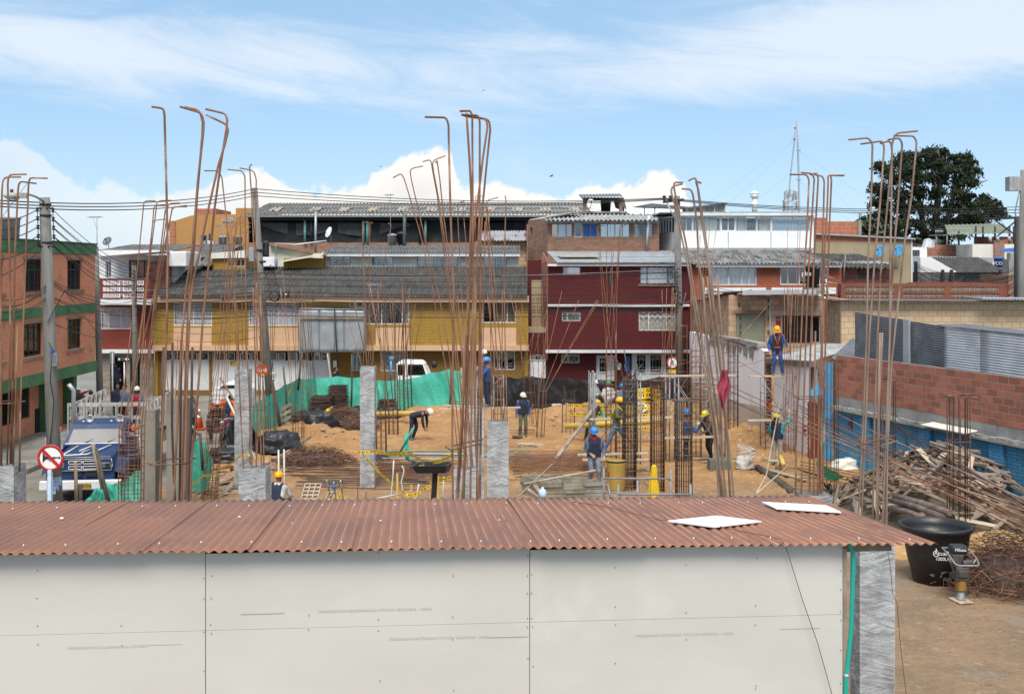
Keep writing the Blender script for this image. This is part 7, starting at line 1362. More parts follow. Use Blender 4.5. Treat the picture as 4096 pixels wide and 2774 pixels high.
for s_ in(-1,1):
 mb=MB(); mb.tube([tp(s_*.85,1.95,1.75),tp(s_*1.3,1.75,1.68),tp(s_*1.35,1.75,1.1),tp(s_*.95,1.8,1.05)],.015,5); mb.tube([tp(s_*.9,1.9,1.68),tp(s_*1.38,1.75,1.62)],.015,5); mi_=mb.build('mirror_arm',M['alu'],tk_); mb=MB(); mb.box(*tp(s_*1.42-.06,1.76,1.2),*tp(s_*1.42+.06,1.80,1.62)); mb.build('mirror',M['alu'],mi_,bevel=.02)
 mb=MB(); mb.box(*tp(s_*1.12-.09,1.9,1.78),*tp(s_*1.12+.09,2.0,1.92)); mb.build('marker_lamp',M['orange'],tk_,bevel=.02)
mb=MB(); mb.tube([tp(-1.0,3.3,1.1),tp(-1.0,3.3,2.9),tp(-1.12,3.2,3.1)],.07,10); mb.build('exhaust_stack',M['alu'],tk_)
for x in(-.98,.98):
 for y in(.85,6.6):wheel(tk_,tp(x,y,.47),.47,.26)
M['bedwhite']=mk('scuffed_bed_paint',(.52,.51,.47),.8,(.36,.34,.31),3,c3=(.2,.17,.14),s3=3.5,lo3=.56,hi3=.72,bump=.2)
bed=MB(); bed.box(*tp(-1.2,3.45,.85),*tp(1.25,8.7,1.0)); bed.build('bed_floor',M['timber'],tk_)
def stake_panel(p,q,zt,zb,name,n,zt2=None):
 mb=MB(); d_=q-p; nn_=V((d_.y,-d_.x,0)).normalized(); zt2=zt if zt2 is None else zt2
 for k in range(4):
  f=k/3; a_,b2_=p+V((0,0,zb+(zt-zb)*f)),q+V((0,0,zb+(zt2-zb)*f)); mb.beam(a_,b2_,.035,.12)
 for i in range(n+1):
  f=i/n; c0=p+d_*f; mb.beam(c0+V((0,0,zb-.1))+nn_*.03,c0+V((0,0,zb+(zt+(zt2-zt)*f-zb)+.06))+nn_*.03,.1,.04,up=d_)
 return mb.build(name,M['bedwhite'],tk_)
stake_panel(tp(-1.2,3.5,0),tp(1.25,3.5,0),2.42,1.15,'front_stakes',5); stake_panel(tp(-1.2,3.55,0),tp(-1.2,8.6,0),2.35,1.15,'left_stakes',7); stake_panel(tp(1.25,3.55,0),tp(1.25,8.6,0),2.35,1.15,'right_stakes',7)
mb=MB()
for i in range(7):mb.box(*tp(-.9+i*.26,4.4,1.5),*tp(-.68+i*.26,5.6,1.53))
for y in(4.5,5.0,5.5):mb.box(*tp(-.9,y-.04,1.38),*tp(.88,y+.04,1.497))
mb.box(*tp(-.9,4.4,1.02),*tp(.88,5.6,1.375)); tag(mb.build('wooden_pallet',M['timber']),'stack of wooden pallets lying in the truck bed','pallet')
# white four wheel drive behind the tarpaulin
vY=58.0
sv=thing('white_van','white boxy van whose roof shows above the green tarpaulin','van',(wx(1640,vY),vY,0)); x0,x1=wx(1634,vY),wx(1714,vY); zt=wz(1446,vY)
mb=MB(); prof_=[(x0-.6,.45),(x1+1.0,.45),(x1+1.05,1.05),(x1+.2,1.15),(x1-.25,zt-.12),(x1-.4,zt-.02),(x0-.4,zt),(x0-.6,zt-.1)]
mb.prism([(x,vY,z)for x,z in prof_],(0,1.75,0)); mb.build('body',M['white_clean'],sv,bevel=.05)
for a_,b2_ in((1592,1616),(1633,1690)):mb=MB(); pxbox(mb,a_,1459,b2_,1498,vY-.02,.015); w_=mb.build('window',M['glass_dark'],sv); mb=MB(); pxbox(mb,a_-2,1457,b2_+2,1500,vY-.004,.003); mb.build('window_seal',M['iron'],w_)
mb=MB(); mb.prism([W(1692,1461,vY-.02),W(1703,1497,vY-.02),W(1691,1497,vY-.02)],(0,.015,0)); mb.build('quarter_window',M['glass_dark'],sv)
mb=MB(); mb.tube([W(1706,1456,vY),W(1725,1452,vY-.5)],.03,5); mb.ball(W(1737,1457,vY-.55),.15,.08,.18,10); mb.build('mirror',M['iron'],sv)
mb=MB(); pxbox(mb,1640,1442,1672,1446,vY+.5,.6); mb.build('roof_rail',M['white'],sv)
for x in(x0+.2,x1+.35):wheel(sv,V((x,vY+.1,.36)),.36,.22).rotation_euler=(0,0,0)
# truck mirror poking over the tarp and a grey cab behind the slim column
gv=thing('white_truck','white pickup front seen behind the leaning cage on the street','truck',(wx(880,52),52,0)); Y_=52
mb=MB(); mb.prism([W(846,1640,Y_),W(992,1640,Y_),W(992,1572,Y_),W(990,1560,Y_),W(975,1545,Y_),W(960,1535,Y_),W(890,1535,Y_),W(872,1552,Y_),W(846,1556,Y_)],(0,1.8,0)); mb.box(wx(846,Y_),Y_,.45,wx(992,Y_),Y_+1.8,wz(1641,Y_)); mb.build('body',M['white'],gv,bevel=.05); mb=MB(); mb.prism([W(878,1552,Y_-.02),W(892,1539,Y_-.02),W(956,1539,Y_-.02),W(966,1552,Y_-.02)],(0,.015,0)); mb.build('windscreen',M['glass_dark'],gv)
for x in(862,970):wheel(gv,V((wx(x,Y_),Y_+.1,.4)),.4,.22)
mm_=thing('mirror_post','chrome wing mirror on an arm left of the green tarpaulin','mirror',W(1092,1510,54)); mb=MB(); pxbox(mb,1084,1489,1102,1510,54,.1); mb.build('mirror',M['alu'],mm_,bevel=.03); mb=MB(); pxbox(mb,1086,1513,1098,1524,54,.1); mb.build('lower_mirror',M['alu'],mm_,bevel=.02); mb=MB(); pxtube(mb,[(1074,1500),(1086,1505),(1086,1530),(1072,1600)],54,.02); mb.build('arm',M['iron'],mm_)
# orange-red dumper
rd_=thing('red_dumper','bright orange red site dumper parked behind the leaning cage','dumper',(wx(890,49),49,0)); Y_=49
mb=MB(); mb.prism([W(838,1690,Y_),W(838,1625,Y_),W(852,1610,Y_),W(920,1608,Y_),W(938,1620,Y_),W(938,1690,Y_)],(0,1.4,0)); mb.build('skip',M['orange'],rd_,bevel=.04); mb=MB(); pxbox(mb,845,1690,935,1712,Y_+.1,1.1); mb.build('chassis',M['iron'],rd_)
for x in(842,930):wheel(rd_,V((wx(x,Y_),Y_+.1,.36)),.36,.25)
mb=MB(); pxbox(mb,846,1612,932,1620,Y_-.03,.025); mb.build('rim_bar',M['red'],rd_)
# motorcycle
mo=thing('motorcycle','dark motorcycle with its front wheel towards the site','motorcycle',(wx(885,45.5),45.5,0)); Y_=45.5
def mp(x,y,z):return V((wx(885,Y_)+x,Y_+y,z+.02))
for dx,dy in((.0,0),(-.15,1.25)):
 c_=mp(dx,dy,.3); mb=MB(); mb.lathe(c_,[(.25,-.04),(.29,-.045),(.31,0),(.29,.045),(.25,.04),(.25,-.04)],22,axis=(1,.2,0),cap=False); w_=mb.build('wheel',M['black'],mo); mb=MB(); mb.lathe(c_,[(.24,-.015),(.25,0),(.24,.015),(.24,-.015)],20,axis=(1,.2,0),cap=False)
 for k in range(6):mb.tube([c_,c_+V((.03*sin(k),.24*cos(k*1.05),.24*sin(k*1.05)))],.008,4)
 mb.build('rim',M['alu'],w_)
mb=MB(); mb.tube([mp(-.05,0,.3),mp(-.05,.25,.85)],.025,6); mb.tube([mp(.06,0,.3),mp(.04,.25,.85)],.025,6); mb.tube([mp(-.32,.3,.98),mp(0,.25,.93),mp(.32,.3,.98)],.018,6); mb.build('fork',M['alu'],mo)
mb=MB(); mb.ball(mp(-.03,.55,.8),.15,.3,.14,12); mb.ball(mp(0,.05,.62),.10,.16,.03,10); mb.build('fuel_tank',M['red'],mo); mb=MB(); mb.box(*mp(-.2,.6,.3),*mp(.08,.95,.6)); mb.tube([mp(.1,.6,.3),mp(.0,1.3,.35)],.05,7); mb.build('engine',M['tube'],mo); mb=MB(); mb.ball(mp(-.1,1.05,.82),.13,.38,.07,12); mb.build('saddle',M['black'],mo); mb=MB(); mb.ball(mp(0,.12,.82),.1,.08,.1,10); mb.build('headlight',M['alu'],mo)
# traffic cone
def cone(px,py,h,label):
 b_=G(px,py); o=thing('traffic_cone',label,'cone',b_); r=h*.22; z0=max(.02,gh(b_.x,b_.y)if b_.x>-9.8 else .0); b_=V((b_.x,b_.y,z0)); MB().box(b_.x-r*1.25,b_.y-r*1.25,z0,b_.x+r*1.25,b_.y+r*1.25,z0+.04).build('base',M['orange'],o); f=lambda t_:r*(1-t_)+.025*t_
 MB().lathe(b_,[(f(0),.04),(f(1),h),(.005,h+.01)],18).build('body',M['orange'],o)
 for t0,t1 in((.46,.6),(.74,.86)):MB().lathe(b_,[(f(t0)+.004,.04+(h-.04)*t0),(f(t1)+.004,.04+(h-.04)*t1)],18).build('white_band',M['white_clean'],o)
cone(795,1716,.95,'tall orange traffic cone with white bands by the street')
# ==== PEOPLE
SK={n:mk('skin_'+n,c,.6,tuple(x*.85 for x in c),4,bump=.05)for n,c in(('tan',(.30,.16,.10)),('brown',(.20,.105,.065)))}
CL={n:mk('cloth_'+n,c,.9,tuple(x*.65 for x in c),5,c3=tuple(x*1.25 for x in c),s3=6,bump=.5,bs=22,bd=.02)for n,c in dict(navy=(.025,.032,.065),blue=(.04,.09,.26),denim=(.12,.17,.26),paledenim=(.24,.29,.36),white=(.60,.59,.57),palegreen=(.42,.55,.47),green=(.06,.36,.22),grey=(.16,.155,.15),brown=(.11,.07,.055),camo=(.14,.12,.075),teal=(.06,.30,.34),black=(.02,.02,.022),red=(.36,.03,.05),dkred=(.17,.02,.03),olive=(.13,.16,.09),stone=(.34,.32,.27),beige=(.5,.45,.36)).items()}
HC={'yellow':mk('helmet_yellow',(.80,.42,.01),.35,(.7,.36,.01),2,bump=.02),'white':mk('helmet_white',(.8,.79,.74),.35,(.7,.69,.65),2,bump=.02),'blue':mk('helmet_blue',(.06,.26,.62),.35,(.05,.22,.55),2,bump=.02),'green':mk('helmet_green',(.02,.32,.14),.35,bump=.02),'grey':mk('helmet_grey',(.22,.25,.29),.4,bump=.02),'lemon':mk('helmet_lemon',(.72,.62,.03),.35,bump=.02),'black':M['black']}
HAIR=mk('black_hair',(.012,.010,.009),.8,bump=.4); M['boot']=mk('rubber_boot',(.05,.055,.06),.5,(.1,.09,.075),4); M['shoe']=mk('dusty_shoe',(.10,.085,.07),.85,(.17,.14,.11),4); M['glove']=mk('work_glove',(.42,.30,.18),.9,(.32,.22,.13),5); M['harness']=mk('orange_webbing',(.70,.14,.03),.7); M['hiviz']=mk('lime_strap',(.55,.65,.05),.7)
def cap_(mb,a,b_,ra,rb,n=10):
 a,b_=V(a),V(b_); d_=b_-a; k=4; P_,rs=[],[]
 if d_.length<1e-5:return mb.ball(a,ra,n=n)
 u_=d_.normalized()
 for i in range(k):t_=(1-i/k); P_.append(a-u_*ra*sin(t_*pi/2)); rs.append(max(.001,ra*cos(t_*pi/2)))
 P_+=[a,b_]; rs+=[ra,rb]
 for i in range(1,k+1):t_=i/k; P_.append(b_+u_*rb*sin(t_*pi/2)); rs.append(max(.001,rb*cos(t_*pi/2)))
 return mb.tube(P_,rs,n)
def remesh(o,vs,it=3):
 q=o.modifiers.new('remesh','REMESH'); q.mode='VOXEL'; q.voxel_size=vs; q.use_smooth_shade=True
 q=o.modifiers.new('smooth','SMOOTH'); q.iterations=it; q.factor=.5
STD=dict(pel=(0,0,.95),chest=(0,-.01,1.30),neck=(0,0,1.47),head=(0,-.025,1.62),shL=(.185,0,1.42),shR=(-.185,0,1.42),elL=(.25,.03,1.13),elR=(-.25,.03,1.13),wrL=(.26,-.06,.90),wrR=(-.26,-.06,.90),hipL=(.09,0,.92),hipR=(-.09,0,.92),knL=(.11,-.02,.50),knR=(-.11,-.02,.50),anL=(.12,.03,.09),anR=(-.12,.03,.09))
def person(label,base,h=1.72,rz=0,bend=0,pose=None,shirt='navy',pants='denim',vest=None,hat=('helmet','white'),skin='tan',shoe='shoe',gloves=False,harness=None,scarf=None,long_coat=False,group=None,head=(0,0,0),straps=None,hair_long=False):
 s_=h/1.72; J={k:V(v)for k,v in STD.items()}
 if bend:
  m_=Matrix.Rotation(R(bend),3,'X'); c_=J['pel']
  for k in('chest','neck','head','shL','shR','elL','elR','wrL','wrR'):J[k]=c_+m_@(J[k]-c_)
 for k,v in(pose or{}).items():J[k]=V(v)
 o=thing('person',label,'person',base,group,R(rz)); J={k:v*s_ for k,v in J.items()}; H_=lambda*k:[q*s_ for q in k]
 up=(J['neck']-J['pel']).normalized(); hq=Matrix.Rotation(R(head[2]),3,'Z')@Matrix.Rotation(R(head[0]),3,'X')@Matrix.Rotation(R(head[1]),3,'Y'); hd=J['head']
 mb=MB()
 for x in 'LR':
  cap_(mb,J['hip'+x],J['kn'+x],.075*s_,.052*s_); cap_(mb,J['kn'+x],J['an'+x],.052*s_,.036*s_); cap_(mb,J['an'+x],J['an'+x]+V((0,-.13,-.045))*s_,.036*s_,.03*s_)
  cap_(mb,J['sh'+x],J['el'+x],.045*s_,.038*s_); cap_(mb,J['el'+x],J['wr'+x],.038*s_,.027*s_); cap_(mb,J['sh'+x],J['hip'+x],.08*s_,.08*s_)
  f=(J['wr'+x]-J['el'+x]).normalized(); sd_=f.cross(V((0,-1,0))if abs(f.y)<.8 else V((0,0,1))).normalized(); pn=sd_.cross(f); sg=1 if x=='L' else-1
  p0=J['wr'+x]+f*.02*s_; cap_(mb,p0-sd_*.018*s_,p0+f*.065*s_-sd_*.02*s_,.019*s_,.017*s_,8); cap_(mb,p0+sd_*.018*s_,p0+f*.065*s_+sd_*.02*s_,.019*s_,.017*s_,8)
  for i,(of,ln_)in enumerate(((-.032,.068),(-.011,.08),(.011,.075),(.032,.058))):
   b0=p0+f*.075*s_+sd_*of*s_; b1=b0+f*ln_*.5*s_+pn*.008*s_; b2_=b1+f*ln_*.42*s_+pn*.022*s_; cap_(mb,b0,b1,.0095*s_,.009*s_,6); cap_(mb,b1,b2_,.009*s_,.0075*s_,6)
  t0=p0+f*.015*s_-sd_*.03*s_; cap_(mb,t0,t0+(f*.045-sd_*.03+pn*.02)*s_,.011*s_,.009*s_,6)
 cap_(mb,J['hipL'],J['hipR'],.09*s_,.09*s_); cap_(mb,J['pel'],J['chest'],.10*s_,.11*s_); cap_(mb,J['chest'],J['neck'],.10*s_,.06*s_); cap_(mb,J['shL'],J['shR'],.055*s_,.055*s_); cap_(mb,J['neck'],hd+hq@V((0,.02,-.05))*s_,.055*s_,.052*s_)
 mb.ball(hd+hq@V((0,.012,.02))*s_,.076*s_,.094*s_,.10*s_,16,rot=hq); cap_(mb,hd+hq@V((0,-.035,-.045))*s_,hd+hq@V((0,-.055,-.082))*s_,.052*s_,.034*s_); cap_(mb,hd+hq@V((0,-.083,.012))*s_,hd+hq@V((0,-.105,-.025))*s_,.010*s_,.015*s_,8)
 for sg in(1,-1):mb.ball(hd+hq@V((sg*.08,.01,-.008))*s_,.012*s_,.022*s_,.032*s_,8,rot=hq)
 mb.ball(hd+hq@V((0,-.086,-.06))*s_,.026*s_,.010*s_,.009*s_,8,rot=hq)
 bo=mb.build('body',SK[skin],o,local=True); remesh(bo,.0085,2)
 mb=MB()
 for sg in(1,-1):mb.ball(hd+hq@V((sg*.032,-.078,.02))*s_,.012*s_,.008*s_,.007*s_,8,rot=hq)
 mb.build('eyes',HAIR,bo,local=True)
 mb=MB(); cap_(mb,J['hipL'],J['hipR'],.115*s_,.115*s_); cap_(mb,J['pel']+up*.06*s_,J['pel'],.125*s_,.125*s_)
 for x in 'LR':cap_(mb,J['hip'+x],J['kn'+x],.098*s_,.074*s_); cap_(mb,J['kn'+x],J['an'+x]+(J['kn'+x]-J['an'+x])*.08,.074*s_,.062*s_)
 q=mb.build('trousers',CL[pants],o,local=True); remesh(q,.018)
 mb=MB(); bot=J['pel']+up*(-.28 if long_coat else-.02)*s_
 for x in 'LR':
  sg=1 if x=='L' else-1; cap_(mb,J['sh'+x],J['el'+x],.068*s_,.056*s_); cap_(mb,J['el'+x],J['el'+x].lerp(J['wr'+x],.92),.056*s_,.043*s_); cap_(mb,J['sh'+x]-up*.05*s_,J['hip'+x]+up*(-.2 if long_coat else .06)*s_,.10*s_,.112*s_)
 cap_(mb,bot,J['chest'],.12*s_,.135*s_); cap_(mb,J['chest'],J['neck']-up*.02*s_,.125*s_,.075*s_); cap_(mb,J['shL'],J['shR'],.07*s_,.07*s_)
 q=mb.build('shirt',CL[shirt],o,local=True); remesh(q,.016)
 if vest:
  mb=MB()
  for x in 'LR':cap_(mb,J['sh'+x].lerp(J['chest'],.22),J['hip'+x]+up*.05*s_,.105*s_,.128*s_)
  cap_(mb,J['pel'],J['chest'],.138*s_,.152*s_); cap_(mb,J['chest'],J['neck']-up*.06*s_,.145*s_,.085*s_); q=mb.build('vest',CL[vest],o,local=True); remesh(q,.016)
 mb=MB()
 for x in 'LR':
  if shoe=='boot':cap_(mb,J['an'+x]+(J['kn'+x]-J['an'+x])*.72,J['an'+x],.078*s_,.058*s_)
  d_=V((0,-.15,-.05)); cap_(mb,J['an'+x]+V((0,.02,-.03))*s_,J['an'+x]+d_*s_,.052*s_,.042*s_)
 q=mb.build('boots' if shoe=='boot' else 'shoes',M[shoe],o,local=True); remesh(q,.015)
 if gloves:
  mb=MB()
  for x in 'LR':
   f=(J['wr'+x]-J['el'+x]).normalized(); sd_=f.cross(V((0,-1,0))if abs(f.y)<.8 else V((0,0,1))).normalized(); p0=J['wr'+x]; cap_(mb,p0-f*.05*s_,p0+f*.08*s_,.042*s_,.044*s_)
   for of,l_ in((-.033,.15),(-.011,.17),(.012,.165),(.034,.145)):cap_(mb,p0+f*.08*s_+sd_*of*s_,p0+f*l_*s_+sd_*of*s_,.016*s_,.013*s_,6)
   cap_(mb,p0+f*.03*s_-sd_*.03*s_,p0+f*.09*s_-sd_*.07*s_,.017*s_,.013*s_,6)
  q=mb.build('gloves',M['glove'],o,local=True); remesh(q,.010)
 hm=MB(); hax=hq@V((0,0,1)); hc=hd+hq@V((0,.012,.045))*s_
 if hat[0]=='helmet':
  prof_=[(.128,0),(.130,.02),(.122,.06),(.102,.095),(.068,.122),(.03,.134),(.001,.136)]
  vs=[]; n_=22
  for r_,z in prof_:
   for j in range(n_):a=2*pi*j/n_; vs.append(hc+hq@V((r_*.9*cos(a),r_*1.12*sin(a),z))*s_)
  hm.add(vs,[(i*n_+j,i*n_+(j+1)%n_,(i+1)*n_+(j+1)%n_,(i+1)*n_+j)for i in range(len(prof_)-1)for j in range(n_)],0,True)
  ring=[]
  for k in range(2):
   for j in range(n_):
    a=2*pi*j/n_; f=max(0,-sin(a)); ex=.012+.045*f**1.5; ring.append(hc+hq@V(((.115+(ex if k else 0))*cos(a),(.143+(ex if k else 0))*sin(a),-.004-.012*k*f))*s_)
  hm.add(ring,[(j,(j+1)%n_,n_+(j+1)%n_,n_+j)for j in range(n_)],0,True)
  hm.tube([hc+hq@V((0,.148*cos(t_),.005+.135*sin(t_)))*s_ for t_ in[pi*k/10 for k in range(1,10)]],.012*s_,6)
  q=hm.build('helmet',HC[hat[1]],o,local=True,solid=.004)
 elif hat[0]=='cap':
  hm.lathe(hc-hax*.01,[(.088*s_,0),(.09*s_,.03*s_),(.07*s_,.075*s_),(.001,.09*s_)],18,axis=hax,sy=1.15); hm.add([hc+hq@V(v)*s_ for v in((-.06,-.09,.01),(.06,-.09,.01),(.045,-.17,-.005),(-.045,-.17,-.005))],[(0,1,2,3)]); hm.build('cap',CL[hat[1]],o,local=True,solid=.004)
 if hat[0]=='hair' or hair_long:
  hm=MB(); hm.ball(hd+hq@V((0,.03,.045))*s_,.086*s_,.095*s_,.088*s_,14,rot=hq)
  if hair_long:
   for k in range(7):a=(k-3)*.25; hm.tube([hd+hq@V((.07*sin(a*2),.07,.02))*s_,hd+hq@V((.09*sin(a*2)+.05,.11,-.12))*s_,hd+hq@V((.08*sin(a*2)+.09,.12,-.34))*s_,hd+hq@V((.05*sin(a)+.1,.10,-.48))*s_],[.03*s_,.035*s_,.03*s_,.01*s_],6)
  q=hm.build('hair',HAIR,o,local=True); remesh(q,.012)
 if scarf:mb=MB(); mb.lathe(J['neck']+V((0,-.02,.01))*s_,[(.10*s_,-.05*s_),(.115*s_,-.01*s_),(.095*s_,.045*s_),(.075*s_,.06*s_)],14); mb.ball(J['neck']+V((0,-.10,-.03))*s_,.06*s_,.03*s_,.05*s_,8); mb.build('scarf',CL[scarf],o,local=True)
 if harness:
  mb=MB(); fr_=V((0,-.155,0))*s_; c_=J['chest']
  for sg in(1,-1):
   for e in(-1,1):mb.tube([J['shL' if sg>0 else 'shR'].lerp(J['neck'],.4)+up*.07*s_,c_+V((sg*.07*s_,e*.165*s_,.06*s_)),J['pel']+V((-sg*.02*s_ if e<0 else sg*.05*s_,e*.15*s_,.1*s_))],.016*s_,5)
   mb.tube([J['hip'+('L' if sg>0 else 'R')]+V((0,-.11,-.12))*s_,J['hip'+('L' if sg>0 else 'R')]+V((sg*.11,0,-.06))*s_,J['hip'+('L' if sg>0 else 'R')]+V((0,.11,-.14))*s_],.016*s_,5)
  mb.tube([J['pel']+V((.15*cos(a*pi/8),.145*sin(a*pi/8),.07))*s_ for a in range(17)],.018*s_,5); mb.build('harness',M[harness],o,local=True)
 return o
def pos(px,py,z=None):
 p=G(px,py)if z is None else None; p.z=max(0,gh(p.x,p.y)-.02)if p.x>-10 and p.y<57 else 0; return p
def at(px,Y,z):return V((wx(px,Y),Y,z))
A_=dict(elL=(.27,-.02,1.14),wrL=(.22,-.20,.98))
person('worker in white helmet and open navy vest standing with hands low on the bare soil',pos(2092,1752),1.70,rz=12,pose=dict(elL=(.27,.04,1.16),wrL=(.25,-.05,.92),elR=(-.26,.03,1.15),wrR=(-.28,-.05,.90)),shirt='blue',vest='navy',pants='olive',hat=('helmet','white'),skin='brown',shoe='boot',head=(5,0,12))
person('worker in white helmet and navy overalls bending right over the bare soil',pos(1652,1770),1.74,rz=72,bend=78,pose=dict(elL=(.2,-.50,.72),wrL=(.12,-.52,.50),elR=(-.2,-.48,.72),wrR=(-.10,-.50,.50),knL=(.11,-.10,.50),anL=(.13,.06,.09),knR=(-.11,.02,.5),anR=(-.12,.10,.09)),shirt='navy',pants='navy',hat=('helmet','white'),head=(55,0,0))
person('worker in blue helmet and blue overalls on the scaffold behind the central bars',at(1948,43,1.76),1.72,rz=-75,pose=dict(elR=(-.24,-.22,1.22),wrR=(-.18,-.42,1.3),elL=(.24,-.2,1.2),wrL=(.15,-.42,1.25)),shirt='blue',pants='navy',hat=('helmet','blue'),skin='brown')
person('worker in white helmet mostly hidden behind the blue helmet climber',at(1936,44.2,1.95),1.72,rz=-40,shirt='grey',pants='navy',hat=('helmet','white'),skin='brown')
person('worker in blue helmet, navy vest and red scarf striding behind the form panels',pos(2376,1962),1.78,rz=8,pose=dict(elL=(.30,.06,1.14),wrL=(.27,-.14,.92),elR=(-.25,.06,1.16),wrR=(-.10,-.12,1.0),knL=(.13,-.10,.52),anL=(.15,.02,.09),knR=(-.09,-.03,.5),anR=(-.08,.22,.10)),shirt='denim',vest='navy',pants='paledenim',hat=('helmet','blue'),skin='brown',scarf='red',gloves=True,head=(12,0,0))
person('worker in yellow helmet and camouflage jacket stepping on a low plank',at(2465,38.4,.80),1.74,rz=70,bend=10,pose=dict(elR=(-.30,-.10,1.18),wrR=(-.2,-.36,1.15),elL=(.28,-.1,1.15),wrL=(.2,-.4,1.15),knL=(.12,-.22,.52),anL=(.13,-.22,.09),knR=(-.12,.14,.52),anR=(-.12,.36,.10)),shirt='camo',pants='denim',hat=('helmet','yellow'),straps=1,harness='hiviz',skin='brown')
person('worker in yellow helmet, green hoodie and long grey vest leaning over the formwork',pos(2362,1768),1.70,rz=38,bend=35,pose=dict(elL=(.30,-.45,1.02),wrL=(.16,-.62,.82),elR=(-.24,-.40,1.02),wrR=(-.10,-.62,.82),knR=(-.12,.05,.5),anR=(-.12,.16,.09)),shirt='green',vest='grey',pants='black',hat=('helmet','yellow'),long_coat=True,head=(20,0,10),shoe='boot')
person('worker in white helmet and pale green shirt with folded arms behind the yellow tape',pos(2378,1690),1.72,rz=55,pose=dict(elL=(.27,-.05,1.16),wrL=(.02,-.22,1.18),elR=(-.26,-.05,1.16),wrR=(.0,-.24,1.14)),shirt='palegreen',pants='paledenim',hat=('helmet','white'))
person('worker in green helmet and white shirt seen from behind at the taped enclosure',pos(2433,1692),1.72,rz=200,pose=dict(elL=(.30,.02,1.16),wrL=(.12,-.18,1.0),elR=(-.34,.06,1.18),wrR=(-.16,.02,.98)),shirt='white',pants='stone',hat=('helmet','green'))
person('worker in blue helmet and lettered denim shirt seen from behind',pos(2487,1702),1.70,rz=172,pose=dict(elL=(.30,-.05,1.14),wrL=(.14,-.25,1.05),elR=(-.30,-.05,1.14),wrR=(-.14,-.25,1.05)),shirt='denim',pants='paledenim',hat=('helmet','blue'))
ly=person('worker in grey helmet lying face down in the trench behind the mound',at(2126,55.6,.34),1.7,pose=dict(elL=(.3,-.15,1.25),wrL=(.2,-.3,1.45),elR=(-.3,-.15,1.25),wrR=(-.2,-.3,1.45)),shirt='beige',pants='black',hat=('helmet','grey'),head=(-30,0,0))
ly.rotation_euler=Matrix(((0,0,1),(1,0,0),(0,1,0))).to_euler()
person('bareheaded worker in white shirt crouching behind the round heavy cage',pos(2570,1705),1.68,rz=-20,bend=50,pose=dict(pel=(0,.1,.48),chest=(0,-.12,.80),neck=(0,-.22,.93),head=(0,-.28,1.06),shL=(.185,-.2,.90),shR=(-.185,-.2,.90),elL=(.26,-.42,.68),elR=(-.26,-.42,.68),wrL=(.12,-.6,.6),wrR=(-.12,-.6,.6),hipL=(.1,.1,.46),hipR=(-.1,.1,.46),knL=(.16,-.3,.52),knR=(-.16,-.3,.52),anL=(.15,-.05,.09),anR=(-.15,-.05,.09)),shirt='white',pants='stone',hat=('hair',))
person('worker in blue helmet with orange harness behind the heavy cage nearest the roof',pos(2744,1858),1.74,rz=78,pose=dict(elL=(.26,-.18,1.16),wrL=(.2,-.4,1.05),elR=(-.26,-.18,1.16),wrR=(-.2,-.4,1.05)),shirt='blue',pants='navy',hat=('helmet','blue'),harness='harness',skin='brown')
person('worker in yellow helmet and brown shirt handling a bag beside the pale slanting bars',pos(2840,1850),1.72,rz=-55,bend=18,pose=dict(elL=(.28,-.35,1.10),wrL=(.18,-.62,1.02),elR=(-.28,-.3,1.10),wrR=(-.16,-.6,1.02),knL=(.12,-.12,.5),anL=(.12,-.06,.09),anR=(-.12,.2,.09)),shirt='brown',pants='black',hat=('helmet','lemon'),skin='brown',head=(14,0,0))
person('worker in orange yellow helmet and harness standing on the high plank above the white wall',at(3108,44,2.80),1.76,rz=-8,pose=dict(elL=(.32,.0,1.18),wrL=(.36,-.14,.98),elR=(-.30,.06,1.12),wrR=(-.26,-.10,.86),knL=(.14,-.03,.5),anL=(.20,.03,.09),knR=(-.10,-.02,.5),anR=(-.14,.03,.09)),shirt='blue',vest='navy',pants='blue',hat=('helmet','yellow'),skin='brown',gloves=True,harness='harness',head=(28,0,5))
person('woman in yellow helmet, teal shirt and navy vest reaching up towards the cage',pos(3108,1872),1.68,rz=150,pose=dict(elL=(.28,-.12,1.18),wrL=(.30,-.30,1.34),elR=(-.38,-.16,1.52),wrR=(-.34,-.28,1.78),elL2=(0,0,0))|dict(elL=(.3,-.05,1.15),wrL=(.24,-.25,1.3)),shirt='teal',vest='navy',pants='stone',hat=('helmet','lemon'),gloves=True,hair_long=True)
person('worker in yellow helmet and navy vest squatting just behind the rusty roof',V((wx(1110,31.7),31.7,0)),1.72,rz=160,bend=30,pose=dict(pel=(0,.1,.50),chest=(0,-.02,.84),neck=(0,-.06,1.0),head=(0,-.08,1.15),shL=(.19,-.04,.96),shR=(-.19,-.04,.96),elL=(.28,-.15,.70),elR=(-.28,-.15,.70),wrL=(.2,-.4,.6),wrR=(-.2,-.4,.6),hipL=(.1,.1,.48),hipR=(-.1,.1,.48),knL=(.18,-.3,.52),knR=(-.18,-.3,.52),anL=(.16,-.05,.09),anR=(-.16,-.05,.09)),shirt='white',vest='navy',pants='denim',hat=('helmet','yellow'))
person('man in white cap and black jacket looking into the truck bed',at(312,49,.14),1.70,rz=60,shirt='black',pants='black',hat=('cap','white'),skin='brown',head=(0,0,15))
person('man in dark red shirt with a hand on his head beside the truck bed',at(364,48.3,.0),1.78,rz=170,pose=dict(elR=(-.42,.02,1.62),wrR=(-.14,.06,1.74),elL=(.26,.03,1.15),wrL=(.24,-.1,.95))|dict(elL=(.42,.05,1.60),wrL=(.12,.05,1.72),elR=(-.25,.05,1.14),wrR=(-.2,-.1,.95)),shirt='dkred',pants='navy',hat=('hair',),skin='brown')
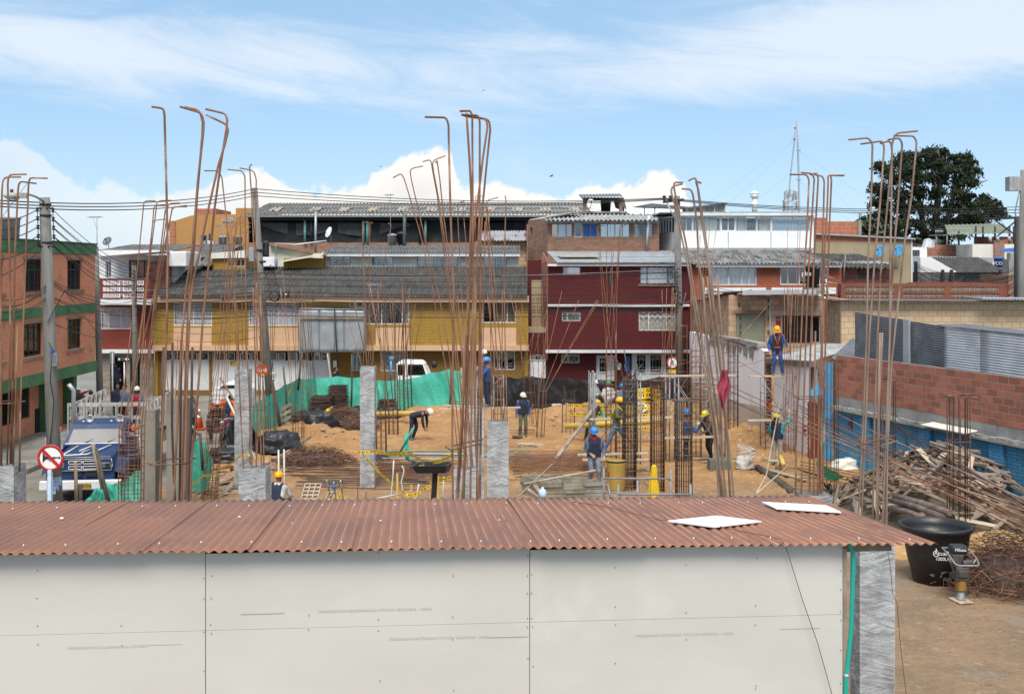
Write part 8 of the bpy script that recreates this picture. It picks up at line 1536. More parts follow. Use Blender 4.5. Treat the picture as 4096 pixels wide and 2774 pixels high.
person('man in white helmet, red shirt and grey jacket behind the truck bed',at(548,50,.0),1.74,rz=5,pose=A_,shirt='denim',vest='red',pants='navy',hat=('helmet','white'),skin='brown')
person('dark haired man in navy jacket behind the truck, on the left',at(470,52,.0),1.70,rz=25,shirt='navy',pants='black',hat=('hair',),skin='brown'); person('dark haired man in denim jacket behind the truck, nearer the stakes',at(500,51,.0),1.76,rz=-30,shirt='denim',pants='black',hat=('hair',),skin='tan')
person('dark haired man in a grey jacket standing beside the traffic cone',at(772,46.6,.0),1.72,rz=70,pose=dict(elL=(.22,-.02,1.15),wrL=(.2,-.2,.98)),shirt='grey',pants='navy',hat=('hair',),skin='brown')
person('motorcyclist in a white and dark helmet and dark jacket astride the motorcycle',at(866,45.9,.0),1.68,rz=0,bend=12,pose=dict(pel=(0,.35,.92),hipL=(.1,.35,.90),hipR=(-.1,.35,.90),knL=(.24,-.02,.66),knR=(-.24,-.02,.66),anL=(.24,.12,.1),anR=(-.24,.12,.1),chest=(0,.25,1.24),neck=(0,.2,1.38),head=(0,.14,1.52),shL=(.19,.2,1.33),shR=(-.19,.2,1.33),elL=(.32,.0,1.12),elR=(-.32,.0,1.12),wrL=(.30,-.2,1.02),wrR=(-.30,-.2,1.02)),shirt='black',pants='black',hat=('helmet','white'),skin='brown')
person('man in a navy jacket sitting by the red dumper with his back turned',at(905,47.6,.0),1.70,rz=120,bend=15,shirt='navy',pants='denim',hat=('hair',),skin='brown'); person('man in dark clothes half hidden behind the slim wrapped column',at(960,46,.0),1.72,rz=-60,shirt='black',pants='black',hat=('hair',),skin='brown')
person('passer by with black hair behind the green tarpaulin, below the hoarding',at(1344,60.8,.12),1.60,rz=75,shirt='navy',pants='black',hat=('hair',),skin='tan')
person('man standing in the dark doorway of the stone clad shop',at(462,62.6,.12),1.66,rz=10,shirt='navy',pants='black',hat=('hair',),skin='tan')
# ==== THINGS ON THE SITE
random.seed(11)
def gz(px,py):p=G(px,py); return V((p.x,p.y,gh(p.x,p.y)))
# big tub
tc_=G(3744,2356); r0,r1,hT=.47,.735,1.25; tc_=V((wx(3744,tc_.y+.47),tc_.y+.47,.03))
tb=thing('water_tub','big open black plastic tub with white lettering standing on the soil','tub',tc_)
MB().lathe(tc_,[(r0,0),(r0+.08,.40),(r0+.095,.41),(r0+.155,.70),(r1-.03,1.12),(r1+.03,1.16),(r1+.045,1.20),(r1+.03,hT),(r1-.03,hT-.01),(r1-.05,1.1),(r1-.09,.95),(r1-.13,.93),(r0-.02,.06),(.01,.05)],48).build('tub_body',M['black'],tb)
def curved_text(tx,size,ang,z,rad,sx=1):
 q=tc_+V((sin(ang)*rad,-cos(ang)*rad,z)); return text(tx,size,face_m(q,(cos(ang),sin(ang),0),(0,-.2,1)),'white_clean','lettering',tb,ext=.004,font_sx=sx)
for i,ch in enumerate('AcuaPlas'):curved_text(ch,.125 if i else .13,-.34+i*.086+(.0 if i==0 else .012),.76,.645)
for i,ch in enumerate('1000Lt.'):curved_text(ch,.105,-.33+i*.076,.64,.62)
q=tc_+V((sin(-.34)*.65,-cos(-.34)*.65,.76)); mb=MB(); mb.tube([q+V((.058*sin(a*pi/8),0,.058*cos(a*pi/8)-.008))if a else q+V((0,0,.10))for a in range(17)]+[q+V((0,0,.10))],.007,5); mb.build('drop_emblem',M['white_clean'],tb)
M['mud']=mk('dried_mud',(.13,.115,.095),.9,(.07,.062,.05),6)
for a,z in((-.45,.25),(-.1,.3),(.1,.2),(.35,.33)):
 p=tc_+V((sin(a)*(r0+.012+z*.2),-cos(a)*(r0+.012+z*.2),z)); mb=MB()
 for k in range(5):mb.ball(p+V((rnd(-.05,.05),0,rnd(-.05,.05))),rnd(.02,.05),.004,rnd(.015,.03),7)
 mb.build('mud_splash',M['mud'],tb)
rp=G(3843,2415); rp=V((rp.x,rp.y,gh(rp.x,rp.y))); rm=thing('rammer','upright tamping rammer with ochre bellows standing before the black tub','rammer',rp); rq=lambda x,y,z:rp+V((x,y,z))
M['dirtysteel']=mk('dirty_steel',(.12,.105,.095),.65,(.07,.06,.055),4,metal=.3,c3=(.2,.16,.12),s3=5)
mb=MB(); mb.obox(rq(0,0,.03),V((.15,.03,0)),V((-.04,.20,0)),V((0,0,.022))); mb.build('foot',M['timber_new'],rm,bevel=.015); mb=MB(); mb.lathe(rq(0,0,.05),[(.10,0),(.09,.03),(.075,.05),(.075,.22)],18); mb.build('sleeve',M['tube'],rm)
mb=MB(); prof_=[]
for k in range(6):prof_+=[(.095,.22+k*.034),(.118,.237+k*.034)]
mb.lathe(rq(0,0,.02),prof_+[(.09,.43)],20); mb.build('bellows',mk('ochre_bellows',(.40,.20,.05),.7,(.25,.13,.045),3),rm)
mb=MB(); mb.box(*rq(-.13,-.12,.44),*rq(.13,.14,.72)); mb.box(*rq(-.10,-.16,.52),*rq(.10,-.12,.66)); mb.lathe(rq(0,0,.44),[(.09,-.02),(.13,.05)],16); mb.build('crankcase',M['dirtysteel'],rm,bevel=.03)
mb=MB(); mb.box(*rq(-.17,-.05,.74),*rq(.05,.22,.95)); mb.tube([rq(.0,-.1,.80),rq(.2,-.1,.82)],.06,10); mb.tube([rq(-.18,-.05,.8),rq(-.18,-.2,.78)],.045,8); mb.build('engine',M['dirtysteel'],rm,bevel=.02)
mb=MB(); mb.box(*rq(-.17,.0,.94),*rq(.16,.28,1.12)); tkk=mb.build('fuel_tank',M['black'],rm,bevel=.05); text('Mikasa',.085,face_m(rq(-.005,-.006,1.04)),'white','lettering',tkk)
mb=MB(); P_=[rq(-.27,.3,1.02),rq(-.27,-.02,.98),rq(-.20,-.30,.80),rq(.26,-.30,.80),rq(.30,-.05,.88),rq(.26,.3,1.0)]; mb.tube(fillet(P_+[P_[0]],.08),.018,8); mb.tube([P_[1],rq(-.13,.0,.6)],.02,7); mb.tube([P_[4],rq(.13,.0,.62)],.02,7); mb.build('handle',M['tube'],rm)
# piles of bent bars
def tangle(name,label,c_,rx,ry,h,n,m_,loop=.25,cat='rebar pile',r=.006,flat=False,m2=None,seed=1):
 random.seed(seed); o=thing(name,label,cat,c_); ms=[MB(),MB()]
 for i in range(n):
  a=rnd(0,6.28); q=sqrt(rnd(0,1)); x,y=cos(a)*q,sin(a)*q; top=h*max(.05,(1-q**1.6)); z=top*(rnd(.1,1)**.6); p=c_+V((x*rx,y*ry,z)); mb=ms[i%2]
  th=rnd(0,6.28); u_=V((cos(th),sin(th),rnd(-.35,.35)if not flat else rnd(-.05,.05))).normalized(); v_=V((-sin(th),cos(th),rnd(-.8,.8)if not flat else rnd(-.1,.1))).normalized(); l=loop*rnd(.6,1.5); k=i%4
  if k==0:P_=[p-u_*l-v_*l*.6,p+u_*l-v_*l*.6,p+u_*l+v_*l*.6,p-u_*l+v_*l*.6,p-u_*l-v_*l*.6]
  elif k==1:P_=[p+u_*l*cos(t_*.7)+v_*l*.8*sin(t_*.7)+V((0,0,rnd(-.02,.02)))for t_ in range(9)]
  elif k==2:P_=[p-u_*l*1.6,p+V((0,0,rnd(0,.15))),p+u_*l*1.5+V((0,0,rnd(-.15,.1))),p+u_*l*1.5+v_*l*.5]
  else:P_=[p-u_*l*1.8+v_*.1,p-u_*l*.5+V((0,0,.12*rnd(0,1))),p+u_*l,p+u_*l*1.2+v_*l*.4]
  P_=[V((t_.x,t_.y,max(c_.z+.01,t_.z)))for t_ in P_]; mb.tube(P_,r*rnd(.9,1.3),4,cap=False)
 ms[0].build('bars',M[m_],o); ms[1].build('paler_bars',M[m2 or m_],o); mb=MB(); mb.ball(c_,rx*.7,ry*.7,h*.6,12); mb.build('core',M['rust_dark'],o); return o
p=G(4075,2400); tangle('scrap_rebar_pile','big tangled heap of rusty bent bars at the right edge',V((p.x+.15,p.y+.9,.05)),1.3,1.3,1.3,760,'rust',.22,m2='rust_dark',r=.0055,seed=3)
p=G(4090,2330); tangle('wire_coil_heap','looser sprawl of thin rusty wire lying in front of the bent bar heap',V((p.x-.1,p.y-.3,.03)),1.1,.9,.28,160,'rust',.25,r=.004,seed=4)
p=gz(1262,1865); tangle('stirrup_pile','low brown heap of loose stirrups before the bundled bars',p,1.45,.9,.62,420,'rust_dark',.13,m2='rust',r=.0065,seed=5)
p=gz(1370,1722); tangle('stirrup_pile','wide spilled heap of stirrups at the foot of the stacked ones',p,1.5,.9,.95,520,'rust',.16,m2='rust_dark',r=.0075,seed=6)
p=gz(1410,1690); tangle('scrap_wire_pile','scattered thin bars lying right of the stirrup stack',p+V((.7,.3,0)),1.3,.7,.5,150,'rust',.2,m2='rust_pale',r=.007,seed=7)
def stack(label,c_,w_,d_,h,n,seed):
 random.seed(seed); mb=MB(); o=thing('stirrup_stack',label,'stirrup stack',c_)
 for i in range(n):
  z=h*i/n; t_=1-.25*(i/n); dx,dy,a=rnd(-.06,.06),rnd(-.06,.06),rnd(-.12,.12); q=[V((sx_*w_*t_/2,sy_*d_*t_/2,0))for sx_,sy_ in((-1,-1),(1,-1),(1,1),(-1,1),(-1,-1))]; m_=Matrix.Rotation(a,3,'Z'); mb.tube([c_+m_@p_+V((dx,dy,z+rnd(0,.015)))for p_ in q],.008,4,cap=False)
 mb.build('stirrups',M['rust_dark'],o); mb=MB(); mb.box(c_.x-w_*.33,c_.y-d_*.33,c_.z,c_.x+w_*.33,c_.y+d_*.33,c_.z+h*.9); mb.build('core',M['rust_dark'],o)
p=gz(1283,1700); stack('tall neat stack of brown stirrups before the green tarpaulin, left block',p+V((0,.3,.0)),1.15,.9,1.15,70,1); stack('tall neat stack of brown stirrups before the green tarpaulin, right block',p+V((.62,.9,.2)),.95,.8,1.35,80,2); p=gz(1547,1672); stack('small neat stack of brown stirrups behind the yellow pipe',p,.9,.7,.75,45,3)
# timber heap: every board its own object
hc=V((11.75,32.5,0)); M['scrap']=mk('scrap_timber',(.27,.21,.155),.95,(.17,.13,.095),3,c3=(.36,.30,.235),s3=2.5,bump=.5); M['scrap_dark']=mk('dark_scrap_timber',(.17,.13,.10),.95,(.10,.08,.06),3,bump=.5); random.seed(17)
def hz(x,y):q=sqrt(((x-hc.x)/3.0)**2+((y-hc.y)/3.6)**2); return 1.75*max(0,1-q**1.5)
mb=MB(); mb.grid(lambda u,v:V((hc.x-2.8+5.4*u,hc.y-3.4+6.8*v,max(.0,hz(hc.x-2.8+5.4*u,hc.y-3.4+6.8*v)*.75-.05+.1*noise.noise(V((u*9,v*9,1)))))),26,26); o=mb.build('rubble_mound',mk('dark_rubble',(.15,.115,.08),.95,(.09,.07,.05),5,bump=.8,bs=14)); tag(o,'dark mound of soil and splinters under the scrap timber heap','rubble',kind='stuff')
proto=[MB().box(-.5,-.05,-.013,.5,.05,.013).build('scrap_board',M['scrap']),MB().box(-.5,-.07,-.012,.5,.07,.012).build('scrap_board',M['timber_new']),MB().box(-.5,-.04,-.04,.5,.04,.04).build('scrap_board',M['scrap']),MB().tube([(-.5,0,0),(-.1,.02,.02),(.5,0,0)],[.05,.048,.042],8).build('scrap_log',M['timber'])]
M['barky']=mk('grey_log',(.25,.20,.17),.95,(.15,.11,.095),5,(.3,1,1),bump=.6); MB().tube([(-.5,0,0),(-.1,.015,.01),(.5,0,0)],[.06,.055,.05],8); proto[3].data.materials[0]=M['barky']
used=[False]*4
for i in range(235):
 k=[0,0,1,2,0,2,3][i%7]; a=rnd(0,6.28); q=sqrt(rnd(0,1))*1.02; x,y=hc.x+cos(a)*q*2.75,hc.y+sin(a)*q*3.3
 if x>11.05+(40.6-y)*.3031-.45:x=11.05+(40.6-y)*.3031-.45-rnd(0,.6)
 z=hz(x,y)+rnd(.02,.16); o=proto[k]if not used[k]else dup(proto[k]); used[k]=True; L_=rnd(.45,1.35)if k<3 else rnd(1.0,2.1); e=.08
 gxx=(hz(x+e,y)-hz(x-e,y))/(2*e); gyy=(hz(x,y+e)-hz(x,y-e))/(2*e); n__=V((-gxx,-gyy,1)).normalized(); th=rnd(0,6.28); t_=V((cos(th),sin(th),0)); t_=(t_-n__*t_.dot(n__)).normalized(); t_=(t_+V((0,0,rnd(-.25,.25)))).normalized(); b_=n__.cross(t_).normalized(); n2=t_.cross(b_); m_=Matrix((t_,b_,n2)).transposed().to_4x4(); m_.translation=V((x,y,z)); o.matrix_world=m_@Matrix.Diagonal((L_,rnd(.7,1.3),rnd(.8,1.3),1))
 tag(o,'weathered board lying in the big scrap timber heap' if k<3 else 'grey round log lying in the big scrap timber heap','board' if k<3 else 'log','boards of the scrap timber heap' if k<3 else 'logs of the scrap timber heap')
for i,(xa,ya,xb_,yb_,r_)in enumerate([(3580,1985,3800,2050,.09),(3570,2000,3770,2065,.08),(3560,2030,3700,2070,.07),(3900,2120,4140,2190,.07)]):
 a,b_=W(xa,ya,30.5),W(xb_,yb_,28.6); mb=MB(); mb.tube([a,a.lerp(b_,.5)+V((0,0,.03)),b_],[r_,r_*.95,r_*.85],9); tag(mb.build('scrap_log',M['barky']),'thick grey trunk lying at the front of the timber heap','log','thick trunks before the timber heap')
for i in range(26):
 p=gz(rnd(3450,3640),rnd(1960,2060)); th=rnd(0,3.1); d_=V((cos(th),sin(th)*.6,rnd(-.05,.1)))*rnd(.2,.6); mb=MB(); mb.beam(p-d_+V((0,0,.1)),p+d_+V((0,0,.05)),rnd(.03,.09),.025); tag(mb.build('scrap_board',M['timber' if i%2 else 'timber_new']),'splintered strip on the ground left of the timber heap','board','strips left of the timber heap')
mb=MB(); p=gz(3710,2060); mb.ball(p+V((0,0,.16)),.26,.2,.24,9); tag(mb.build('rock',M['timber_new']),'tall ochre stone standing behind the black tub','stone'); mb=MB(); p=gz(4040,2145); mb.ball(p+V((0,0,.22)),.36,.28,.24,9); tag(mb.build('rock',mk('ochre_stone',(.46,.28,.12),.95,(.36,.21,.09),3,bump=.8,bs=9)),'large ochre stone on the soil behind the bent bar heap','stone')
M['sand']=mk('ochre_sand',(.50,.31,.14),.95,(.40,.235,.10),2.5,c3=(.55,.38,.2),s3=5,bump=.8,bs=14,bd=.03)
for px_,py_,rx,ry,hh,sd,lb in((4010,2200,1.35,.95,.42,1,'low heap of orange sand behind the bent bar heap'),(3590,2215,.7,.9,.16,2,'thin spread of orange sand left of the black tub')):
 c_=G(px_,py_); mb=MB(); mb.grid(lambda u,v:c_+V((rx*(2*u-1),ry*(2*v-1),max(.0,hh*(1-((2*u-1)**2+(2*v-1)**2)**.8)*(1+.35*noise.noise(V((u*5+sd,v*5,1))))+.02*noise.noise(V((u*17,v*17,sd)))-.0)+.035)),40,40); tag(mb.build('sand_heap',M['sand']),lb,'sand heap')
M['stonepale']=mk('pale_stone',(.42,.33,.24),.95,(.30,.22,.15),5,bump=.8,bs=12)
sp0=None
for i in range(70):
 x,y=[(rnd(1060,1240),rnd(1830,1900)),(rnd(1150,1440),rnd(1740,1790)),(rnd(870,1010),rnd(1800,1960)),(rnd(2190,2420),rnd(1660,1730)),(rnd(2900,3060),rnd(1690,1790)),(rnd(3400,4050),rnd(2000,2200)),(rnd(1640,2600),rnd(1790,1840))][i%7]
 p=gz(x,y); r_=rnd(.03,.12)*(1.5 if i%7 in(0,2)else 1)
 if sp0 is None:
  mb=MB(); mb.ball((0,0,0),1,.8,.65,9);
  mb.v=[tuple(V(v)*(1+.28*noise.noise(V(v)*1.6)))for v in mb.v]; o=sp0=mb.build('stone',M['stonepale'])
 else:o=dup(sp0)
 o.location=p+V((0,0,r_*.4)); o.scale=(r_*rnd(.8,1.4),r_,r_*rnd(.7,1)); o.rotation_euler=(0,rnd(-.3,.3),rnd(0,6)); tag(o,'loose pale stone lying on the site soil','stone','loose stones on the soil')
M['bagwhite']=mk('dusty_bag',(.50,.48,.44),.7,(.36,.34,.31),4,c3=(.24,.21,.18),s3=4,bump=.6,bs=10,bd=.04)
def bag(label,px,py,rx,ry,h,seed,m_='blacktarp',name='plastic_sheet',cat='plastic sheet'):
 c_=gz(px,py); mb=MB(); nn_=26
 def fn(u,v):
  a=2*pi*u; t_=v*pi/2; q=1+.3*noise.noise(V((cos(a)*1.6+seed,sin(a)*1.6,v*1.6)))+.16*noise.noise(V((cos(a)*4,sin(a)*4+seed,v*5)))+.09*abs(noise.noise(V((cos(a)*9,sin(a)*9,v*9+seed)))); return c_+V((rx*cos(a)*cos(t_)**.5*q,ry*sin(a)*cos(t_)**.5*q,max(.0,h*sin(t_)*q+.02)))
 mb.grid(fn,44,16); return tag(mb.build(name,M[m_]),label,cat)
bag('shiny black plastic sheet heaped beside the stirrup stacks',1260,1735,.95,.6,.75,1); bag('flat topped black plastic sheet over a pile by the slim column',1112,1822,.85,.65,.62,2); bag('crumpled black plastic at the foot of the slim wrapped column',905,1855,.75,.6,.42,3); bag('small black plastic heap behind the isolated column',1545,1688,.6,.4,.45,4); bag('scrap of black plastic beside the cage right of the isolated column',1525,1850,.4,.25,.14,5)
bag('black plastic heap right of the stirrup stack',1440,1690,.7,.5,.5,8)
bag('white plastic bag of rubble with a green strap by the generator box',2978,1888,.34,.28,.36,6,'bagwhite','rubble_bag','bag'); bag('white bag held near the worker in brown shirt',2812,1730,.3,.22,.3,7,'bagwhite','rubble_bag','bag')
# pipes, planks, trays
def tb_(pts,r,m_,name,label,cat,n=8,group=None):return tag(MB().tube(pts,r,n).build(name,M[m_]),label,cat,group)
tb_([W(1500,1655,50.5),W(1648,1652,50.5),W(1670,1656,50.2)],.11,'pvcyel','yellow_pipe','long yellow pipe lying behind the bending worker','pipe',12); tb_([W(2262,1704,46),W(2480,1690,45.5),W(2660,1680,45)],.11,'pvcyel','yellow_pipe','long yellow pipe inside the taped enclosure','pipe',12); tb_([gz(1790,1652)+V((0,.5,.12)),gz(1830,1650)+V((0,.5,.12))],.10,'pvcyel','yellow_pipe','short yellow pipe end behind the central bars','pipe',12)
for i,(x,y,x1,y1)in enumerate([(1622,1736,1626,1845),(1628,1738,1632,1848)]):tb_(fillet([W(x,y,36.8),W(x1,y1-10,36.8),G(x1+34,y1+8)+V((0,0,.08))],.15),.035,'pvcgreen','green_pipe','upright bright green pipe curving into the ground','pipe',8,'pair of upright green pipes')
tb_([W(1652,1712,36.6),W(1596,1816,36.9)],.035,'pvcgreen','green_pipe','slanting bright green pipe leaning on the upright pair','pipe'); tb_(fillet([G(1600,1830)+V((0,0,.12)),G(1625,1848)+V((0,0,.06)),G(1660,1856)+V((0,0,.06))],.1),.035,'pvcgreen','green_pipe','green pipe elbow lying at the foot of the upright pair','pipe')
for i,(x,y0,y1)in enumerate([(1114,1798,1945),(1136,1796,1950)]):tb_([W(x,y0,33.5),(wx(x+2,33.5),33.5,0)],.025,'pvc','white_pipe',['thin white upright pipe with a cap, left of the pair by the wrapped column','thin white upright pipe with a cap, right of the pair by the wrapped column'][i],'pipe')
tb_([G(1100,1850)+V((0,0,.12)),G(1242,1800)+V((0,0,.5))],.05,'timber','wooden_pole','slanting wooden pole resting on the rubble behind the white pipes','pole'); tb_([G(1098,1866)+V((0,0,.1)),G(1160,1838)+V((0,0,.25))],.055,'pvc','white_pipe','short fat white pipe lying on the rubble','pipe')
for i,(pts,lb)in enumerate([([(1575,1840),(1572,1900),(1566,1965)],'white pipe standing left of the yellow pegs'),([(1608,1862),(1617,1880),(1605,1925),(1610,1955)],'bent white pipe between the yellow pegs'),([(1675,1935),(1665,1990),(1648,1998)],'white pipe elbow right of the yellow pegs'),([(1775,1905),(1772,1960)],'thin white pipe beside the black basin post')]):tb_(fillet([W(x,y,33.2)for x,y in pts],.1)+[V((wx(pts[-1][0],33.2),33.2,0))],.02,'pvc','white_pipe',lb,'pipe')
for i,(x,y0,y1)in enumerate([(1589,1893,1960),(1645,1938,2000),(1752,1903,1965)]):mb=MB(); mb.box(wx(x-4,33),33,0,wx(x+4,33),33.06,wz(y0,33)); tag(mb.build('wooden_peg',M['pvcyel']),['yellow wooden peg, left of three along the tape','yellow wooden peg where the caution tape sags lowest','yellow wooden peg beside the black basin post'][i],'peg')
tb_([W(1508,1992,31.5),W(1560,1982,31.5),W(1600,1976,32)],.02,'pvc','white_pipe','white pipe lying just behind the roof edge','pipe')
for i,(x,y0)in enumerate([(1431,1935),(1464,1965)]):tb_([W(x,y0,30.5),(wx(x,30.5),30.5,0)],.012,'rust_dark','rebar_stake',['lone rusty stake right of the bottle capped bars','shorter lone rusty stake right of the bottle capped bars'][i],'stake')
# bundled bars on the ground
random.seed(5)
for i in range(34):
 y0=1868+i*2.9+rnd(-3,3); xa=rnd(1080,1280)if i<22 else rnd(1180,1250); xb_=rnd(1600,1850); a,b_=G(xa,y0),G(xb_,y0+rnd(-10,8)); a.z=gh(a.x,a.y)+rnd(.03,.16); b_.z=gh(b_.x,b_.y)+rnd(.03,.14); tb_([a,a.lerp(b_,.5)+V((0,0,rnd(-.03,.03))),b_],.013,['steel','rust_dark','steel','rust'][i%4],'rebar','long dark bar lying in the bundle on the ground left of centre','rebar',5,'ground bundle of long bars')
for i in range(16):
 y0=1846+i*6+rnd(-3,3); xa,xb_=rnd(2020,2120),rnd(2380,2560); a,b_=G(xa,y0),G(xb_,y0+rnd(-8,8)); a.z=gh(a.x,a.y)+rnd(.02,.1); b_.z=gh(b_.x,b_.y)+rnd(.02,.1); tb_([a,b_],.012,['steel','rust_dark','rust'][i%3],'rebar','long bar lying on the ground behind the form panels','rebar',5,'ground bars behind the form panels')
def mesh_mat(label,quad_,n1,n2,lift=.1):
 P_=[G(x,y)for x,y in quad_]; mb=MB()
 for q in P_:q.z=max(gh(q.x,q.y),0)+lift
 for i in range(n1+1):t_=i/n1; mb.tube([P_[0].lerp(P_[1],t_),P_[3].lerp(P_[2],t_)],.008,4)
 for i in range(n2+1):t_=i/n2; mb.tube([P_[0].lerp(P_[3],t_),P_[1].lerp(P_[2],t_)],.008,4)
 return tag(mb.build('rebar_mesh',M['rust']),label,'rebar mesh')
for k in range(3):mesh_mat(['top rusty welded mesh mat behind the striding worker','middle rusty welded mesh mat behind the striding worker','lowest rusty welded mesh mat behind the striding worker'][k],[(2020-8*k,1850+4*k),(2330+8*k,1842+4*k),(2420,1888+5*k),(2060,1905+5*k)],26,9,.26-.08*k)
for k in range(2):mesh_mat(['upper rusty mesh mat behind the black basin','lower rusty mesh mat behind the black basin'][k],[(1510,1862+10*k),(1800,1868+10*k),(1850,1925+6*k),(1520,1925+6*k)],24,8,.16-.08*k)
for i in range(9):y=1836+i*2.2; tb_([G(1510+rnd(-20,20),y)+V((0,0,.12+rnd(0,.2))),G(2100+rnd(-60,60),y-2+rnd(-4,4))+V((0,0,.12+rnd(0,.2)))],.022 if i%2 else .014,['pvc','steel','pvcgreen','tube'][i%4],'long_pipe','long thin pipe lying across the site in front of the mesh mats','pipe',6,'long pipes across the site')
# form panels stack
random.seed(9); p=G(2250,2005); fp0=V((p.x-.85,p.y-.1,.03)); fx=V((.985,.17,0)); fy_=V((-.55,.9,0)).normalized(); M['form']=mk('form_panel_steel',(.30,.29,.255),.8,(.19,.16,.11),3,c3=(.38,.27,.15),s3=3.5,bump=.4)
def formpanel(c_,lx,ly,label,group):
 mb=MB(); h_=.045
 for s_ in(-1,1):mb.obox(c_+fy_*s_*ly/2,fx*lx/2,fy_*.018,V((0,0,h_))); mb.obox(c_+fx*s_*lx/2,fx*.018,fy_*ly/2,V((0,0,h_)))
 for k in range(1,4):mb.obox(c_+fx*(k/4-.5)*lx,fx*.012,fy_*(ly/2-.02),V((0,0,h_*.8)))
 mb.obox(c_,fx*.0+fx*(lx/2-.02),fy_*.012,V((0,0,h_*.8))); mb.obox(c_-V((0,0,h_-.01)),fx*(lx/2-.01),fy_*(ly/2-.01),V((0,0,.006))); return tag(mb.build('form_panel',M['form']),label,'form panel',group)
for lay in range(6):
 for k in range(3 if lay<5 else 2):
  c_=fp0+fx*(.55+k*.62+rnd(-.04,.04))+fy_*(.55+rnd(-.05,.05))+V((0,0,.05+lay*.098)); formpanel(c_,.58,1.25-.03*lay,'grey ribbed form panel in the stack just behind the roof' if lay<5 else['ribbed form panel tilted on top of the stack, left','ribbed form panel tilted on top of the stack, right'][k],'stacked form panels' if lay<5 else None)
for i,(xa,ya,xb_,yb_)in enumerate([(2105,1950,2170,2000),(2120,1965,2200,2010),(2140,1940,2180,1995),(2100,1985,2150,2005)]):a,b_=W(xa,ya,30.6),W(xb_,yb_,30.2); mb=MB(); mb.beam(a,b_,.12,.03); tag(mb.build('offcut_board',M['timber']),'offcut board leaning on the left side of the form stack','board','offcut boards by the form stack')
tb_([W(2095,1934,30),W(2383,1880,30)],.025,'timber_new','long_batten','long pale batten lying across the form stack','batten',6); tb_([W(2060,1996,29.5),W(2210,1855,31)],.022,'timber','long_batten','thin batten leaning up from the roof edge to the form stack','batten',6); mb=MB(); mb.beam(W(2222,1836,40.5),W(2394,1608,43.5),.14,.05); tag(mb.build('leaning_board',M['timber']),'long grey board leaning up to the worker in green hoodie','board')
jb=thing('water_jug','clear blue tinted plastic jug beside the form stack','jug',W(2170,1988,30)); MB().lathe(W(2170,1990,30),[(.09,0),(.10,.12),(.08,.2),(.03,.24),(.03,.27)],16).build('jug_body',M['ltblue'],jb)
# drum
p=G(2467,1975); dr=thing('yellow_drum','mustard plastic drum lined with a black bag','drum',V((p.x,p.y+.2,.03))); q=V((p.x,p.y+.2,.03)); MB().lathe(q,[(.26,0),(.275,.1),(.285,.5),(.282,.8),(.295,.92),(.285,.95)],28).build('drum_body',M['drum'],dr); MB().lathe(q+V((0,0,.93)),[(.292,-.035),(.30,.015),(.29,.025),(.26,-.02),(.22,-.25),(.02,-.3)],28).build('bag_liner',M['blacktarp'],dr); mb=MB(); mb.box(q.x-.27,q.y-.19,.55,q.x-.20,q.y-.175,.66); mb.build('red_label',M['red'],dr)
# raincoat on a bar
rc=thing('raincoat','bright yellow raincoat draped over an upright bar','raincoat',V((wx(2618,32),32,0))); mb=MB(); zt_,zb_=wz(1862,32),wz(1992,32)
mb.grid(lambda u,v:V((wx(2616,32)+(.065+.085*(1-v)**.8)*cos(2*pi*u)*(1+.25*noise.noise(V((cos(2*pi*u)*2,sin(2*pi*u)*2,v*2)))),32+(.05+.10*(1-v))*sin(2*pi*u)*(1+.35*sin(u*31)),zb_+(zt_-zb_)*v+.04*(1-v)*noise.noise(V((u*9,0,1))))),48,18); mb.ball(W(2616,1866,32),.07,.05,.06,10); mb.build('coat',M['yellow'],rc)
# rails in front
def rail(label,Y,posts,bars):
 o=thing('guard_rail',label,'guard rail',V((wx(posts[0][0],Y),Y,0)))
 for x,y0 in posts:MB().tube([(wx(x,Y),Y,0),W(x,y0,Y)],.032,8).build('post',M['tube'],o)
 for(xa,ya),(xb_,yb_)in bars:MB().tube([W(xa,ya,Y-.03),W(xb_,yb_,Y-.03)],.024,8).build('rail',M['tube'],o)
rail('grey tubular guard rail around the yellow drum',31.2,[(2415,1870),(2550,1918),(2683,1875)],[((2415,1912),(2683,1914)),((2415,1968),(2550,1972))]); rail('low grey tubular rail right behind the roof edge',28.5,[(2473,1936),(2762,1936)],[((2473,1976),(2762,1976))]); tb_([W(2430,1925,31.3),W(2442,1990,31)],.03,'tube','loose_tube','short loose tube leaning beside the yellow drum','tube')
# scaffolds
def scaffold(label,Y,x0,x1,ytop,D=1.0,rungs=5,braces=True,zb=None):
 z0=.03 if zb is None else zb; o=thing('scaffold',label,'scaffold',V((wx(x0,Y),Y,z0)))
 for x in(x0,x1):
  for d_ in(0,D):MB().tube([(wx(x,Y),Y+d_,z0),(wx(x,Y),Y+d_,wz(ytop,Y))],.024,7).build('post',M['tube'],o)
  for k in range(rungs):z=z0+.3+(wz(ytop,Y)-z0-.35)*k/max(1,rungs-1); MB().tube([(wx(x,Y),Y,z),(wx(x,Y),Y+D,z)],.016,6).build('rung',M['tube'],o)
 if braces:
  za,zb_=z0+.3,wz(ytop,Y)-.3
  for d_ in(0,D):
   for s_ in(0,1):MB().tube([(wx(x0,Y),Y+d_+.03*s_,za if s_ else zb_),(wx(x1,Y),Y+d_+.03*s_,zb_ if s_ else za)],.013,6).build('brace',M['tube'],o)
 return o
def plank(label,xa,ya,xb_,yb_,Y,w_=.24,t_=.045,m_='timber_new',Y2=None):a,b_=W(xa,ya,Y),W(xb_,yb_,Y2 or Y); mb=MB(); mb.beam(a,b_,w_,t_); return tag(mb.build('scaffold_plank',M[m_]),label,'plank')
o=thing('scaffold','ladder like scaffold frame under the worker in blue overalls','scaffold',at(1995,43.3,.03));
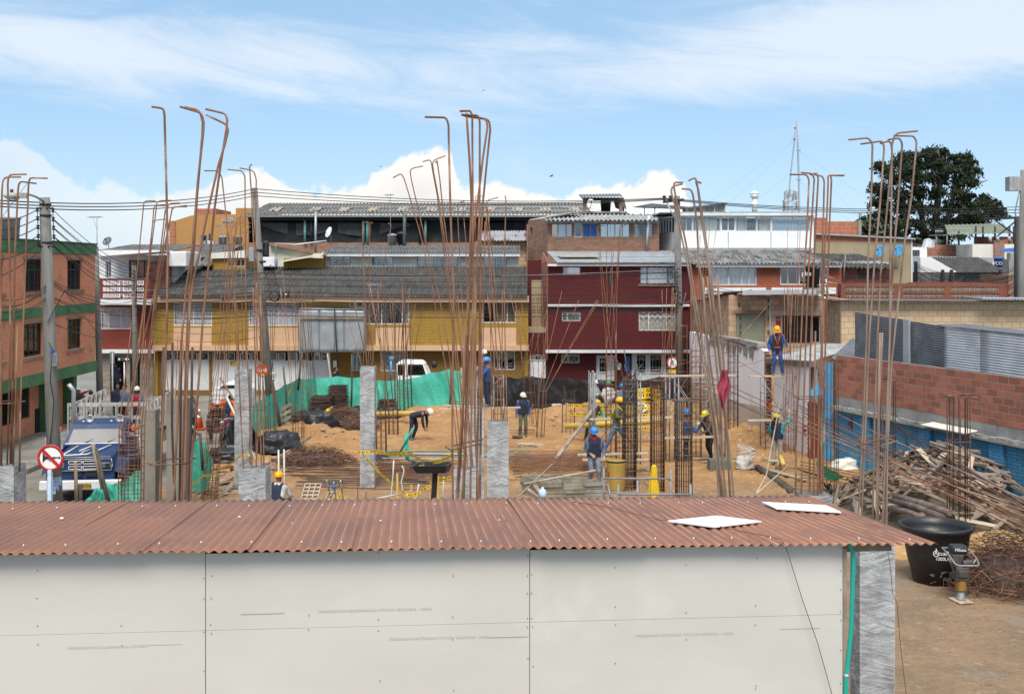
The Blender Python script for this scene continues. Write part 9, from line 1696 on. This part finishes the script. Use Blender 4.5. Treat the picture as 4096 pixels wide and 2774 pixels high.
for x in(1973,2014):MB().tube([(wx(x,43.3),43.3,.03),W(x,1500,43.3)],.024,7).build('post',M['tube'],o)
for y in(1500,1545,1598,1632,1655,1680):MB().tube([W(1973,y,43.3),W(2014,y,43.3)],.016,6).build('rung',M['tube'],o)
MB().tube([W(1962,1548,43.2),W(2012,1505,43.2)],.02,6).build('brace',M['tube'],o)
plank('long plank under the boots of the worker in blue overalls',1755,1636,2082,1629,43); plank('second plank just behind the one under the worker in blue overalls',1770,1620,2040,1634,43.6)
scaffold('grey scaffold frame around the worker in green hoodie',43.2,2362,2380,1490,.9,7,False); scaffold('tubular scaffold spanning behind the round heavy cages',40.2,2377,2562,1492,1.0,4,True); scaffold('tubular scaffold between the hooked cages and the white wall',40.6,2678,2714,1500,1.0,5,False); scaffold('wide braced scaffold around the worker in brown shirt',40.8,2716,2900,1505,1.0,4,True); scaffold('tall braced scaffold carrying the worker on the high plank',43.8,3062,3230,1506,.9,5,True)
plank('low plank under the feet of the worker in camouflage',2310,1818,2592,1812,38.3); plank('plank at waist height between the round cages',2360,1676,2690,1668,40.3); plank('short plank on the ground behind the yellow drum',2330,1838,2595,1838,38.9,.2); plank('plank crossing behind the heavy cage nearest the roof',2590,1752,2880,1745,40.6,.26); plank('high plank on the left of the white wall',2640,1503,2940,1501,40.7,.26); plank('high plank carrying the worker in harness',2996,1505,3290,1500,43.9,.34); plank('short low plank beside the woman in teal',2990,1681,3135,1678,43.6,.26)
mb=MB(); mb.beam(W(3060,1605,43.4),W(3062,1720,43.4),.09,.05); tag(mb.build('red_flag_tag',M['red']),'red painted batten tied to the tall scaffold','batten')if False else None
# pink cloth
pk=MB(); pk.grid(lambda u,v:W(2868+44*(.5+(u-.5)*(.45+.55*sin(pi*min(1,.15+(1-v)*.9))))+10*v+5*sin(v*9+u*3),1635-(1635-1480)*v,14.9)+V((0,.06*sin(u*9),.03*sin(u*12)*(1-v))),14,18); tag(pk.build('pink_rag',mk('pink_cloth',(.46,.075,.12),.9,(.34,.05,.085),8,bump=.5)),'bright pink rag hanging on the pale slanting bars','rag')
# caution tapes
def tape(label,pts,w_=.075,n=12):
 mb=MB(); P_=[]
 for i in range(len(pts)-1):
  a,b_=W(*pts[i]),W(*pts[i+1]); sg=.02*(a-b_).length
  for k in range(n+(i==len(pts)-2)):t_=k/n; P_.append((a.lerp(b_,t_)-V((0,0,sg*4*t_*(1-t_))),sin(i*2+t_*5)*.5))
 Ls=[0]
 for i in range(1,len(P_)):Ls.append(Ls[-1]+(P_[i][0]-P_[i-1][0]).length)
 m_=max(8,int(Ls[-1]/.045)); Q=[]
 for k in range(m_+1):
  s_=Ls[-1]*k/m_; i=max(1,next((j for j in range(len(Ls))if Ls[j]>=s_),len(Ls)-1)); f=(s_-Ls[i-1])/max(1e-6,Ls[i]-Ls[i-1]); Q.append((P_[i-1][0].lerp(P_[i][0],f),P_[i-1][1]+(P_[i][1]-P_[i-1][1])*f))
 rows=[-.5,-.22,.22,.5]
 for k in range(m_+1):
  p_,tw=Q[k]
  for r_ in rows:mb.v.append(tuple(p_+V((0,sin(tw)*r_*w_*.6,r_*w_*max(.35,cos(tw*.8))))))
 for k in range(m_):
  for r_ in range(3):i=k*4+r_; mb.f.append((i,i+4,i+5,i+1)); mb.m.append(1 if(r_==1 and(k%8)in(0,2,3,5))else 0); mb.s.append(False)
 return tag(mb.build('caution_tape',[M['yellow'],M['iron']]),label,'tape')
tape('yellow caution tape stretched from the isolated column to the central bars',[(1436,1808,35.8),(1500,1803,35.7),(1640,1808,33),(1812,1818,23)],.09); tape('yellow caution tape sagging from the isolated column to the wooden pegs',[(1448,1812,35.6),(1500,1870,34.6),(1560,1925,33.6),(1622,1975,32.9),(1645,1982,32.9)],.085); tape('yellow caution tape rising from the pegs to the black basin post',[(1645,1982,32.9),(1705,1952,32.7),(1755,1915,32.5),(1806,1908,31.5)],.085)
tape('yellow caution tape tied round the slim column and led down left',[(1005,1818,35.8),(960,1824,35.7),(880,1872,33),(810,1900,29),(757,1935,26)],.06); tape('torn yellow tape knotted on the bottle capped bars',[(1320,2000,31),(1350,1985,31),(1375,1965,31),(1382,1990,31)],.07)
for i,(y0,y1)in enumerate([(1620,1632),(1652,1660),(1702,1712)]):tape(['top yellow tape round the bar enclosure, front side','middle yellow tape round the bar enclosure, front side','lowest yellow tape round the bar enclosure, front side'][i],[(2272+i*8,y0,47.5),(2370,y0+3,46.5),(2470,y1-4,46.2),(2620,y1-2,45.5)],.12)
for i,(y0,y1)in enumerate([(1560,1568),(1580,1592),(1600,1625)]):tape(['highest yellow tape fluttering right of the round heavy cage','second yellow tape fluttering right of the round heavy cage','third yellow tape fluttering right of the round heavy cage'][i],[(2548,y0,47),(2600,y1-14,47),(2644,y1-2,46.6)],.14 if i!=1 else .3)
tape('yellow tape tied to the dark post at the green tarpaulin',[(1172,1530,52),(1160,1560,51.5),(1150,1585,51.4)],.12)
# bottles on bars
for i,(xb_,yb_,xt,yt,lb)in enumerate([(1350,2010,1312,1945,'bar capped with an upturned clear bottle, left of three'),(1362,2010,1338,1955,'bar capped with a blue labelled bottle, middle of three'),(1390,2015,1366,1948,'bar capped with a clear bottle, right of three')]):
 a,b_=V((wx(xb_,31),31,0)),W(xt,yt,31); o=thing('bottle_capped_bar',lb,'rebar',a); MB().tube([a,b_],.012,6).build('rebar',M['rust_dark'],o); d_=(b_-a).normalized(); bo=MB().lathe(b_-d_*.12,[(.02,0),(.022,.05),(.05,.12),(.052,.28),(.05,.30),(.04,.315)],14,axis=d_).build('bottle',M['glass_pale'],o)
 if i==1:MB().lathe(b_+d_*.02,[(.0535,0),(.0535,.08)],14,axis=d_).build('label',M['blue'],bo)
pb=thing('soft_drink_bottle','yellow labelled plastic bottle lying on the stirrup heap','bottle',W(1303,1642,45.5)); a=W(1297,1652,45.5); d_=V((.7,0,.55)).normalized(); MB().lathe(a,[(.06,0),(.065,.05),(.065,.26),(.03,.36),(.025,.40)],14,axis=d_).build('bottle_body',M['glass_pale'],pb); MB().lathe(a+d_*.1,[(.067,0),(.067,.14)],14,axis=d_).build('label',M['yellow'],pb)
# crates of formwork trays
for i,(x0,y0,x1,y1,n1,n2,lb)in enumerate([(1205,1942,1270,1995,3,4,'wooden compartment tray leaning behind the roof edge'),(1300,1975,1330,2000,2,2,'small wooden compartment tray beside the bottle capped bars')]):
 Y_=31; mb=MB(); a=W(x0,y1,Y_); u_=W(x1,y1,Y_)-a; v_=W(x0+8,y0,Y_)-a+V((0,.3,0))
 for k in range(n1+1):mb.beam(a+u_*k/n1,a+u_*k/n1+v_,.025,.07,up=(0,-1,0))
 for k in range(n2+1):mb.beam(a+v_*k/n2,a+v_*k/n2+u_,.025,.07,up=(0,-1,0))
 mb.add([a+V((0,.05,0)),a+u_+V((0,.05,0)),a+u_+v_+V((0,.05,0)),a+v_+V((0,.05,0))],[(0,1,2,3)]); tag(mb.build('compartment_tray',M['timber_new']),lb,'tray')
bp_=thing('basin_stand','black oblong basin on a slanting black post','basin',V((wx(1722,26.5),26.5,0))); c_=W(1729,1868,26.5); mb=MB()
def rr(hx,hy,z,r_=.12,n_=6):
 out_=[]
 for cx_,cy_,a0 in((hx-r_,hy-r_,0),(-hx+r_,hy-r_,90),(-hx+r_,-hy+r_,180),(hx-r_,-hy+r_,270)):
  for k in range(n_):a=R(a0+90*k/(n_-1)); out_.append(V((cx_+r_*cos(a),cy_+r_*sin(a),z)))
 return out_
mt=Matrix.Rotation(R(-3),3,'Y')@Matrix.Rotation(R(-16),3,'Z'); R_=[rr(.36,.22,-.10),rr(.42,.28,.06),rr(.44,.30,.075),rr(.42,.28,.085),rr(.38,.24,.075),rr(.34,.20,-.06)]; vs=[c_+mt@p_ for r_ in R_ for p_ in r_]; nR=len(R_[0])
mb.add(vs,[(i*nR+j,i*nR+(j+1)%nR,(i+1)*nR+(j+1)%nR,(i+1)*nR+j)for i in range(5)for j in range(nR)]+[tuple(reversed(range(nR))),tuple(5*nR+j for j in range(nR))],0,False); mb.build('basin',M['black'],bp_); mb=MB(); mb.beam(V((wx(1722,26.5)-.03,26.5,0)),W(1741,1888,26.5),.12,.12); mb.build('post',M['black'],bp_,bevel=.02); mb=MB(); q=W(1686,1862,26.35); mb.box(q.x-.06,q.y-.01,q.z-.015,q.x+.06,q.y,q.z+.015); mb.build('yellow_label',M['yellow'],bp_)
# generator box, pegs, log, drain, wheelbarrow
gb=thing('tool_chest','low grey green tool chest with hose coils beside the pale bars','chest',gz(2910,1885)); q=gz(2905,1890); mb=MB(); mb.box(q.x-.55,q.y,.03,q.x+.15,q.y+.5,.42); mb.build('chest_body',mk('olive_chest',(.14,.15,.115),.7),gb,bevel=.02); mb=MB(); mb.box(q.x+.16,q.y+.05,.03,q.x+.5,q.y+.45,.36); mb.build('drawer',M['drum'],gb)
mb=MB(); q=gz(2985,1880)+V((0,0,.5))
for k in range(6):mb.tube([q+V((.3*cos(a*pi/10)*(1+.1*rnd(-1,1)),.2*sin(a*pi/10),.05*k-.12+.08*sin(a*pi/10+k)))for a in range(21)],.014,5)
tag(mb.build('hose_coil',M['pvc']),'coil of pale hose thrown over the white rubble bag','hose')
for i,(x,y0,y1)in enumerate([(2890,1810,1845),(3052,1810,1855)]):q=G(x,y1); MB_=MB(); MB_.tube([q,q+V((0,0,(y1-y0)/F*q.y))],.045,10); tag(MB_.build('yellow_pipe',M['pvcyel']),['upright yellow pipe stub behind the tool chest','upright yellow pipe stub right of the rubble bag'][i],'pipe')
tb_(fillet([W(3072,1880,40),W(3075,1842,40),W(3112,1842,40),W(3114,1878,40)],.05),.025,'pvc','white_pipe','white pipe bent like a hoop at the feet of the woman in teal','pipe'); tb_([W(3122,1824,39.5),W(3136,1862,39)],.075,'pvcyel','yellow_pipe','fat short yellow pipe beside the woman in teal','pipe',12)
tb_([G(3030,1886)+V((0,0,.12)),G(3095,1925)+V((0,0,.12)),G(3175,1985)+V((0,0,.12))],[.13,.125,.12],'bark','long_log','long dark log lying on the soil before the woman in teal','log',10); tb_([W(3025,1972,30.5),W(3065,1900,33),W(3140,1500,43.3)],.02,'timber_new','long_batten','very long pale batten leaning up against the tall scaffold','batten',6); tb_([W(3028,1972,30.5),W(3180,1838,36.5)],.02,'timber_new','long_batten','short pale batten lying from the soil to the cage','batten',6)
tb_([W(2930,1745,47.5),W(2970,1822,43.5)],.06,'bark','prop_pole','dark prop leaning on the foot of the white wall','pole')
wbq=gz(3290,1955); wb_=thing('wheelbarrow','green wheelbarrow tipped up beside the dark cage','wheelbarrow',wbq); wq=V((wx(3290,35.4)-.05,34.9,.05)); mb=MB(); R_=[rr(.22,.15,.0,.06,4),rr(.40,.27,.28,.08,4),rr(.42,.29,.29,.08,4),rr(.38,.25,.27,.08,4),rr(.20,.13,.02,.05,4)]; mt=Matrix.Rotation(R(28),3,'Y'); vs=[wq+V((0,0,.55))+mt@p_ for r_ in R_ for p_ in r_]; nR=len(R_[0]); mb.add(vs,[(i*nR+j,i*nR+(j+1)%nR,(i+1)*nR+(j+1)%nR,(i+1)*nR+j)for i in range(4)for j in range(nR)]+[tuple(reversed(range(nR)))],0,False); mb.build('tray',mk('barrow_green',(.02,.30,.15),.5),wb_); wheel(wb_,wq+V((.1,-.1,.2)),.2,.08); mb=MB(); mb.tube([wq+V((.1,-.1,.2)),wq+V((-.2,0,.6)),wq+V((-.7,.1,.75))],.018,6); mb.tube([wq+V((.1,.15,.2)),wq+V((-.2,.2,.6)),wq+V((-.7,.3,.75))],.018,6); mb.build('frame',M['iron'],wb_)
bag('pale yellow cloth dumped beside the green wheelbarrow',3385,1885,.55,.4,.28,12,'cream','cloth_heap','cloth')
for i,(x,y,x1,y1,w_)in enumerate([(3080,1900,3220,1945,.16),(3100,1880,3200,1890,.12),(2770,1858,2880,1848,.14),(2800,1866,2960,1850,.12),(3000,1842,3080,1846,.12),(2095,1798,2150,1800,.1),(2090,1785,2125,1790,.08),(2040,1738,2140,1740,.08)]):a,b_=gz(x,y)+V((0,0,.06)),gz(x1,y1)+V((0,0,.06)); mb=MB(); mb.beam(a,b_,w_,.04); tag(mb.build('loose_board',M['timber' if i%2 else 'timber_new']),'loose board lying on the soil of the site','board','loose boards on the soil')
mb=MB(); q=gz(2120,1795);
for k in range(3):mb.obox(q+V((rnd(-.15,.15),rnd(-.1,.1),.03+.03*k)),V((.34,.08*rnd(-1,1),0)),V((-.03,.14,0)),V((0,0,.012)))
tag(mb.build('board_scrap_pile',M['timber_new']),'small pile of splintered ply left of the mesh mats','board pile')
mb=MB(); q=gz(2070,1762); mb.tube([q+V((-.2,0,.07)),q+V((.2,0,.07))],.07,9); tag(mb.build('log_stub',M['bark']),'short dark log by the boots of the worker in green trousers','log')
bl2=MB(); q=gz(2370,1745); bl2.box(q.x-.7,q.y+.5,0,q.x+1.6,q.y+.75,.32); tag(bl2.build('concrete_beam',M['conc']),'low grey concrete beam behind the worker in green hoodie','beam'); bl2=MB(); q=G(2690,1640); bl2.box(q.x-.9,q.y,0,q.x+.5,q.y+.3,.5); tag(bl2.build('concrete_block',M['conc']),'grey concrete kerb block before the black plastic fence','block')
la=thing('pallet_ladder','grey wooden pallet frame leaning on the green tarpaulin','pallet',gz(1140,1690)); mb=MB()
for k in range(4):mb.beam(W(1124,1640+k*22,48.6),W(1162,1614+k*26,48.6),.14,.05,up=(0,-1,0))
for x in(1130,1156):mb.beam(W(x,1625,48.7),W(x+4,1706,48.7),.09,.05,up=(0,-1,0))
mb.build('slats',M['timber'],la)
for i in range(18):a=gz(rnd(1135,1180),rnd(1680,1702)); tb_([a+V((0,0,.08)),gz(rnd(1200,1245),rnd(1655,1690))+V((0,0,.35))],.013,'rust' if i%2 else 'steel','rebar','dark bar in the bundle leaning behind the black sheet','rebar',5,'bars leaning behind the black sheet')
for i in range(30):
 p_=gz(rnd(790,960),rnd(1930,2000)); th=rnd(0,3.1); d_=V((cos(th),sin(th),rnd(-.1,.3)))*rnd(.15,.4); tb_([p_-d_+V((0,0,.08)),p_+V((0,0,.12)),p_+d_+V((0,0,.08))],rnd(.008,.016),'timber_new','dry_twig','pale dry twig lying by the leaning square cage','twig',4,'dry twigs by the leaning cage')
for i in range(20):
 p_=gz(rnd(2560,2640),rnd(1890,1960)); th=rnd(0,3.1); d_=V((cos(th),sin(th),rnd(-.1,.3)))*rnd(.15,.4); tb_([p_-d_+V((0,0,.05)),p_+d_+V((0,0,.1))],rnd(.008,.014),'timber_new','dry_twig','pale stick lying behind the yellow drum','twig',4,'sticks behind the yellow drum')
for i,(x,y,x1,y1)in enumerate([(860,1905,930,1895),(850,1930,900,1920),(880,1952,940,1935),(895,1995,945,1950)]):a,b_=gz(x,y)+V((0,0,.1)),gz(x1,y1)+V((0,0,.15)); mb=MB(); mb.beam(a,b_,.16,.05); tag(mb.build('scrap_board',M['redbrown' if i<1 else 'timber']),'scrap board lying left of the wide wrapped column','board','scrap boards by the wide wrapped column')
tb_([W(905,1585,37),W(960,1700,36.6),W(1035,1865,36)],.035,'pvc','bamboo_pole','long pale spotted pole leaning before the slim column','pole'); tb_([W(880,1510,38),W(938,1600,37.5)],.03,'timber','bamboo_pole','short slanting pole above the long pale one','pole')
# concrete footing pads where bars start just behind the roof
pd=MB(); pd.box(wx(3175,18.2),17.2,0,wx(3330,18.2),18.6,.02);
for i in range(60):
 x,y=rnd(4.6,8.8),rnd(17.6,24); p_=V((x,y,gh(x,y))); o=dup(sp0); r_=rnd(.008,.028); o.location=p_; o.scale=(r_,r_,r_*.6); tag(o,'crumb of dark soil scattered on the packed ground','clod','clods on the packed ground')
